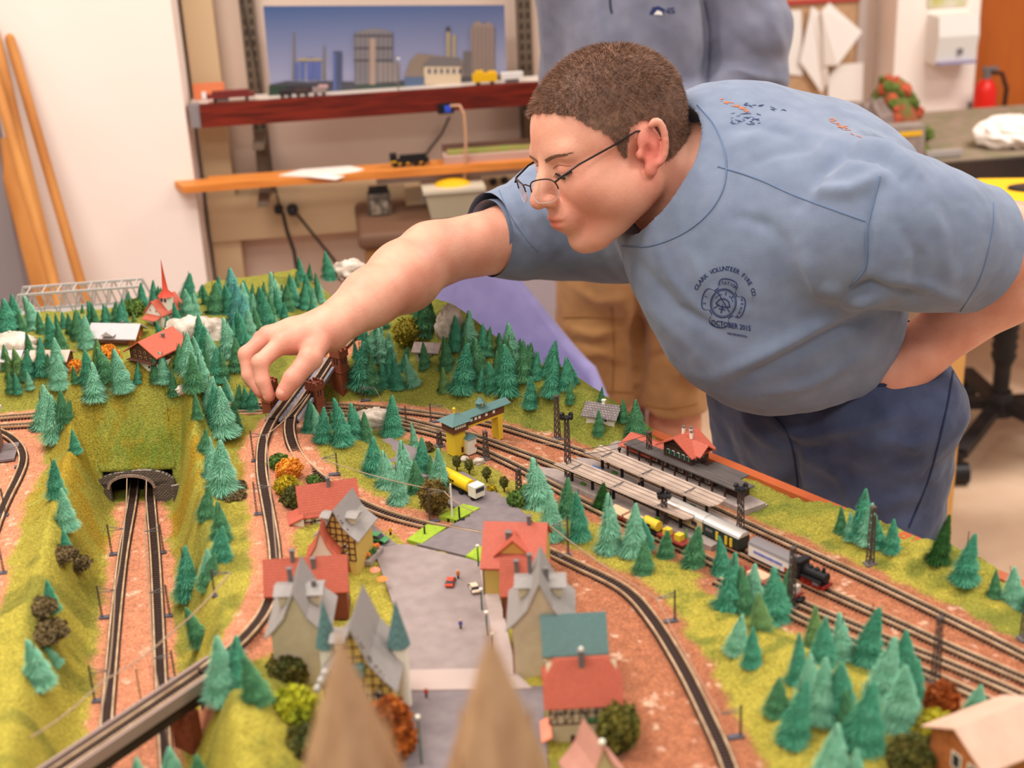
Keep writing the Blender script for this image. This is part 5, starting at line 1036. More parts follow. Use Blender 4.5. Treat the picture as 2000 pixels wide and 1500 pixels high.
t, L, w = coach('yard_b', 1464, 1552, 'white goods wagon with blue lettering behind the tender', mat('wagon_white', (232, 222, 212), .5), mat('wagon_grey_roof', (120, 112, 112), .5))
mb = MB(); rr_ = random.Random(3)
for k in range(22): mb.box((-L*.36+k*L*.031, -w/2-.0004, .0125), (L*.02, .0006, rr_.choice((.0022, .003, .0026))))
o = mb.build('blue_lettering', mat('letter_blue', (120, 130, 200), .5), t); o['kind'] = 'stuff'
MB().box((L*.40, -w/2-.0004, .0085), (.0045, .0006, .0055)).build('brown_emblem', mat('emblem_brown', (150, 62, 40), .5), t)
# steam locomotive with tender
t, L = vehicle('yard_b', 1546, 1628, 'steam_locomotive', 'black steam locomotive with red wheels and tender pulling the train', 'locomotive')
MB().box((-L*.02, 0, .0062), (L*.96, .010, .0025)).build('frame', M_under, t); MB().cyl((-L*.10, 0, .0135), (L*.44, 0, .0135), .0056, .0054, 16).build('boiler', M_under, t); bl = MB().cyl((L*.44, 0, .0135), (L*.47, 0, .0135), .0058, .0052, 16).build('smokebox_door', M_under, t)
MB().cyl((L*.38, 0, .017), (L*.38, 0, .0235), .0017, .0021, 10).build('chimney', M_under, t); [MB().ell((x*L, 0, .0192), (.003, .0026, .0026)).build('steam_dome', M_under, t) for x in (.22, .06)]
c_ = MB().box((-L*.16, 0, .0145), (L*.12, .0165, .016)).build('cab', M_under, t); MB().box((-L*.16, 0, .0235), (L*.15, .0185, .0016)).build('cab_roof', M_under, c_); MB().box((-L*.37, 0, .0125), (L*.26, .0155, .011)).build('tender', M_under, t); MB().box((-L*.37, 0, .0185), (L*.22, .012, .0014)).build('coal_load', mat('coal', (16, 15, 16), .8), t)
M_rw = mat('wheel_red', (142, 34, 28), .5)
for i in range(4):
    for s in (-1, 1): MB().cyl((-L*.02+i*L*.115, s*.0050, .0042), (-L*.02+i*L*.115, s*.0062, .0042), .0042, .0042, 14).build('driving_wheel', M_rw, t)
MB().box((L*.18, -.0075, .0105), (L*.5, .004, .0008)).build('running_board', M_under, t); MB().box((L*.475, 0, .0045), (.002, .016, .003)).build('buffer_beam', M_rw, t)
mb = MB(); mb.box((L*.30, -.0070, .0075), (.007, .003, .0035)); mb.build('cylinder_block', M_chim, t)
def flat(key, a, b, label, load=None):
    t, L = vehicle(key, a, b, 'flat_wagon', label, group='freight wagons on the front track'); L *= .95; MB().box((0, 0, .0058), (L, .0155, .0022)).build('deck', mat('wagon_red', (130, 48, 40), .6), t); bogies(t, L)
    return t, L
t, L = flat('yard_c', 1185, 1222, 'flat wagon loaded with pale logs, partly behind the firs'); 
for k in range(5): MB().cyl((-L*.45, -.006+.003*k, .009), (L*.45, -.006+.003*k, .009), .0017, .0017, 8).build('log', mat('pale_log', (220, 176, 140), .7), t)
t, L = flat('yard_c', 1226, 1262, 'second flat wagon with pale logs, next to the yellow tank wagon')
for k in range(5): MB().cyl((-L*.45, -.006+.003*k, .009), (L*.45, -.006+.003*k, .009), .0017, .0017, 8).build('log', mat('pale_log', (220, 176, 140), .7), t)
t, L = vehicle('yard_c', 1264, 1292, 'tank_wagon', 'short yellow tank wagon in the freight train'); bogies(t, L, 1); MB().box((0, 0, .005), (L*.95, .010, .002)).build('underframe', M_under, t); MB().cyl((-L*.42, 0, .0118), (L*.42, 0, .0118), .0060, .0060, 14).build('tank', M_ywall, t); MB().box((0, -.0062, .012), (.005, .0006, .003)).build('blue_label', M_under, t)
t, L = flat('yard_c', 1296, 1336, 'flat wagon carrying small yellow machines'); [MB().box((x*L, 0, .0105), (.008, .008, .007)).build('yellow_machine', M_ywall, t) for x in (-.25, .2)]
t, L = flat('yard_c', 1400, 1452, 'empty dark red flat wagon seen between the firs')
t, L = flat('yard_c', 1462, 1505, 'flat wagon loaded with salmon coloured stone slabs'); MB().box((0, 0, .0085), (L*.8, .013, .004)).build('stone_load', mat('salmon_load', (226, 164, 134), .8), t)
t, L = flat('yard_c', 1535, 1578, 'last brown wagon with pale grey box, beside the lattice mast'); MB().box((0, 0, .011), (L*.5, .012, .008)).build('grey_box', mat('pale_box', (196, 180, 168), .6), t)
# ================================================================ road vehicles
def car(px, py, c, label, yd, L=.026, z=.003, roofc=None):
    p = P(px, py, TZ+z); t = thing('toy_car', label, 'toy car', p, R(yd)); m = mat('car_'+label.split()[1]+label.split()[0], c, .3, spec=.6); w = L*.42; h = L*.3
    mb = MB(); mb.prism([(-L/2, .0022), (-L/2, h*.62), (L*.42, h*.55), (L/2, h*.4), (L/2, .0022)], -w/2, w/2, 'y'); mb.build('car_body', m, t); mb = MB(); mb.prism([(-L*.32, h*.6), (-L*.24, h), (L*.12, h), (L*.24, h*.58)], -w*.43, w*.43, 'y'); c_ = mb.build('cabin', M_glass, t); MB().box((-L*.06, 0, h+.0003), (L*.34, w*.8, .0006)).build('cabin_roof', m, c_)
    for sx in (-1, 1):
        for sy in (-1, 1): MB().cyl((sx*L*.3, sy*w*.42, .0022), (sx*L*.3, sy*w*.52, .0022), .0022, .0022, 10).build('wheel', M_under, t)
    return t
car(880, 1140, (214, 74, 48), 'red orange toy car parked on the town square', 82, .020); car(926, 1152, (232, 206, 178), 'beige toy car parked on the town square beside the pavement', 104, .021); car(737, 1056, (56, 134, 78), 'green toy car parked by the planter at the upper square', -28, .026, .004)
p = P(908, 962, TZ+.003); ly = yaw(P(850, 930), P(925, 968)); t = thing('tank_lorry', 'yellow tank lorry with white cab on the road behind the crossing', 'lorry', p, ly)
MB().cyl((-.036, 0, .0125), (.012, 0, .0125), .0078, .0078, 16).build('tank', mat('tank_yellow', (232, 190, 30), .4), t); MB().box((-.008, 0, .0045), (.062, .010, .002)).build('chassis', M_under, t); c_ = MB().box((.022, 0, .0115), (.013, .0145, .014)).build('cab', M_white, t); MB().box((.0288, 0, .014), (.0006, .012, .005)).build('windscreen', M_glass, c_)
for x in (-.030, -.022, .0, .022):
    for s in (-1, 1): MB().cyl((x, s*.0050, .0032), (x, s*.0072, .0032), .0032, .0032, 12).build('wheel', M_under, t)
mb = MB(); [mb.box((-.024+k*.004, -.0074, .0135), (.0028, .0012, .0028)) for k in range(4)]; o = mb.build('dark_lettering', M_under, t); o['kind'] = 'stuff'
# level crossing barrier, lamps, parasols
def barrier(px, py, hp, label, c):
    p = hit(px, py); h = hm(px, py, hp); t = thing('crossing_barrier', label, 'barrier', p, 0, 'level crossing barriers'); MB().cyl((0, 0, 0), (0, 0, h), .0011, .0010, 8).build('raised_pole', c, t); MB().box((0, 0, .002), (.012, .008, .004)).build('barrier_foot', M_under, t)
barrier(884, 1016, 70, 'raised white barrier pole before the tank lorry', M_white); barrier(278, 1382, 78, 'beige signal post standing between the two tunnel tracks', mat('beige_post', (190, 150, 110), .6)); barrier(898, 1020, 30, 'short dark crossing light beside the raised white pole', M_under); barrier(830, 1050, 22, 'short dark crossing light on the left lawn strip', M_under)
def slamp(px, py, hp, label):
    p = hit(px, py); h = hm(px, py, hp); t = thing('street_lamp', label, 'street lamp', p, 0, 'street lamps'); MB().cyl((0, 0, 0), (0, 0, h), .0009, .0007, 8).build('lamp_post', M_shut, t); MB().cyl((0, 0, h), (0, 0, h+.003), .0012, .0020, 8).build('lantern', M_frame, t)
for a in [(942, 1200, 44, 'green street lamp on the right pavement, uppermost'), (952, 1245, 44, 'green street lamp on the right pavement, second from above'), (965, 1290, 46, 'green street lamp on the right pavement, third from above'), (824, 1500, 90, 'green street lamp at the bottom beside the orange tree'), (935, 1112, 40, 'green street lamp by the yellow house corner')]: slamp(*a)
def paras(px, py, c, label): p = P(px, py, TZ+.003); t = thing('market_parasol', label, 'parasol', p, 0, 'market parasols'); MB().cyl((0, 0, 0), (0, 0, .012), .0004, .0004, 6).build('pole', M_frame, t); MB().lathe([(.006, .0105), (.003, .0125), (.0003, .014)], (0, 0, 0), 8, False).build('canopy', c, t)
paras(734, 1130, mat('salmon_roof', (222, 132, 104), .6), 'small salmon parasol right of the pointed grey roofs'); paras(748, 1148, mat('cloth_orange', (220, 130, 60), .6), 'small orange parasol right of the salmon one')
def planter():
    p = P(722, 1088, TZ+.003); t = thing('flower_planter', 'raised grey planter full of flowers between house and square', 'planter', p, R(70)); MB().box((0, 0, .002), (.034, .018, .005)).build('kerb', M_plat, t)
    r = random.Random(9)
    for nm, c, n in (('green_plants', (66, 110, 50), 16), ('orange_flowers', (226, 120, 50), 12)):
        mb = MB()
        for k in range(n): mb.ell((r.uniform(-.014, .014), r.uniform(-.006, .006), .006+r.uniform(0, .003)), r.uniform(.0016, .003), 6, 4, .2, r)
        o = mb.build(nm, mat('pl_'+nm, c, .9), t); o['kind'] = 'stuff'
planter()
# ================================================================ bushes, deciduous trees, rocks
def blob_mesh(seed, n, R3, sz, flat=.8):
    rs = np.random.RandomState(seed); V = []; Fl = []
    d = rs.normal(size=(n, 3)); d /= np.linalg.norm(d, axis=1)[:, None]; rad = rs.rand(n)**.35; c = d*rad[:, None]*np.array(R3); c[:, 2] = np.abs(c[:, 2])*1.0 if flat == 0 else c[:, 2]
    lum = 1+.22*np.sin(d[:, 0]*7+seed)*np.sin(d[:, 1]*6)*np.sin(d[:, 2]*5+1); c *= lum[:, None]
    a = rs.normal(size=(n, 3)); a /= np.linalg.norm(a, axis=1)[:, None]; b = np.cross(a, rs.normal(size=(n, 3))); b /= np.linalg.norm(b, axis=1)[:, None]; s = sz*(.6+.8*rs.rand(n))[:, None]
    V = np.stack([c+a*s, c+b*s, c-a*s, c-b*s], 1).reshape(-1, 3); return V, np.arange(4*n).reshape(n, 4)
def bush(px, py, r, c, c2, label, n=1800, hh=.8, trunk=0, name='bush', cat='bush', sink=.35, dens=.0014, group=None):
    p = hit(px, py); rr = r*mpp(p); t = thing(name, label, cat, p, 0, group); m = mat('leaf_%d_%d_%d' % c, c, .9, c2, 70)
    V, Fc = blob_mesh(int(px+py), n, (rr, rr, rr*hh), dens); V[:, 2] += (rr*hh*(1-sink) if not trunk else trunk*mpp(p)+rr*hh*.6)
    npmesh('foliage', V, Fc, m, parent=t, smooth=False); core = MB(); core.ell((0, 0, (rr*hh*(1-sink) if not trunk else trunk*mpp(p)+rr*hh*.6)), (rr*.78, rr*.78, rr*hh*.78), 14, 10, .12, random.Random(int(px))); core.build('leaf_core', m, t)
    if trunk: MB().cyl((0, 0, -.003), (0, 0, trunk*mpp(p)+rr*hh*.3), rr*.10+.0005, rr*.06+.0004, 8).build('trunk', M_timb, t)
    return t
Y_ = (196, 168, 34), (150, 130, 30); O_ = (232, 158, 52), (206, 120, 40); G_ = (70, 100, 42), (100, 124, 50); BR = (124, 104, 64), (96, 80, 52); DG = (70, 76, 34), (104, 92, 36)
for a in [(566, 930, 26, *O_, 'orange golden bush behind the red roofed house'), (545, 912, 20, *G_, 'dark green bush left of the orange bush'), (560, 960, 24, *Y_, 'yellow green bush below the orange bush'), (578, 985, 28, *DG, 'brown green bush beside the red roofed house'), (612, 948, 15, *G_, 'green bush right of the orange bush'),
    (212, 694, 16, *O_, 'golden bush before the pale roofed chalet'), (224, 700, 12, *O_, 'small golden bush beside the red roofed chalet'), (264, 665, 10, *O_, 'small golden bush between the two chalets'), (240, 668, 12, *G_, 'dark green bush between the two chalets'), (146, 722, 15, *O_, 'tall golden bush right of the pale roofed cottage'), (264, 612, 22, *G_, 'round dark green bush left of the chapel'),
    (800, 665, 34, (150, 132, 34), (120, 110, 34), 'big yellow moss bush on top of the right hill'), (672, 735, 16, (150, 132, 34), (120, 110, 34), 'yellow green bush behind the farther brick tower'), (458, 972, 18, *BR, 'brown heather bush right of the curved line masts'), (120, 1090, 26, *BR, 'brown heather patch below the bank firs, upper one'), (150, 1108, 22, *BR, 'brown heather patch below the bank firs, right one'), (78, 1195, 26, *BR, 'brown heather patch at the left, middle one'), (86, 1245, 34, *BR, 'large brown heather patch above the leaning fir'),
    (1235, 1320, 1, *G_, 'x'), (565, 1322, 38, *DG, 'round dark bush beside the left beige gable'), (575, 1400, 44, (190, 186, 40), (140, 150, 40), 'bright yellow green bush at lower left of town hall'), (600, 1470, 40, *DG, 'olive brown bush at the bottom before the spire'), (470, 955, 12, *BR, 'small brown tuft beside the ridge firs'), (1010, 985, 20, *G_, 'mossy green bush left of the fir row'), (1030, 968, 16, *G_, 'low green bush behind the fir row beginning'), (960, 960, 9, *Y_, 'small yellow bush at the little tree avenue'),
    (1820, 1440, 40, (190, 176, 44), (150, 140, 40), 'yellow green bush beside the pale shed'), (1780, 1500, 50, *DG, 'olive bush at the bottom right wood'), (740, 900, 7, *Y_, 'tiny yellow tuft at the forecourt'), (835, 880, 12, *BR, 'brown bush left of the signal tower'), (706, 820, 18, *BR, 'brown moss tuft beside the boulder')]:
    if a[2] > 2: bush(a[0], a[1], a[2]*(1.35 if 'heather' in a[5] else 1), *a[3:], n=2600 if a[2] > 22 else 1200, dens=.0016 if a[1] < 1200 else .0024, hh=.32 if 'heather' in a[5] else .8)
bush(850, 1005, 30, (120, 92, 40), (92, 80, 36), 'round brown green tree beside the level crossing', 2600, 1.15, 18, 'broadleaf_tree', 'tree'); bush(1208, 1462, 42, (120, 110, 40), (84, 84, 34), 'round dark tree beside the red half-hipped house', 3000, 1.15, 20, 'broadleaf_tree', 'tree', dens=.0022)
bush(768, 1480, 46, (182, 98, 32), (140, 66, 24), 'orange autumn tree in front of the town hall', 3200, 1.7, 10, 'broadleaf_tree', 'tree', dens=.0026); bush(1836, 1400, 34, (176, 84, 28), (130, 66, 24), 'rust red autumn tree at the lower right wood', 2400, 1.2, 10, 'broadleaf_tree', 'tree', dens=.0024)
bush(1085, 1545, 26, (206, 96, 30), (170, 120, 40), 'small orange bush at the bottom edge by the pavilion', 1400, .8, dens=.0022)
for i, (px, py) in enumerate([(893, 920), (917, 926), (951, 942), (985, 960)]): bush(px, py, 9, (92, 88, 34), (74, 78, 32), ['first', 'second', 'third', 'fourth'][i]+' little round tree from the left in the roadside avenue', 700, 1.4, 13, 'broadleaf_tree', 'tree', dens=.0008, group='little avenue trees')
M_rock = mat('rock_plaster', (222, 206, 190), .9, (168, 150, 134), 60, bump=.0012, bsc=160)
def rock(px, py, w, h, label, seed, d=.7, m=None):
    p = hit(px, py); k = mpp(p); n1, n2 = 40, 26; th, ph = np.meshgrid(np.linspace(0, 2*math.pi, n1, endpoint=False), np.linspace(.02, math.pi-.02, n2))
    X = np.sin(ph)*np.cos(th); Y = np.sin(ph)*np.sin(th); Z = np.cos(ph); r = 1+.8*(fbm(X*1.3+seed, Y*1.3+Z*1.7+seed, 1.6, 4)-.5)+.5*np.abs(fbm(X*3+seed, Y*3-Z*3, 2, 3)-.5)
    V = np.c_[(X*r*w*k/2).ravel(), (Y*r*w*k/2*d).ravel(), (Z*r*h*k*.75+h*k*.1).ravel()]; idx = np.arange(n1*n2).reshape(n2, n1); F_ = np.stack([idx[:-1], np.roll(idx, -1, 1)[:-1], np.roll(idx, -1, 1)[1:], idx[1:]], -1).reshape(-1, 4)
    o = npmesh('boulder', V, F_, m or M_rock); o.location = p; tag(o, label, 'rock')
rock(384, 676, 116, 62, 'long pale grey boulder right of the red roofed chalet', 1); rock(25, 690, 110, 44, 'big white rock at the left edge above the cottages', 4); rock(685, 535, 60, 30, 'white rock on the far hilltop behind the arm', 7); rock(878, 642, 52, 50, 'tall pale rock on the crest beside the purple chair', 9); rock(728, 832, 76, 42, 'pale boulder between the firs left of the signal tower', 12, .6); rock(935, 906, 24, 14, 'small white rock right of the signal tower base', 15); rock(908, 900, 20, 10, 'low white rock right below the signal tower', 16); rock(1492, 988, 12, 6, 'tiny white stone on the grass strip behind the tracks', 18); rock(360, 764, 30, 14, 'small pale rock at the left hill foot', 20)
# ================================================================ smooth bodies (distance fields turned into meshes)
class SDF:
    def __init__(s): s.p = []
    def cone(s, a, b, ra, rb, k=.01, op='+'): s.p.append(('c', np.array(a, float), np.array(b, float), ra, rb, k, op)); return s
    def chain(s, pts, k=.01, op='+'):   # [(point, r)...]
        for (a, ra), (b, rb) in zip(pts[:-1], pts[1:]): s.cone(a, b, ra, rb, k, op)
        return s
    def ell(s, c, r, M=None, k=.01, op='+'):
        r = np.array([r]*3 if np.isscalar(r) else r, float); s.p.append(('e', np.array(c, float), r, np.eye(3) if M is None else np.array(M), None, k, op)); return s
    def xf(s, other, M, T):   # add another field's shapes through a rotation M and a shift T
        for q in other.p:
            if q[0] == 'c': s.p.append(('c', M@q[1]+T, M@q[2]+T, q[3], q[4], q[5], q[6]))
            else: s.p.append(('e', M@q[1]+T, q[2], M@q[3], None, q[5], q[6]))
        return s
    def bound(s):
        lo = np.full(3, 9e9); hi = -lo
        for q in s.p:
            if q[6] == '-': continue
            pts, r = ((q[1], q[2]), max(q[3], q[4])) if q[0] == 'c' else ((q[1],), q[2].max())
            for c in pts: lo = np.minimum(lo, c-r); hi = np.maximum(hi, c+r)
        return lo-.02, hi+.02
    def ev(s, X, blk=None, bc=None, br=0):
        Dv = np.full(len(X), .2, np.float32)
        for q in s.p:
            if bc is not None:
                if q[0] == 'c': c = (q[1]+q[2])/2; R_ = np.linalg.norm(q[1]-q[2])/2+max(q[3], q[4])
                else: c = q[1]; R_ = q[2].max()
                sel = np.linalg.norm(bc-c, axis=1) < R_+br+q[5]*1.5+.006
                m = sel[blk]
                if not m.any(): continue
                Y = X[m]
            else: m = slice(None); Y = X
            if q[0] == 'c':
                ba = q[2]-q[1]; t = np.clip(((Y-q[1])@ba)/(ba@ba+1e-12), 0, 1); d = np.linalg.norm(Y-q[1]-t[:, None]*ba, axis=1)-(q[3]+(q[4]-q[3])*t)
            else:
                L = (Y-q[1])@q[3]; k0 = np.linalg.norm(L/q[2], axis=1); k1 = np.linalg.norm(L/q[2]**2, axis=1)+1e-9; d = k0*(k0-1)/k1
            k = q[5]; cur = Dv[m]
            if q[6] == '+': h = np.clip(.5+.5*(cur-d)/k, 0, 1); Dv[m] = cur*(1-h)+d*h-k*h*(1-h)
            else: h = np.clip(.5-.5*(cur+d)/k, 0, 1); Dv[m] = cur*(1-h)-d*h+k*h*(1-h)
        return Dv
    def mesh(s, h):
        lo, hi = s.bound(); B = 8; H_ = h*B; n = np.ceil((hi-lo)/H_).astype(int)+1
        g = np.stack(np.meshgrid(*[np.arange(k) for k in n], indexing='ij'), -1).reshape(-1, 3)
        cen = lo+(g+.5)*H_; dv = s.ev(cen); act = g[np.abs(dv) < H_*1.05]
        NN = int(n.max()*B+4)
        o = np.stack(np.meshgrid(*[np.arange(B+1)]*3, indexing='ij'), -1).reshape(-1, 3)
        pts = (act[:, None]*B+o[None]).reshape(-1, 3); blk = np.repeat(np.arange(len(act)), len(o)); key = (pts[:, 0].astype(np.int64)*NN+pts[:, 1])*NN+pts[:, 2]
        uk, ui = np.unique(key, return_index=True); X = lo+pts[ui]*h
        val = s.ev(X, blk[ui], lo+(act+.5)*H_, H_*.87+.002)
        o2 = np.stack(np.meshgrid(*[np.arange(B)]*3, indexing='ij'), -1).reshape(-1, 3); cells = (act[:, None]*B+o2[None]).reshape(-1, 3)
        ck = (cells[:, 0].astype(np.int64)*NN+cells[:, 1])*NN+cells[:, 2]
        offs = [(a, b, c) for a in (0, 1) for b in (0, 1) for c in (0, 1)]; od = [(a*NN+b)*NN+c for a, b, c in offs]
        cv = np.stack([val[np.searchsorted(uk, ck+q)] for q in od], 1); m = (cv.min(1) < 0) & (cv.max(1) >= 0); cells = cells[m]; ck = ck[m]; cv = cv[m]
        acc = np.zeros((len(cells), 3)); cnt = np.zeros(len(cells))
        for i in range(8):
            for ax in range(3):
                if offs[i][ax]: continue
                j = i+(4, 2, 1)[ax]; a, b = cv[:, i], cv[:, j]; x = (a < 0) != (b < 0); t = np.where(x, a/(a-b+1e-12*(a == b)), 0)
                p = np.tile(np.array(offs[i], float), (len(cells), 1)); p[:, ax] += t; acc[x] += p[x]; cnt[x] += 1
        V = lo+(cells+acc/cnt[:, None])*h
        so = np.argsort(ck); sk = ck[so]; Fs = []
        st_ = (NN*NN, NN, 1)
        for ax in range(3):
            j = (4, 2, 1)[ax]; a, b = cv[:, 0], cv[:, j]; x = (a < 0) != (b < 0); u, v = [st_[q] for q in range(3) if q != ax]
            kk = ck[x]; q4 = np.stack([kk, kk-u, kk-u-v, kk-v], 1); ix = np.clip(np.searchsorted(sk, q4), 0, len(sk)-1); ok = (sk[ix] == q4).all(1); f = so[ix]; f = f[ok]; fl = (a[x] < 0)[ok]
            if ax == 1: fl = ~fl
            f[~fl] = f[~fl][:, ::-1]; Fs.append(f)
        return V, np.concatenate(Fs)
def vnormals(V, Fc):
    a = V[Fc[:, 2]]-V[Fc[:, 0]]; b = V[Fc[:, 3]]-V[Fc[:, 1]]; n = np.cross(a, b); N = np.zeros_like(V)
    for k in range(4): np.add.at(N, Fc[:, k], n)
    return N/(np.linalg.norm(N, axis=1)[:, None]+1e-12)
def smooth(V, Fc, it=2, lam=.5):
    for _ in range(it):
        S = np.zeros_like(V); c = np.zeros(len(V))
        for k in range(4):
            for d in (1, 3): np.add.at(S, Fc[:, k], V[Fc[:, (k+d) % 4]]); np.add.at(c, Fc[:, k], 1)
        V = V+lam*(S/np.maximum(c, 1)[:, None]-V)
    return V
def n3(P_, s, seed=0):   # cheap smooth 3d noise -1..1
    x, y, z = (P_*s).T; r = np.zeros(len(P_)); rs = np.random.RandomState(seed)
    for i in range(7):
        w = rs.normal(size=3); w /= np.linalg.norm(w); f = 1.+i*.45; ph = rs.rand()*6; r += np.sin(f*(w[0]*x+w[1]*y+w[2]*z)+ph+1.3*np.sin(.7*f*(w[1]*x-w[0]*z)+ph*2))/f
    return r/2.2
def skinmat(name, c, c2):
    m = mat(name, c, .48, c2, 22, sss=.12, spec=.35, bump=.0004, bsc=260); return m
from mathutils.bvhtree import BVHTree
# ================================================================ person leaning over the layout
M_skin = skinmat('skin', (224, 164, 138), (212, 142, 118)); M_hair = mat('brown_hair', (122, 88, 70), .6, (98, 70, 56), 90); M_strand = mat('hair_strand', (150, 112, 90), .5, (110, 80, 64), 60)
def headsdf(ears=True):
    h = SDF()
    h.ell((0, -.014, .032), (.076, .097, .086), k=.02); h.ell((0, .030, .020), (.066, .062, .070), k=.02); h.ell((0, .030, -.040), (.058, .058, .066), k=.02)
    for s in (-1, 1):
        h.cone((s*.050, -.006, -.050), (s*.018, .056, -.096), .024, .018, .02); h.ell((s*.036, .050, -.032), (.030, .034, .030), k=.018); h.ell((s*.052, .018, -.050), (.022, .035, .030), k=.02)
    h.ell((0, .066, -.098), (.022, .020, .018), k=.014)
    h.cone((-.040, .074, .016), (.040, .074, .016), .012, .012, .014)
    for s in (-1, 1): h.ell((s*.031, .102, -.003), (.020, .018, .013), k=.010, op='-')
    for s in (-1, 1): h.ell((s*.031, .0735, -.004), (.0160, .0145, .0125), k=.004)
    h.cone((0, .084, .010), (0, .109, -.030), .0085, .0110, .008); h.ell((0, .1115, -.034), (.0115, .0110, .0100), k=.006)
    for s in (-1, 1): h.ell((s*.0125, .1015, -.037), (.0075, .0095, .0080), k=.005)
    for s in (-1, 1): h.ell((s*.0065, .108, -.0445), (.004, .005, .003), k=.002, op='-')
    h.ell((0, .084, -.062), (.028, .018, .022), k=.012)
    h.ell((0, .0950, -.0605), (.022, .0080, .0048), k=.004); h.ell((0, .0935, -.0700), (.019, .0085, .0055), k=.004)
    h.cone((-.022, .098, -.0652), (0, .1035, -.0650), .0011, .0013, .003, '-'); h.cone((.022, .098, -.0652), (0, .1035, -.0650), .0011, .0013, .003, '-')
    if ears:
        for s in (-1, 1):
            h.ell((s*.079, -.014, -.006), (.0065, .0165, .0265), k=.006)
            pts = []
            for a in np.linspace(-2.3, 1.5, 12): pts.append(((s*(.086+.004*math.cos(a)), -.020-.0150*math.cos(a*.85+.15)+.004, -.004+.0245*math.sin(a+.55)), .0040))
            h.chain(pts, .003); h.ell((s*.080, -.006, -.033), (.0055, .0085, .0095), k=.005); h.ell((s*.0865, -.007, -.012), (.007, .0065, .0105), k=.003, op='-'); h.ell((s*.0865, -.016, .004), (.0035, .0045, .009), k=.003, op='-'); h.ell((s*.0795, .004, -.012), (.0045, .004, .006), k=.003)
    return h
def rot_axis(ax, a): return np.array(Matrix.Rotation(a, 3, Vector(ax)))
HS = 1.0
HP = D(1188, 285, 1.77)
B0 = np.stack([Fw, -CR, CU], 1)     # local x away from the camera, y to the left, z up
HM = rot_axis(CR, R(16)) @ rot_axis(-Fw, R(17)) @ rot_axis(CU, R(25)) @ B0
J = {k: D(*v) for k, v in dict(neck=(1350, 390, 1.83), rs=(1130, 440, 2.08), re=(842, 496, 1.95), rw=(640, 642, 1.80), ls=(1690, 455, 1.66), le=(2050, 480, 1.80), lw=(1795, 688, 1.84),
    t1=(1425, 392, 1.84), t2=(1480, 490, 1.83), t3=(1540, 590, 1.86), t4=(1612, 668, 1.97), hip=(1622, 800, 2.0)).items()}
side = np.array((.63, -.77, 0)); fwd = np.array((-.77, -.63, 0))
pl = J['hip']+side*.075; pr = J['hip']-side*.085
body = SDF(); body.xf(headsdf(), HM, HP)
body.chain([(HP+HM@np.array((0, -.028, -.035)), .058), (HP*.5+J['neck']*.5+HM@np.array((0, -.03, -.03)), .058), (J['neck'], .066), (J['t1'], .095)], .02)
body.chain([(J['t1'], .11), (J['t2'], .11), (J['t3'], .10), (J['t4'], .10), (J['hip'], .10)], .03)
body.chain([(J['t1'], .08), (J['rs'], .050)], .03); body.chain([(J['t1'], .08), (J['ls'], .06)], .03)
m_ = J['re']*.45+J['rs']*.55
body.chain([(J['rs'], .050), (m_, .047), (J['re'], .042)], .02); fm = J['re']*.72+J['rw']*.28
body.chain([(J['re']+np.array((0, 0, -.003)), .042), (fm+np.array((0, 0, -.004)), .0455), (J['re']*.4+J['rw']*.6, .0355), (J['rw'], .0275)], .02)
body.chain([(J['ls'], .062), (J['le'], .050), (J['le']*.65+J['lw']*.35, .050), (J['lw'], .034)], .02)
# left hand: back of the hand slips into the pocket
lh = D(1738, 735, 1.86); lh2 = D(1700, 790, 1.88)
body.chain([(J['lw'], .033), (lh, .036), (lh2, .030)], .02); body.cone(lh+np.array((0, 0, .0)), D(1680, 742, 1.85), .026, .014, .012)
for k_ in range(4): body.cone(lh2, lh2+np.array((-.03+.018*k_, -.01, -.07)), .012, .009, .006)
# right hand: five bent fingers pinching the tower
hd = lambda *a: D(*a)
W = J['rw']
MC_ = {'i': hd(552, 668, 1.768), 'm': hd(524, 656, 1.785), 'r': hd(512, 664, 1.800), 'p': hd(514, 680, 1.816)}
for q, r in (('i', .0135), ('m', .0135), ('r', .0125), ('p', .0115)): body.chain([(W, .024), (W*.45+MC_[q]*.55, .0175), (MC_[q], r)], .010)
body.ell(hd(585, 664, 1.786), (.030, .022, .016), M=np.stack([-CR, Fw, CU], 1), k=.012)
fing = {'i': [(552, 668, 1.768, .0118), (508, 708, 1.752, .0102), (513, 744, 1.752, .0092), (526, 773, 1.754, .0078)],
        'm': [(524, 656, 1.785, .0118), (482, 692, 1.775, .0102), (487, 733, 1.772, .0094), (508, 764, 1.770, .0080)],
        'r': [(512, 664, 1.800, .0110), (484, 704, 1.790, .0096), (492, 742, 1.788, .0088), (510, 768, 1.784, .0075)],
        'p': [(514, 680, 1.816, .0100), (494, 716, 1.806, .0085), (502, 745, 1.802, .0078), (514, 765, 1.798, .0068)],
        't': [(622, 664, 1.782, .0160), (606, 700, 1.756, .0145), (572, 740, 1.743, .0122), (553, 768, 1.742, .0098)]}
for q, l in fing.items():
    body.chain([(hd(*p[:3]), p[3]) for p in l], .0035)
    c = hd(*l[1][:3]); body.ell(c, l[1][3]*1.06, k=.003)
body.cone(hd(622, 664, 1.782), hd(560, 672, 1.770), .014, .010, .012)
V, Fc = body.mesh(.0023); V = smooth(V, Fc, 2, .4)
root_p = (J['hip'][0], J['hip'][1], 0)
per = thing('person', 'person in blue t-shirt, glasses and jeans leaning over the layout', 'person', root_p)
def pm(name, V, Fc, m, par=None, attrs=None, sm=True, off=None): return npmesh(name, V-np.array(root_p if off is None else off), Fc, m, parent=par or per, smooth=sm, attrs=attrs)
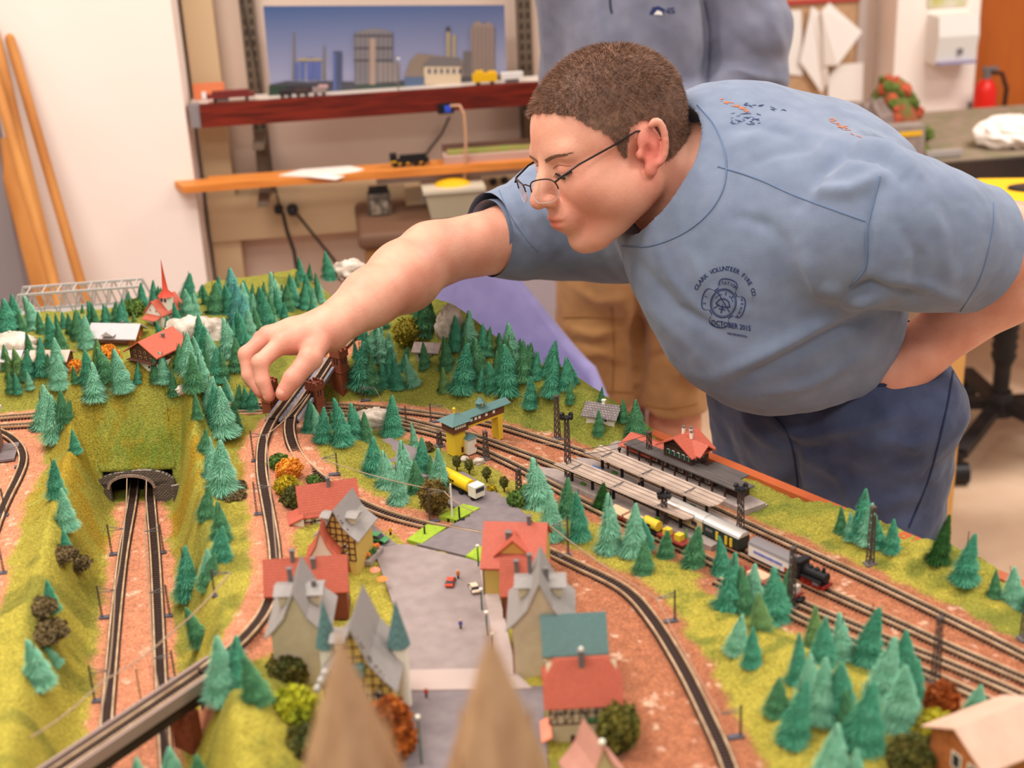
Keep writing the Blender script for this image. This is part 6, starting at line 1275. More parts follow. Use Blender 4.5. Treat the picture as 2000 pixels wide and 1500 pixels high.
# skin tone: redder ears, cheeks, knuckles and elbow
L = (V-HP)@HM
red = np.exp(-((np.abs(L[:, 0])-.08)/.016)**2-((L[:, 1]+.012)/.025)**2-((L[:, 2]+.012)/.035)**2)*.9+.35*np.exp(-((np.abs(L[:, 0])-.045)/.03)**2-((L[:, 1]-.055)/.04)**2-((L[:, 2]+.045)/.03)**2)
red += 1.0*np.exp(-(L[:, 0]/.019)**2-((L[:, 1]-.101)/.012)**2-((L[:, 2]+.0655)/.0105)**2)+.35*np.exp(-(L[:, 0]/.012)**2-((L[:, 1]-.112)/.014)**2-((L[:, 2]+.034)/.012)**2)
for q, l in fing.items():
    for j, p in enumerate(l): red += (.35 if j < 3 else .6)*np.exp(-(np.linalg.norm(V-hd(*p[:3]), axis=1)/(p[3]*1.3))**2)
red = np.clip(red, 0, 1)
beard = .25*np.exp(-((L[:, 1]-.02)/.06)**2-((L[:, 2]+.08)/.03)**2)*(np.linalg.norm(L, axis=1) < .14)
ms = M_skin; nt = ms.node_tree; b = nt.nodes['Principled BSDF']; src = b.inputs['Base Color'].links[0].from_socket
at = nt.nodes.new('ShaderNodeAttribute'); at.attribute_name = 'red'; mx = nt.nodes.new('ShaderNodeMix'); mx.data_type = 'RGBA'; nt.links.new(at.outputs['Fac'], mx.inputs[0]); nt.links.new(src, mx.inputs[6]); mx.inputs[7].default_value = lin((202, 98, 84)); 
at2 = nt.nodes.new('ShaderNodeAttribute'); at2.attribute_name = 'stubble'; mx2 = nt.nodes.new('ShaderNodeMix'); mx2.data_type = 'RGBA'; nt.links.new(at2.outputs['Fac'], mx2.inputs[0]); nt.links.new(mx.outputs[2], mx2.inputs[6]); mx2.inputs[7].default_value = lin((140, 96, 78)); nt.links.new(mx2.outputs[2], b.inputs['Base Color'])
bo = pm('body', V, Fc, M_skin, attrs={'red': red, 'stubble': beard})
# ---- hair: clipped cap and thousands of short strands
def hairmask(L):
    ax = np.abs(L[:, 0]); y, z = L[:, 1], L[:, 2]
    zb = np.interp(y, [-.12, -.06, -.036, -.030, -.012, .004, .014, .020, .024, .034, .046, .060, .076, .1], [-.052, -.050, -.036, .016, .026, .020, -.012, -.014, .0, .022, .034, .052, .064, .068])+.0022*n3(L, 330, 6)+.0015*n3(L, 900, 7)
    return (z > zb) & (((y+.014)/.101)**2+((z-.032)/.090)**2+(ax/.083)**2 < 1.12) & (ax < .0785)
hm_ = hairmask(L); fm_ = hm_[Fc].all(1); N = vnormals(V, Fc)
used, inv = np.unique(Fc[fm_], return_inverse=True)
hv = V[used]+N[used]*(.0022+.0006*n3(V[used], 400, 3)[:, None]); hf = inv.reshape(-1, 4)
hair = pm('hair', hv, hf, M_hair, sm=True)
rs = np.random.RandomState(11); fi = np.where(fm_)[0]; pick = rs.choice(fi, 30000); u = rs.dirichlet((1, 1, 1, 1), len(pick)); Pp = (V[Fc[pick]]*u[..., None]).sum(1); Nn = N[Fc[pick, 0]]
Lp = (Pp-HP)@HM; comb = Lp-np.array((0, -.050, .122)); comb /= np.linalg.norm(comb, axis=1)[:, None]; comb = comb@HM.T; dr = Nn*.8+comb*.7+rs.normal(size=Nn.shape)*.16; dr /= np.linalg.norm(dr, axis=1)[:, None]
Ls = (.0046+.0028*rs.rand(len(pick)))*np.where(Lp[:, 2] > .05, 1.25, .75); sd_ = np.cross(dr, rs.normal(size=dr.shape)); sd_ /= np.linalg.norm(sd_, axis=1)[:, None]; wd = .00032
b0 = Pp+Nn*.001; SV = np.stack([b0-sd_*wd, b0+sd_*wd, b0+dr*Ls[:, None]+sd_*wd*.2, b0+dr*Ls[:, None]-sd_*wd*.2], 1).reshape(-1, 3)
so_ = pm('hair_strands', SV, np.arange(len(SV)).reshape(-1, 4), M_strand, sm=False); so_['kind'] = 'stuff'
# ---- brows, lashes, lids
def HL(p): return HP+HM@np.array(p)-np.array(root_p)
def inb(mb): return mb
bh_ = BVHTree.FromPolygons([tuple(p) for p in V], [tuple(f) for f in Fc[(np.linalg.norm(L[Fc[:, 0]], axis=1) < .16)]])
def FS(x, z, off=.0005):
    q = bh_.ray_cast(Vector(HP+HM@np.array((x, .2, z))), Vector(-HM[:, 1])); p_ = q[0]; return p_+Vector(HM[:, 1])*off-Vector(root_p)
for s in (-1, 1):
    rr_ = np.random.RandomState(5); mb = MB()
    for k in range(170):
        t = k/170; x = s*(.010+.040*t); z = .0105+.0045*math.sin(t*2.3)+rr_.uniform(-.0024, .0024)*(1-.6*t); mb.bar(FS(x, z, .0002), FS(x+s*.005, z+.0012, .0007), .00042)
    o = mb.build('eyebrow', mat('brow_hair', (128, 90, 72), .8), per); o['kind'] = 'stuff'
    mb = MB(); pts = [FS(s*(.031+.0150*c), -.0098+.0030*(c*c), .0004) for c in np.linspace(-1, 1, 11)]; mb.tube(pts, .0011, 6)
    for k in range(16): c = -1+2*k/15; mb.bar(FS(s*(.031+.0150*c), -.0098+.003*c*c, .0004), FS(s*(.031+.0155*c), -.0135+.003*c*c, .0040), .0005)
    mb.build('eyelashes', mat('lash', (46, 32, 28), .7), per)
    MB().tube([FS(s*(.031+.0155*c), .0035-.0035*(c*c), .0002) for c in np.linspace(-1, 1, 9)], .0005, 6).build('eyelid_crease_shade', mat('lid_crease_shade', (150, 92, 76), .7), per)  # dark line over the lid, the shade of the crease as colour
    e_ = MB(); e_.ell(HL((s*.031, .0752, -.0085)), (.0122, .0122, .0105), 16, 10); eo = e_.build('eye', mat('eye_white', (214, 200, 190), .3), per)
    MB().ell(HL((s*.031, .0848, -.0120)), (.0045, .0045, .0030), 10, 8).build('iris', mat('iris_brown', (70, 50, 36), .2), eo)
# ---- spectacles: thin dark metal frame, half-rim lenses
M_fr = mat('spectacle_metal', (52, 44, 44), .3, metal=.7); M_len = mat('spectacle_lens', (235, 235, 240), .02, trans=1, alpha=.28, spec=.8)
gl = bpy.data.objects.new('spectacles', None); COL.objects.link(gl); gl.parent = per
def GP(x, y, z): return HL((x, y, z))
for s in (-1, 1):
    rim = []
    for a in np.linspace(0, 2*math.pi, 28, endpoint=False):
        ca, sa = math.cos(a), math.sin(a); cx_ = s*.033; rx, rz = .0245, .0145; x = cx_+rx*math.copysign(abs(ca)**.75, ca); z = -.019+rz*math.copysign(abs(sa)**.75, sa); rim.append(GP(x, .121-.35*max(0, abs(x)-.02), z))
    top = rim[0:15]; MB().tube(top, .0009, 8).build('upper_rim', M_fr, gl); MB().tube(rim[14:]+rim[:1], .0004, 6).build('lower_rim', mat('rim_clear', (190, 180, 180), .3), gl)
    c0 = sum((Vector(r) for r in rim), Vector())/len(rim); mb = MB(); mb.add([tuple(r) for r in rim], [tuple(range(len(rim)))]); lo_ = mb.build('lens', M_len, gl); sm_ = lo_.modifiers.new('s', 'SOLIDIFY'); sm_.thickness = .0012
    MB().tube([GP(s*.0575, .110, -.010), GP(s*.064, .104, -.006), GP(s*.072, .080, .002), GP(s*.0785, .03, .010), GP(s*.0800, .0, .016), GP(s*.0795, -.018, .012), GP(s*.0790, -.030, -.004)], .0013, 8).build('temple', M_fr, gl)
    MB().ell(GP(s*.0095, .113, -.022), (.0022, .0022, .0045), 8, 6).build('nose_pad', M_len, gl)
MB().tube([GP(-.0105, .1205, -.012), GP(-.005, .124, -.0085), GP(.005, .124, -.0085), GP(.0105, .1205, -.012)], .0009, 8).build('bridge', M_fr, gl)
for o in list(gl.children):
    o.parent = per
bpy.data.objects.remove(gl)
# thumb nail and finger nails
M_nail = mat('nail', (222, 158, 136), .45, spec=.3)
def nail(tip, prev, nrm, r):
    tip, prev = np.array(tip), np.array(prev); ax = (tip-prev)/np.linalg.norm(tip-prev); n = nrm-ax*(nrm@ax); n /= np.linalg.norm(n); sdv = np.cross(ax, n); M_ = np.stack([ax, sdv, n], 1)
    mb = MB(); mb.M = Matrix.Translation(Vector(tip-np.array(root_p)+n*r*.72-ax*r*.15)) @ Matrix(M_.tolist()).to_4x4(); mb.ell((0, 0, 0), (r*.70, r*.58, r*.30), 14, 8); mb.build('fingernail', M_nail, per)
nail(hd(553, 768, 1.742), hd(572, 740, 1.743), -Fw*.9+CU*.3-CR*.1, .0098); nail(hd(526, 773, 1.754), hd(513, 744, 1.752), -CR*.9-Fw*.3, .0078)
# ---- t-shirt
def cloth(name, c, c2, sc=30, bump=.0003, bsc=700, sheen=.2): return mat(name, c, .9, c2, sc, bump=bump, bsc=bsc, sheen=sheen, spec=.15)
M_tee = cloth('blue_cotton', (122, 133, 154), (112, 123, 145)); M_jean = cloth('denim', (74, 84, 112), (54, 62, 88), 18, .0005, 500); M_stitch = mat('stitch', (100, 118, 148), .9)
tee = SDF()
tee.chain([(D(1400, 372, 1.86), .128), (D(1440, 420, 1.84), .150), (J['t2'], .148), (J['t3'], .138), (J['t4'], .138)], .04)
tee.ell(D(1460, 640, 1.83), (.10, .10, .085), k=.06); tee.ell(D(1600, 350, 1.86), (.13, .13, .095), k=.05); tee.ell(D(1510, 300, 1.92), (.12, .12, .075), k=.05)
tee.chain([(J['neck']+np.array((0, 0, .012)), .088), (D(1430, 340, 1.86), .115)], .03)
m1 = D(1015, 452, 2.03)
tee.chain([(J['t1'], .11), (D(1190, 425, 2.05), .088), (D(1085, 432, 2.07), .080), (m1, .068)], .03); he_ = D(955, 458, 2.0); tee.cone(m1, he_, .068, .058, .01)
tee.chain([(D(1600, 420, 1.74), .10), (D(1700, 440, 1.67), .088), (D(1800, 465, 1.69), .084)], .04); hl_ = D(1900, 488, 1.735); tee.cone(D(1800, 465, 1.69), hl_, .084, .079, .02)
# folds
ar = (he_-m1)/np.linalg.norm(he_-m1); tee.cone(he_-ar*.022, he_+ar*.25, .0495, .0495, .003, '-')
al = (hl_-D(1800, 465, 1.69)); al /= np.linalg.norm(al); tee.cone(hl_-al*.018, hl_+al*.25, .069, .069, .003, '-')
tee.cone(D(1322, 356, 1.80), HP+HM@np.array((0, -.01, -.01)), .082, .097, .005, '-')
V2, F2 = tee.mesh(.0032); V2 = smooth(V2, F2, 2, .5)
N2 = vnormals(V2, F2)
# hem: cut the shirt where it ends over the jeans
hp0 = D(1600, 765, 1.85); hn = D(1600, 765, 1.9)-D(1560, 640, 1.85); hn /= np.linalg.norm(hn); hn = hn*.8+np.array((0, 0, -.5)); hn /= np.linalg.norm(hn)
def PX(V): v = V-CC; d = v@Fw; return 1000+F*(v@CR)/d, 750-F*(v@CU)/d
def folds(V, N, lst, facing=True):
    x, y = PX(V); out = np.zeros(len(V)); fr = np.clip(-(N@Fw)*2+.3, 0, 1) if facing else 1
    for pts, amp, w in lst:
        d = np.full(len(V), 1e9); tt = np.zeros(len(V)); n_ = len(pts)-1
        for i in range(n_):
            (x0, y0), (x1, y1) = pts[i], pts[i+1]; L2 = (x1-x0)**2+(y1-y0)**2; t = np.clip(((x-x0)*(x1-x0)+(y-y0)*(y1-y0))/L2, 0, 1); q = np.hypot(x-x0-t*(x1-x0), y-y0-t*(y1-y0)); m = q < d; d[m] = q[m]; tt[m] = (i+t[m])/n_
        out += amp*np.exp(-(d/w)**2)*(np.sin(np.clip(tt, .04, .96)*math.pi)**.6)*fr
    return out
def clip(V, Fc, p, n, rad, h):
    d = (V-p)@n; near = np.linalg.norm(V-p, axis=1) < rad; m = near & (d > 0) & (d < h*1.6); V = V.copy(); V[m] -= np.outer(d[m], n); bad = near & (d >= h*1.6); return V, Fc[~bad[Fc].any(1)]
dd = n3(V2*np.array((1.0, 1.0, .55)), 30, 1)*.0024+n3(V2, 90, 2)*.0007
FO = [([(1560, 400), (1600, 330), (1650, 288), (1720, 300), (1765, 350)], -.013, 15), ([(1600, 290), (1670, 262), (1740, 285), (1790, 340)], .008, 14), ([(1585, 372), (1660, 372), (1735, 335)], .010, 16), ([(1700, 350), (1700, 450), (1690, 540)], -.004, 10),
      ([(1640, 585), (1700, 560), (1790, 575)], -.012, 12), ([(1560, 480), (1600, 560), (1660, 590), (1720, 590)], .008, 16), ([(1720, 540), (1820, 560), (1900, 600)], .005, 14), ([(1420, 760), (1520, 700), (1640, 640), (1780, 580)], -.009, 14), ([(1400, 735), (1500, 690), (1620, 630), (1740, 565)], .010, 18),
      ([(1480, 770), (1580, 750), (1700, 690)], .006, 12), ([(1200, 500), (1270, 600), (1360, 690)], .005, 14), ([(1230, 490), (1320, 600), (1430, 660)], -.005, 12), ([(1390, 560), (1470, 600), (1500, 660)], -.003, 12), ([(1280, 470), (1310, 540), (1400, 640)], .004, 12), ([(1330, 470), (1380, 560), (1480, 620)], .003, 14),
      ([(1450, 330), (1520, 300), (1600, 290)], -.003, 12), ([(1420, 260), (1480, 250), (1560, 270)], -.003, 10), ([(1500, 240), (1560, 262), (1640, 270)], .003, 12), ([(1430, 420), (1500, 440), (1560, 500)], -.003, 14), ([(1800, 400), (1840, 460), (1850, 540)], .004, 16), ([(1880, 400), (1890, 480), (1870, 560)], -.003, 14), ([(1760, 440), (1790, 500), (1780, 560)], -.004, 14),
      ([(985, 350), (1010, 420), (1060, 480)], -.004, 9), ([(1020, 345), (1060, 420), (1110, 460)], .004, 10), ([(1080, 400), (1120, 440), (1180, 465)], -.004, 10), ([(960, 390), (1000, 450), (1040, 490)], .003, 9)]
dd = dd+folds(V2, N2, FO)
V2 = V2+N2*dd[:, None]
hd_ = (V2-hp0)@hn-.006*n3(V2, 20, 4); mz = (hd_ > .004) & (hd_ < .009); V2[mz] -= np.outer(hd_[mz]-.004, hn)
keep = hd_ < .009
f2 = F2[keep[F2].all(1)]; us, inv = np.unique(f2, return_inverse=True)
shirt = pm('t_shirt', V2[us], inv.reshape(-1, 4), M_tee)
for p_, n_, rd in ((he_, ar, .14), (hl_, al, .18)):
    pl_c = Vector(p_-np.array(root_p)); bm = bmesh.new(); bm.from_mesh(shirt.data); vset = [v for v in bm.verts if (v.co-pl_c).length < rd]; vs_ = set(vset)
    fs_ = [f for f in bm.faces if all(v in vs_ for v in f.verts)]; es_ = list({e for f in fs_ for e in f.edges}); vv_ = list({v for f in fs_ for v in f.verts})
    bmesh.ops.bisect_plane(bm, geom=vv_+es_+fs_, plane_co=pl_c, plane_no=Vector(n_), clear_outer=True); bm.to_mesh(shirt.data); bm.free()
# neckband and hems as ribbed tubes
def ringtube(c, ax, r, rt, m, name, par=shirt, squash=1, n=40, ph=None):
    ax = np.array(ax)/np.linalg.norm(ax); u = np.cross(ax, (0, 0, 1.)); u /= np.linalg.norm(u); v = np.cross(ax, u); pts = [c-np.array(root_p)+r*(math.cos(a)*u+squash*math.sin(a)*v) for a in np.linspace(0, 2*math.pi, n)]
    MB().tube(pts, rt, 8).build(name, m, par)
def bvh_of(V, Fc): return BVHTree.FromPolygons([tuple(p) for p in V], [tuple(f) for f in Fc])
bt = bvh_of(V2[us], inv.reshape(-1, 4))
def onsurf(px, py, off=.0006):
    d = Vector(ray(px, py)).normalized(); h_ = bt.ray_cast(Vector(CC)+d*1.0, d)
    return None if h_[0] is None else (h_[0]+h_[1]*off*(1 if h_[1].dot(d) < 0 else -1), h_[1])
def seam(pts, r, m, name, n=60):
    c = catmull([np.array((x, y, 0.)) for x, y in pts], 6); out = []
    for p in c:
        q = onsurf(p[0], p[1], .0004)
        if q: out.append(q[0]-Vector(root_p))
    if len(out) > 3: MB().tube(out, r, 6).build(name, m, shirt)
seam([(1362, 205), (1398, 250), (1418, 310), (1412, 370), (1380, 420), (1330, 458), (1270, 480), (1215, 480)], .0010, M_stitch, 'neckband_seam')
seam([(1402, 325), (1480, 350), (1560, 385), (1690, 432)], .0010, M_stitch, 'shoulder_seam'); seam([(1718, 345), (1705, 400), (1692, 450), (1690, 520), (1660, 560)], .0012, M_stitch, 'sleeve_seam'); seam([(1940, 396), (1938, 450), (1915, 540), (1876, 608)], .0007, M_stitch, 'sleeve_hem'); seam([(975, 372), (996, 420), (1030, 470), (1050, 492)], .0006, M_stitch, 'sleeve_hem')
# printed emblem on the chest
M_ink = mat('navy_ink', (38, 48, 92), .8)
def decal_mesh(name, V2d, faces, m=M_ink, par=shirt, off=.0007):
    out = []; ok = []
    for x, y in V2d:
        q = onsurf(x, y, off); out.append(tuple(q[0]-Vector(root_p)) if q else (0, 0, 0)); ok.append(q is not None)
    fs = [f for f in faces if all(ok[i] for i in f)]
    mb = MB(); mb.add(out, fs)
    return mb.build(name, m, par, fix=False)
def text2d(s, size):
    cu = bpy.data.curves.new('tmp', 'FONT'); cu.body = s; cu.size = size; cu.align_x = 'CENTER'; cu.resolution_u = 2; cu.offset = size*.02; o = bpy.data.objects.new('tmp', cu); COL.objects.link(o); dg = bpy.context.evaluated_depsgraph_get(); me = bpy.data.meshes.new_from_object(o.evaluated_get(dg)); vs_ = [(v.co.x, v.co.y) for v in me.vertices]; fs = [tuple(p.vertices) for p in me.polygons]; bpy.data.objects.remove(o); bpy.data.meshes.remove(me); return vs_, fs
def arctext(s, cx_, cy_, rad, a0, a1, size, ex=1, ey=1, tilt=0, bottom=False, name='printed_text'):
    n = len(s); V_, F_ = [], []
    for i, ch in enumerate(s):
        if ch == ' ': continue
        a = a0+(a1-a0)*(i/(n-1)); v, f = text2d(ch, size); rot = (math.pi/2-a) if not bottom else (-math.pi/2-a); c, sn = math.cos(-rot), math.sin(-rot); ox, oy = rad*math.cos(a), rad*math.sin(a); o = len(V_)
        for x, y in v:
            X, Y = ox+x*c-y*sn, oy+x*sn+y*c; X *= ex; Y *= ey; ct, st_ = math.cos(tilt), math.sin(tilt); V_.append((cx_+X*ct-Y*st_, cy_-(X*st_+Y*ct)))
        F_ += [tuple(q+o for q in ff) for ff in f]
    return decal_mesh(name, V_, F_)
ex, ey = .88, 1.0; cx_, cy_, TL = 1413, 592, R(-14)
arctext('CLARK VOLUNTEER FIRE CO.', cx_, cy_, 64, R(166), R(22), 12.5, ex, ey, TL); arctext('STATION', cx_, cy_, 37, R(118), R(62), 9, ex, ey, TL); arctext('21', cx_-2, cy_+2, 37, R(190), R(170), 9, ex, ey, TL); arctext('HENNA', cx_, cy_, 38, R(22), R(-26), 8, ex, ey, TL)
v, f = text2d('OCTOBER 2015', 15); decal_mesh('printed_text', [(1428+x*.75, 640-y*.95+x*.12) for x, y in v], f)
v, f = text2d('FIRE PREVENTION', 6); decal_mesh('printed_text', [(1440+x*.8, 656-y+x*.14) for x, y in v], f)
def poly_ring(fn, w, n=72, name='emblem_outline'):
    V_, F_ = [], []
    for i in range(n):
        a = 2*math.pi*i/n; r = fn(a)
        for rr in (r-w/2, r+w/2): X, Y = rr*math.cos(a)*ex, rr*math.sin(a)*ey; ct, s_ = math.cos(TL), math.sin(TL); V_.append((cx_+X*ct-Y*s_, cy_-(X*s_+Y*ct)))
    for i in range(n): j = (i+1) % n; F_.append((i*2, j*2, j*2+1, i*2+1))
    decal_mesh(name, V_, F_)
poly_ring(lambda a: 28, 2.2, name='emblem_circle'); poly_ring(lambda a: 25, .9, name='emblem_circle')
def cross_r(a):
    b = (a+math.pi/4) % (math.pi/2)-math.pi/4; return 32+16*max(0, 1-(abs(b)/.62)**6)
poly_ring(cross_r, 2.2, 120)
def stroke(pts, w, name='emblem_mark'):
    V_, F_ = [], []
    for (x0, y0), (x1, y1) in zip(pts[:-1], pts[1:]):
        l = math.hypot(x1-x0, y1-y0); nx_, ny_ = -(y1-y0)/l*w/2, (x1-x0)/l*w/2; o = len(V_)
        for X, Y in ((x0-nx_, y0-ny_), (x1-nx_, y1-ny_), (x1+nx_, y1+ny_), (x0+nx_, y0+ny_)):
            X *= ex; ct, s_ = math.cos(TL), math.sin(TL); V_.append((cx_+X*ct-Y*s_, cy_-(X*s_+Y*ct)))
        F_.append((o, o+1, o+2, o+3))
    decal_mesh(name, V_, F_)
stroke([(-18, -14), (18, 18)], 2); stroke([(18, -14), (-18, 18)], 2); stroke([(0, -20), (0, 22)], 2.4); stroke([(-16, -4), (-10, 6), (0, 9), (10, 6), (16, -4), (0, -8), (-16, -4)], 2.2, 'emblem_helmet'); stroke([(-8, -12), (8, -12)], 1.8); stroke([(-20, 6), (-14, 14), (-8, 16)], 1.5); stroke([(20, 6), (14, 14), (8, 16)], 1.5)
# back print glimpsed on the shoulder
def marks(seed, box, n, m, name):
    r = random.Random(seed); V_, F_ = [], []
    for k in range(n):
        x = r.uniform(box[0], box[2]); y = box[1]+(box[3]-box[1])*((x-box[0])/(box[2]-box[0]))*box[4]+r.uniform(0, box[5]); a = r.uniform(-.6, .9); l = r.uniform(4, 11); w = r.uniform(.6, 1.4); dx, dy = math.cos(a)*l, math.sin(a)*l*.5; o = len(V_); V_ += [(x, y), (x+dx, y+dy), (x+dx, y+dy+w), (x, y+w)]; F_.append((o, o+1, o+2, o+3))
    o = decal_mesh(name, V_, F_, m); o['kind'] = 'stuff'
marks(1, (1426, 222, 1480, 222, 0, 22), 34, M_ink, 'sketch_print'); marks(2, (1405, 192, 1458, 214, 1, 5), 26, mat('orange_ink', (196, 110, 66), .8), 'orange_print'); marks(3, (1450, 200, 1530, 212, 1, 5), 16, M_ink, 'navy_print'); marks(4, (1618, 232, 1680, 262, 1, 8), 26, mat('orange_ink', (196, 110, 66), .8), 'orange_print')
# ---- jeans
jn = SDF()
kl = np.array((pl[0]-.01, pl[1]+.01, .50)); kr = np.array((pr[0]-.0, pr[1]+.02, .50)); fl_ = kl+np.array((.0, .04, -.44)); fr_ = kr+np.array((0, .04, -.44))
jn.chain([(J['hip']+np.array((-.01, .0, .10)), .130), (J['hip']+np.array((0, 0, .02)), .142)], .03); jn.chain([(pl+np.array((0, 0, .02)), .115), (pl+np.array((0, 0, -.14)), .098), (kl, .074), (fl_, .062)], .02); jn.chain([(pr+np.array((0, 0, .02)), .112), (pr+np.array((0, 0, -.14)), .096), (kr, .074), (fr_, .062)], .02)
jn.ell(J['hip']-fwd*.05, (.12, .12, .11), k=.04); jn.cone(D(1690, 806, 1.875), D(1800, 800, 1.885), .055, .055, .03)
V3, F3 = jn.mesh(.0045); V3 = smooth(V3, F3, 2, .5); N3 = vnormals(V3, F3)
V3 = V3+N3*(n3(V3*np.array((1, 1, 1.6)), 36, 8)*.0025+n3(V3, 110, 9)*.0008+folds(V3, N3, [([(1500, 820), (1560, 850), (1680, 835), (1780, 800)], .006, 12), ([(1520, 860), (1580, 880), (1640, 870)], -.007, 12), ([(1545, 870), (1548, 960), (1545, 1050)], -.02, 14), ([(1580, 900), (1640, 930), (1680, 1000)], .005, 14), ([(1440, 800), (1480, 850), (1530, 880)], .005, 12), ([(1420, 860), (1470, 920), (1500, 1000)], .004, 14), ([(1700, 850), (1780, 870), (1840, 850)], .004, 14), ([(1650, 1010), (1720, 990), (1800, 960)], .004, 14), ([(1400, 780), (1440, 900), (1450, 980)], -.004, 12)]))[:, None]; keep = V3[:, 2] < J['hip'][2]+.115
f3 = F3[keep[F3].all(1)]; us3, inv3 = np.unique(f3, return_inverse=True); jeans = pm('jeans', V3[us3], inv3.reshape(-1, 4), M_jean)
bj = bvh_of(V3[us3], inv3.reshape(-1, 4)); bt_save = bt; bt = bj; shirt_ = shirt; shirt = jeans
M_jst = mat('denim_seam', (40, 50, 78), .9)
seam([(1662, 742), (1700, 752), (1750, 750), (1800, 742), (1830, 726)], .0024, M_jst, 'pocket_edge'); seam([(1866, 690), (1848, 800), (1815, 930), (1775, 1030)], .0016, M_jst, 'side_seam'); seam([(1500, 800), (1540, 850), (1556, 930), (1560, 1000)], .0014, M_jst, 'fly_seam')
q = onsurf(1832, 724, .001)
if q: MB().ell(q[0]-Vector(root_p), .004, 10, 8).build('rivet', mat('brass', (150, 110, 70), .3, metal=.8), jeans)
bt = bt_save; shirt = shirt_
for s_, f_ in ((0, fl_), (1, fr_)): MB().ell(Vector(f_-np.array(root_p)+fwd*.06+np.array((0, 0, -.02))), (.06, .11, .045), 16, 10).build('shoe', M_blk, per)
# ================================================================ standing person behind, hoodie and cargo shorts
M_hood = cloth('grey_blue_fleece', (124, 124, 140), (110, 111, 128), 20); M_short = cloth('tan_canvas', (172, 126, 80), (156, 110, 66), 16, .0004, 300)
q0 = ray(1255, 460); q0 = CC+q0*(2.80/q0[1]); q0 = np.array((q0[0], q0[1], 0)); px_ = lambda x, y, d=3.0: D(x, y, d)
sp = thing('person', 'standing person in grey blue hoodie and tan cargo shorts, seen behind', 'person', (q0[0], q0[1], 0)); roff = (q0[0], q0[1], 0)
def zz(x, y, d=3.0): r_ = ray(x, y); return CC+r_*((2.80+(d-3.0))/r_[1])
bd = SDF(); hx, hy = zz(1290, 40)[0], q0[1]
up_ = np.array((hx, hy, 1.62)); bd.xf(headsdf(), np.array(Matrix.Rotation(R(215), 3, 'Z')), up_+np.array((0, 0, .06))); bd.chain([(up_, .055), (up_+np.array((0, 0, -.12)), .07)], .02)
bd.chain([(up_+np.array((0, 0, -.15)), .07), (np.array((q0[0], q0[1], .92)), .08)], .02)
k1 = zz(1200, 800); k2 = zz(1318, 840); h1 = zz(1180, 560); h2 = zz(1308, 570)
for h_0, k_0 in ((h1, k1), (h2, k2)): bd.chain([(h_0, .06), (k_0+np.array((0, 0, .02)), .053), (k_0+np.array((0, .0, -.10)), .055), (k_0+np.array((.01, .03, -.22)), .048), (np.array((k_0[0]+.01, k_0[1]+.03, .10)), .036), (np.array((k_0[0], k_0[1], .04)), .040)], .02)
Vb, Fb = bd.mesh(.0055); Vb = smooth(Vb, Fb, 1); pm('body', Vb, Fb, mat('skin_tan', (206, 142, 112), .5, (190, 124, 96), 20), sp, off=roff)
Lb_ = (Vb-(up_+np.array((0, 0, .06))))@np.array(Matrix.Rotation(R(215), 3, 'Z')); mm = hairmask(Lb_); ff = Fb[mm[Fb].all(1)]; us_, iv = np.unique(ff, return_inverse=True); pm('hair', Vb[us_]+vnormals(Vb, Fb)[us_]*.01, iv.reshape(-1, 4), M_hair, sp, off=roff)
hs = SDF(); c0 = zz(1262, 90); tw = .0
hs.chain([(np.array((hx, hy, 1.46)), .135), (zz(1250, 60), .135), (zz(1248, 180), .135), (zz(1245, 330), .135), (zz(1235, 470), .130)], .05)
hs.ell(zz(1265, 60), (.14, .12, .18), k=.04); sh1 = np.array((hx-.17, hy, 1.44)); sh2 = zz(1430, -30); hs.cone(np.array((hx, hy, 1.46)), sh2, .10, .085, .04); hs.cone(np.array((hx, hy, 1.46)), sh1, .10, .085, .04)
el2 = zz(1462, 150, 2.98); wr2 = zz(1330, 235, 2.84); hs.chain([(sh2, .085), (zz(1460, 60, 2.98), .082), (el2, .078)], .025); hs.chain([(el2, .070), (zz(1400, 205, 2.92), .062), (wr2, .050)], .02)
el1 = zz(1130, 150, 3.10); hs.chain([(sh1, .085), (el1, .07), (zz(1190, 240, 2.9), .05)], .03)
hs.cone(np.array((hx, hy+.03, 1.50)), np.array((hx, hy+.05, 1.53)), .12, .11, .03)
V4, F4 = hs.mesh(.006); V4 = smooth(V4, F4, 2); N4 = vnormals(V4, F4); V4 = V4+N4*(n3(V4*np.array((1, 1, .5)), 26, 12)*.004+n3(V4, 60, 13)*.0015+folds(V4, N4, [([(1376, -40), (1392, 40), (1392, 110), (1375, 190)], -.022, 12), ([(1405, 20), (1400, 80), (1412, 130)], .010, 14), ([(1400, 185), (1450, 172), (1530, 172)], -.016, 8), ([(1390, 150), (1440, 140), (1520, 158)], .010, 12), ([(1420, 60), (1470, 110), (1530, 120)], -.006, 14), ([(1160, 0), (1170, 80), (1160, 160)], .006, 12), ([(1200, 20), (1215, 100), (1210, 180)], -.005, 12), ([(1290, 50), (1310, 120), (1340, 170)], -.006, 16), ([(1500, 0), (1520, 60), (1530, 110)], .006, 12)]))[:, None]; hoodie = pm('hoodie', V4, F4, M_hood, sp, off=roff)
bt = bvh_of(V4, F4); root_sv = root_p; root_p = roff; shirt = hoodie
seam([(1378, 0), (1388, 60), (1386, 130), (1380, 185)], .0030, mat('fleece_seam', (92, 96, 116), .9), 'arm_seam'); seam([(1192, -20), (1192, 8), (1195, 26)], .0022, mat('drawcord', (44, 46, 62), .8), 'drawcord')
v, f = text2d('NS', 17); decal_mesh('chest_lettering', [(1306+x*1.25-y*.2, 26-y*.9-x*.06) for x, y in v], f, M_ink, hoodie, .0015)
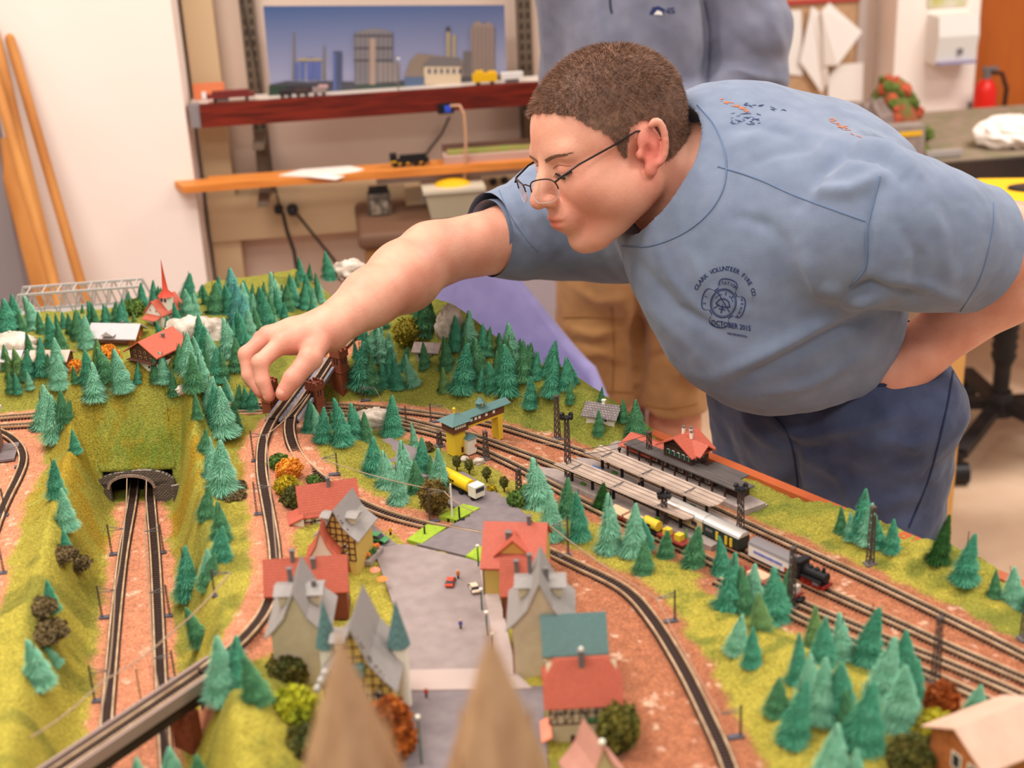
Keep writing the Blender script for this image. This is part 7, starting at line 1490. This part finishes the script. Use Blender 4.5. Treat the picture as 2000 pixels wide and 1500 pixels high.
decal_mesh('horse_emblem', [(1268, 28), (1275, 14), (1286, 12), (1298, 18), (1292, 22), (1284, 19), (1276, 28)], [(0, 1, 2, 3, 4, 5, 6)], M_ink, hoodie, .0015); decal_mesh('horse_emblem', [(1277, 28), (1284, 20), (1292, 23), (1294, 29)], [(0, 1, 2, 3)], M_wht, hoodie, .002)
root_p = root_sv
ss = SDF(); ss.chain([(zz(1238, 440), .145), (zz(1236, 500), .145)], .03); ss.chain([(zz(1185, 540), .105), (zz(1172, 640), .090), (zz(1170, 768), .082)], .02); ss.chain([(zz(1290, 540), .100), (zz(1300, 650), .090), (zz(1312, 782), .083)], .004)
ss.ell(zz(1345, 690, 2.94), (.045, .045, .07), k=.01); ss.cone(zz(1330, 722, 2.88), zz(1370, 728, 2.9), .006, .006, .008)
for kx, ky in ((1177, 800), (1314, 814)): ss.ell(zz(kx, ky+18), (.14, .14, .058), k=.004, op='-')
V5, F5 = ss.mesh(.006); V5 = smooth(V5, F5, 2); N5 = vnormals(V5, F5); V5 = V5+N5*(n3(V5, 30, 15)*.003+n3(V5, 80, 16)*.001+folds(V5, N5, [([(1110, 640), (1160, 655), (1220, 640)], .007, 9), ([(1105, 700), (1170, 690), (1230, 710)], .006, 9), ([(1120, 560), (1170, 590), (1240, 580)], .006, 9), ([(1110, 665), (1160, 675), (1225, 668)], -.006, 8), ([(1240, 520), (1248, 620), (1246, 760)], -.025, 12), ([(1270, 620), (1320, 650), (1350, 700)], .007, 10), ([(1265, 700), (1310, 690), (1340, 660)], -.006, 9), ([(1280, 560), (1320, 580), (1350, 640)], .006, 10)]))[:, None]; so5 = pm('cargo_shorts', V5, F5, M_short, sp, off=roff)
bt = bvh_of(V5, F5); root_p = roff; shirt = so5; M_ss = mat('canvas_seam', (150, 104, 58), .9)
seam([(1100, 620), (1150, 618), (1230, 622)], .0018, M_ss, 'seam'); seam([(1108, 752), (1170, 760), (1235, 768)], .0018, M_ss, 'hem_stitch'); seam([(1258, 790), (1310, 796), (1362, 786)], .0018, M_ss, 'hem_stitch'); seam([(1195, 600), (1200, 680), (1196, 770)], .0018, M_ss, 'seam'); seam([(1325, 640), (1330, 700), (1332, 735)], .0018, M_ss, 'pocket_seam')
root_p = root_sv
for k_0 in (k1, k2): MB().ell((k_0[0]-roff[0], k_0[1]-roff[1]-.05, .035), (.045, .11, .035), 16, 10).build('shoe', M_blk, sp)
# ================================================================ things on and below the shelves (first wall frame)
W0 = D(700, 300, 3.42); WM = Matrix.Translation((W0[0], W0[1], 0)) @ Matrix.Rotation(WA, 4, 'Z'); WI = WM.inverted()
def wthing(name, label, cat, px, off, z, group=None):
    v = wl(px, 200, off); return thing(name, label, cat, WM @ Vector((v.x, -off, z)), WA, group)
TOP1 = SHT-.002-.001; SP = 1/880.
t = wthing('wagon', 'dark red flat wagon at the left end of the mahogany shelf', 'model wagon', 452, .165, SHT); MB().box((0, 0, .012), (.105, .02, .008)).build('deck', mat('maroon', (120, 44, 40), .6), t); MB().box((-.02, 0, .006), (.03, .014, .008)).build('white_bogie_frame', M_chim, t)
MB().box((0, 0, .020), (.08, .016, .006)).build('load', mat('maroon', (120, 44, 40), .6), t)
for s in (-.035, .035): MB().cyl((s, -.010, .004), (s, .010, .004), .004, .004, 10).build('wheel_set', M_under, t)
t = wthing('orange_card', 'orange card with small white figure cut-out leaning in the corner', 'card', 411, .12, SHT); MB().box((0, 0, .017), (.07, .002, .036)).build('card', mat('orange_card', (226, 128, 84), .7), t); MB().box((-.012, -.003, .008), (.010, .002, .016)).build('white_tag', M_wht, t)
for i, (px, c, lab, L_) in enumerate([(560, (48, 40, 42), 'small black wagon on the shelf below the poster, leftmost of three', .028), (592, (70, 52, 50), 'dark brown wagon on the shelf below the poster, middle of three', .030), (626, (150, 130, 124), 'pale wagon on the shelf below the poster, right of the dark ones', .030)]):
    t = wthing('wagon', lab, 'model wagon', px, .172, SHT, 'model wagons before the poster'); MB().box((0, 0, .012), (L_, .014, .012)).build('body', mat('wg%d' % i, c, .6), t); [MB().cyl((s*L_*.3, -.007, .004), (s*L_*.3, .007, .004), .004, .004, 10).build('wheel_set', M_under, t) for s in (-1, 1)]
t = wthing('yellow_locomotive', 'bright yellow model locomotive on the right part of the mahogany shelf', 'model locomotive', 949, .172, SHT); my = mat('loco_yellow', (236, 182, 30), .5); MB().box((0, 0, .016), (.056, .018, .018)).build('body', my, t); MB().box((-.012, 0, .027), (.018, .016, .008)).build('cab', my, t); MB().box((.016, 0, .026), (.016, .014, .005)).build('hood', my, t); [MB().cyl((s, -.008, .005), (s, .008, .005), .005, .005, 10).build('wheel_set', M_under, t) for s in (-.016, .016)]
t = wthing('white_wagon', 'white model vehicle at the right end of the mahogany shelf', 'model wagon', 1002, .172, SHT); MB().box((0, 0, .016), (.050, .016, .014)).build('body', M_wht, t); MB().box((0, 0, .005), (.03, .012, .008)).build('underframe', M_chim, t)
t = wthing('signal_post', 'thin grey model signal standing before the poster', 'signal', 780, .172, SHT); MB().cyl((0, 0, 0), (0, 0, .075), .0016, .0012, 8).build('post', M_chim, t); MB().box((.004, 0, .07), (.008, .002, .004)).build('signal_arm', M_wht, t)
# lower shelf
t = wthing('black_locomotive', 'black model locomotive with yellow stripes on the orange shelf board', 'model locomotive', 788, OF2-.035, SH2T); MB().box((.005, 0, .012), (.086, .018, .010)).build('frame', M_blk, t); MB().box((.012, 0, .021), (.060, .013, .010)).build('hood', M_blk, t); c_ = MB().box((-.032, 0, .022), (.016, .018, .018)).build('cab', M_blk, t); MB().box((-.0325, -.0095, .014), (.014, .001, .003)).build('yellow_stripe', my, c_)
[MB().box((x, -.0095, .009), (.006, .001, .003)).build('yellow_stripe', my, t) for x in (-.018, .0, .03)]; [MB().cyl((x, -.008, .005), (x, .008, .005), .005, .005, 10).build('wheel_set', M_under, t) for x in (-.028, -.012, .018, .034)]
t = wthing('diorama', 'small green diorama strip with pinkish road on the orange shelf board', 'diorama', 955, OF2-.045, SH2T); MB().box((.02, .008, .008), (.26, .055, .016)).build('base', mat('pinkish_board', (196, 160, 146), .8), t); MB().box((.02, .014, .018), (.24, .035, .008)).build('grass_mat', mat('moss', (140, 150, 70), .9, (160, 140, 80), 40), t); MB().box((.02, .036, .018), (.26, .004, .03)).build('back_strip', mat('brown_strip', (110, 76, 66), .7), t)
# round black sockets and plugs on the tan duct, with cables
for px, py, r, lab in [(544, 408, .011, 'small black round plug on the tan duct, left of the pair'), (571, 409, .014, 'bigger black round plug on the tan duct, right of the pair'), (964, 356, .010, 'black socket hole on the duct at right, left of two'), (986, 353, .010, 'black socket hole on the duct at right, right of two')]:
    v = wl(px, py, .075); o = thing('wall_plug', lab, 'plug', WM @ Vector((v.x, -.0705, v.z)), WA); MB().cyl((0, .0, 0), (0, -.018 if py > 400 else -.004, 0), r, r*.9, 18).build('plug_body', M_blk, o); MB().cyl((0, -.018 if py > 400 else -.004, 0), (0, -.020 if py > 400 else -.005, 0), r*.6, r*.5, 14).build('plug_face', mat('plug_face', (52, 50, 52), .5), o)
tag(MB().tube([WP(552, 414, .10), WP(560, 450, .11), WP(574, 490, .12), WP(582, 540, .12), WP(584, 620, .12)], .0042, 8).build('power_cable', M_blk), 'thick black cable hanging from the left round plug', 'cable')
tag(MB().tube([WP(580, 418, .10), WP(612, 458, .11), WP(650, 505, .12), WP(680, 545, .12)], .0036, 8).build('power_cable', M_blk), 'black cable running diagonally down from the right round plug', 'cable')
# wooden cabinet with top under the shelves
M_cab = mat('cabinet_wood', (176, 128, 80), .5, (156, 108, 62), 8, stretch=(1, 1, .3)); M_cdk = mat('cabinet_dark_top', (110, 78, 58), .6)
cl_ = wl(712, 460, .38); cr_ = wl(925, 460, .38); zt_ = wl(800, 452, .38).z
cb = thing('wooden_cabinet', 'low wooden cabinet with rounded dark top below the shelves', 'cabinet', WM @ Vector((cl_.x, -.09, 0)), WA); wc = cr_.x-cl_.x
MB().box((wc/2, -.14, zt_/2-.02), (wc, .26, zt_-.04)).build('body', M_cab, cb); mb = MB(); mb.box((wc/2, -.14, zt_-.02), (wc+.03, .29, .04)); tp_ = mb.build('top', M_cdk, cb); bv = tp_.modifiers.new('b', 'BEVEL'); bv.width = .015; bv.segments = 3
MB().box((wc*.66, -.272, zt_*.45), (wc*.25, .004, zt_*.7)).build('compartment_shade', mat('recess_shade', (40, 32, 28), .9), cb); MB().box((wc*.30, -.275, zt_*.45), (wc*.42, .008, zt_*.78)).build('door', M_cab, cb)  # flat dark sheet in place of the shade inside an open compartment
t = thing('blister_box', 'dark box with clear plastic window standing on the cabinet', 'box', WM @ Vector((wl(745, 430, .3).x, -.22, zt_)), WA); bh = wl(745, 375, .22).z-zt_
MB().box((0, 0, bh/2), (.052, .03, bh)).build('carton', mat('dark_carton', (58, 50, 46), .5, (120, 104, 90), 40), t); MB().box((0, -.018, bh*.4), (.038, .008, bh*.6)).build('clear_window', mat('clear_plastic', (190, 170, 150), .15, (90, 80, 70), 60, alpha=.75), t); MB().box((0, 0, bh+.006), (.044, .028, .012)).build('lid', M_blk, t)
t = thing('storage_bin', 'clear plastic storage bin with yellow contents on the cabinet', 'storage bin', WM @ Vector((wl(885, 420, .22).x, -.24, zt_)), WA); bh = max(.06, wl(885, 382, .24).z-zt_)
mb = MB(); mb.prism([(-.055, 0), (.055, 0), (.066, bh), (-.066, bh)], -.06, .06, 'y'); mb.build('bin_body', mat('clear_bin', (206, 190, 160), .3, alpha=.7), t); MB().box((0, 0, bh+.002), (.14, .13, .008)).build('rim', mat('bin_rim', (214, 200, 176), .3), t); MB().ell((.0, -.01, bh), (.045, .04, .018), 14, 8).build('yellow_contents', my, t)
t = thing('cardboard_box', 'tan cardboard box beside the storage bin under the shelf', 'box', WM @ Vector((wl(835, 420, .22).x, -.14, zt_)), WA); MB().box((0, 0, .02), (.09, .05, .04)).build('carton', M_tan, t); MB().box((0, -.026, .02), (.02, .001, .03)).build('tape', M_board, t)
# ================================================================ lavender tub chair
M_lav = mat('lavender_fabric', (146, 138, 184), .75, (136, 128, 174), 30, sheen=.2)
c0 = ray(1008, 560); c0 = CC+c0*(2.42/c0[1]); tc = thing('tub_chair', 'lavender tub armchair behind the wooded hill', 'armchair', (c0[0], c0[1], 0), 0)
mb = MB(); n_ = 40; prof = []; Vv = []; th0 = R(62); rO, rI = .205, .175
for i in range(n_+1):
    a = -R(125)+R(250)*i/n_; b = R(158)+a; q = abs(a)/R(125); zt = .90-.03*q-.26*sstep(.28, .95, q)-.06*sstep(.9, 1.0, q); 
    for k in range(13):
        if k <= 4: r = rO; z = .18+(zt-.18)*k/4
        elif k < 8: t_ = (k-4)/4*math.pi; r = (rO+rI)/2+(rO-rI)/2*math.cos(t_); z = zt+(rO-rI)/2*1.2*math.sin(t_)
        else: r = rI; z = zt-(zt-.18)*(k-8)/4
        fl = 1+.10*(z-.18)/.7; Vv.append((r*fl*math.cos(b), r*fl*math.sin(b)*1.05, z))
mb.add(Vv, [(i*13+k, (i+1)*13+k, (i+1)*13+k+1, i*13+k+1) for i in range(n_) for k in range(12)], True); mb.add(Vv[:13], [tuple(range(13))]); mb.add(Vv[-13:], [tuple(range(13))]); mb.build('shell', M_lav, tc)
MB().ell((0, 0, .40), (.175, .18, .06), 28, 12).build('seat_cushion', M_lav, tc); MB().cyl((0, 0, .10), (0, 0, .20), .16, .19, 28).build('seat_base', M_lav, tc)
for a in (45, 135, 225, 315): MB().cyl(((.14)*math.cos(R(a)), .14*math.sin(R(a)), 0), (.12*math.cos(R(a)), .12*math.sin(R(a)), .12), .014, .018, 12).build('leg', M_blk, tc)
# grey side chair back between tub chair and shorts
c1 = ray(1105, 600); c1 = CC+c1*(3.08/c1[1]); t = thing('folding_chair', 'folded pale chair with maroon frame standing between lavender chair and shorts', 'chair', (c1[0], c1[1], 0), R(-10)); MB().box((0, 0, .66), (.30, .02, .26)).build('backrest', mat('pale_fabric', (190, 176, 182), .8), t); MB().box((0, .03, .34), (.30, .03, .32)).build('seat', mat('pale_fabric', (190, 176, 182), .8), t)
M_mar = mat('maroon_frame', (90, 52, 60), .5)
for x in (-.17, .17): MB().box((x, 0, .40), (.018, .022, .80)).build('frame_upright', M_mar, t); MB().box((x, .045, .30), (.018, .022, .60)).build('front_leg', M_mar, t)
# ================================================================ office chairs at right
M_seatf = mat('beige_grey_fabric', (176, 162, 150), .85, (164, 150, 138), 30, sheen=.2); M_dkpl = mat('dusty_black_plastic', (52, 48, 48), .55, (38, 36, 38), 20)
def office(loc_, rz, label, back=True):
    t = thing('office_chair', label, 'office chair', loc_, rz)
    mb = MB(); mb.lathe([(.20, .445), (.235, .455), (.25, .485), (.243, .515), (.20, .532), (.10, .528), (.001, .522)], (0, 0, 0), 32, True, 1, 1.0); mb.build('seat', M_seatf, t); MB().cyl((0, 0, .425), (0, 0, .448), .20, .21, 24).build('seat_pan', M_dkpl, t)
    mb = MB(); mb.lathe([(.034, .40), (.034, .425)]+[(.030+.005*(k % 2), .40-k*.014) for k in range(14)][0:1]+[(.029+.005*(k % 2), .395-k*.013) for k in range(13)]+[(.022, .22), (.022, .14)], (0, 0, 0), 20); mb.build('gas_column', M_dkpl, t)
    MB().cyl((0, 0, .085), (0, 0, .15), .042, .030, 20).build('hub', M_dkpl, t)
    for k in range(5):
        a = k*2*math.pi/5+.3; ex_, ey_ = .29*math.cos(a), .29*math.sin(a); mb = MB(); mb.bar((0, 0, .115), (ex_, ey_, .085), .036, .026); mb.build('base_arm', M_dkpl, t)
        cs = MB().cyl((ex_, ey_, .052), (ex_, ey_, .085), .012, .012, 10).build('caster', M_dkpl, t); sd_ = (-math.sin(a+.6), math.cos(a+.6)); MB().cyl((ex_-sd_[0]*.024, ey_-sd_[1]*.024, .028), (ex_+sd_[0]*.024, ey_+sd_[1]*.024, .028), .028, .028, 18).build('caster_wheel', M_blk, cs)
    if back:
        mb = MB(); mb.bar((.20, 0, .44), (.30, 0, .50), .05, .02).bar((.30, 0, .50), (.30, 0, .80), .05, .02); mb.build('back_bracket', M_dkpl, t); MB().ell((.29, 0, .82), (.045, .21, .20), 24, 14).build('backrest', M_seatf, t)
    return t
p = P(1944, 862, 0); office(p, R(0), 'beige grey office chair on casters beside the jeans at right')
# ================================================================ second layout table with hill model (deeper part of the room)
W0 = D(1700, 150, 4.75); WM = Matrix.Translation((W0[0], W0[1], 0)) @ Matrix.Rotation(WA, 4, 'Z'); WI = WM.inverted()
ZT = .72; f0 = WI @ Vector(P(1795, 322, ZT)); offF = -f0.y; x0 = (WI @ Vector(P(1545, 340, ZT))).x; x1 = f0.x+1.3
tt = thing('layout_table', 'second layout table with black front fascia at the right background', 'table', WM @ Vector((x0, -offF, 0)), WA); LW = x1-x0; DW = .60
M_fas = mat('black_fascia', (44, 36, 34), .4, (70, 52, 44), 6); MB().box((LW/2, .005, .675), (LW, .02, .09)).build('fascia', M_fas, tt); MB().box((LW/2, DW/2+.01, .708), (LW, DW, .02)).build('table_top', mat('grey_scatter', (150, 128, 112), .85, (128, 120, 90), 18), tt)
for x in (.1, LW*.5, LW-.1):
    for y in (.06, DW-.04): MB().box((x, y, .349), (.05, .05, .698)).build('leg', mat('yellow_pine', (214, 160, 92), .6), tt)
M_shr = mat('mixed_shrubs', (104, 112, 56), .95, (150, 84, 56), 26, lo=.5, hi=.62)
def tw(px, py, yoff): v = wl(px, py, offF-yoff); return v
a = tw(1560, 260, .22).x; b = tw(1800, 260, .22).x; mw = b-a
mo = thing('hill_model', 'green and rust coloured model hill with grey rock on the second table', 'model hill', WM @ Vector(((a+b)/2, -offF+.25, ZT-.002)), WA)
rs_ = random.Random(8); mb = MB()
def hz_(u): return .03+.10*math.exp(-((u-.28)/.16)**2)+.055*math.exp(-((u+.3)/.3)**2)
nx_, ny_ = 44, 18; Vv = []
for j in range(ny_):
    for i in range(nx_):
        u = i/(nx_-1)-.5; w_ = j/(ny_-1)-.5; e_ = max(0, 1-(abs(w_)*2)**4)*max(0, 1-(abs(u)*2)**8); Vv.append((u*mw, w_*.26, (hz_(u)*1.35+rs_.uniform(-.006, .006))*e_))
mb.add(Vv, [(j*nx_+i, j*nx_+i+1, (j+1)*nx_+i+1, (j+1)*nx_+i) for j in range(ny_-1) for i in range(nx_-1)]); mb.build('hill_body', M_shr, mo)
for nm, c, n, xr in (('green_shrubs', (92, 108, 46), 70, (-.5, .5)), ('rust_shrubs', (178, 84, 56), 26, (-.1, .45))):
    mb = MB()
    for k in range(n): u = rs_.uniform(*xr); w_ = rs_.uniform(-.4, .3); mb.ell((u*mw, w_*.26, hz_(u)*1.35*(1-(abs(w_)*2)**4)), rs_.uniform(.010, .020), 7, 5, .25, rs_)
    o = mb.build(nm, mat('sh_'+nm, c, .95), mo); o['kind'] = 'stuff'
mb = MB(); mb.ell((.08*mw, -.06, .06), (.05, .07, .075), 14, 10, .2, rs_); mb.build('grey_rock', mat('grey_rock', (138, 120, 112), .9), mo)
a = tw(1712, 270, .08); b = tw(1802, 270, .08); st_ = thing('retaining_wall', 'grey block retaining wall with yellow strip before the model hill', 'model wall', WM @ Vector(((a.x+b.x)/2, -offF+.09, ZT-.001)), WA); ww = b.x-a.x
MB().box((0, 0, .045), (ww, .05, .09)).build('wall_block', mat('grey_block', (158, 142, 132), .8, (140, 126, 118), 40), st_); MB().box((ww*.18, -.026, .07), (ww*.5, .003, .012)).build('yellow_strip', my, st_); MB().box((-ww*.36, -.026, .062), (ww*.10, .003, .022)).build('yellow_mark', my, st_)
v = tw(1780, 293, .04); t = thing('orange_wagon', 'tiny orange wagon before the grey retaining wall', 'model wagon', WM @ Vector((v.x, -offF+.04, ZT-.001)), WA); MB().box((0, 0, .010), (.05, .016, .014)).build('body', mat('wag_orange', (226, 100, 60), .5), t); MB().box((0, 0, .0015), (.04, .012, .003)).build('underframe', M_under, t)
v = tw(1830, 288, .06); t = thing('grey_coach', 'grey model coaches right of the orange wagon', 'model wagon', WM @ Vector((v.x+.02, -offF+.06, ZT-.001)), WA); MB().box((0, 0, .011), (.10, .018, .016)).build('body', mat('coach_grey', (168, 158, 152), .5), t); MB().box((0, 0, .0015), (.09, .012, .003)).build('underframe', M_under, t)
v = tw(1948, 285, .2); t = thing('white_cloth', 'crumpled white cloth lying on the second table at right', 'cloth', WM @ Vector((v.x, -offF+.14, ZT+.024)), WA); mb = MB(); r_ = random.Random(2); mb.ell((0, 0, .01), (.10, .07, .045), 30, 14, .10, r_); mb.build('cloth_heap', mat('white_cotton', (246, 232, 222), .9), t)
# fire extinguisher at the edge of pillar and door
v = wl(1903, 235, .25); t = thing('fire_extinguisher', 'red fire extinguisher with black hose between pillar and brown door', 'fire extinguisher', WM @ Vector((v.x+.02, -.27, v.z-.10)), WA)
MB().lathe([(.001, 0), (.034, .004), (.036, .02), (.036, .20), (.026, .225), (.012, .235)], (0, 0, 0), 20).build('cylinder', mat('extinguisher_red', (214, 34, 22), .3), t); MB().cyl((0, 0, .235), (0, 0, .262), .012, .012, 12).box((.01, 0, .268), (.05, .014, .010)).build('valve', M_chim, t); MB().tube([(.012, 0, .255), (.05, 0, .25), (.07, 0, .20), (.066, 0, .10), (.05, 0, .02)], .007, 8).build('hose', M_blk, t); MB().box((-.002, -.0365, .05), (.04, .002, .05)).build('white_label', M_wht, t); MB().box((0, .06, .13), (.03, .09, .03)).build('wall_hook', M_chim, t)
# yellow case on an orange side table
q_ = D(1985, 372, 2.95); t = thing('side_table', 'orange brown side table carrying the yellow case', 'table', (q_[0]+.12, q_[1]+.05, 0), R(-8)); zt_ = q_[2]-.055; MB().box((0, 0, zt_-.012), (.50, .34, .024)).build('table_top', M_oran, t)
for sx in (-.22, .22):
    for sy in (-.14, .14): MB().box((sx, sy, (zt_-.024)/2), (.035, .035, zt_-.024)).build('leg', mat('yellow_pine', (214, 160, 92), .6), t)
c = thing('yellow_case', 'bright yellow case with dark oval handle recess at the right edge', 'case', (q_[0]+.08, q_[1], zt_), R(-8)); mb = MB(); mb.box((0, 0, .028), (.30, .20, .055)); o = mb.build('case_body', my, c); bv = o.modifiers.new('b', 'BEVEL'); bv.width = .014; bv.segments = 3; MB().lathe([(.001, 0), (.05, 0), (.05, .004), (.001, .005)], (-.02, 0, .0555), 28, True, 1.5, .7).build('oval_handle', M_fas, c)
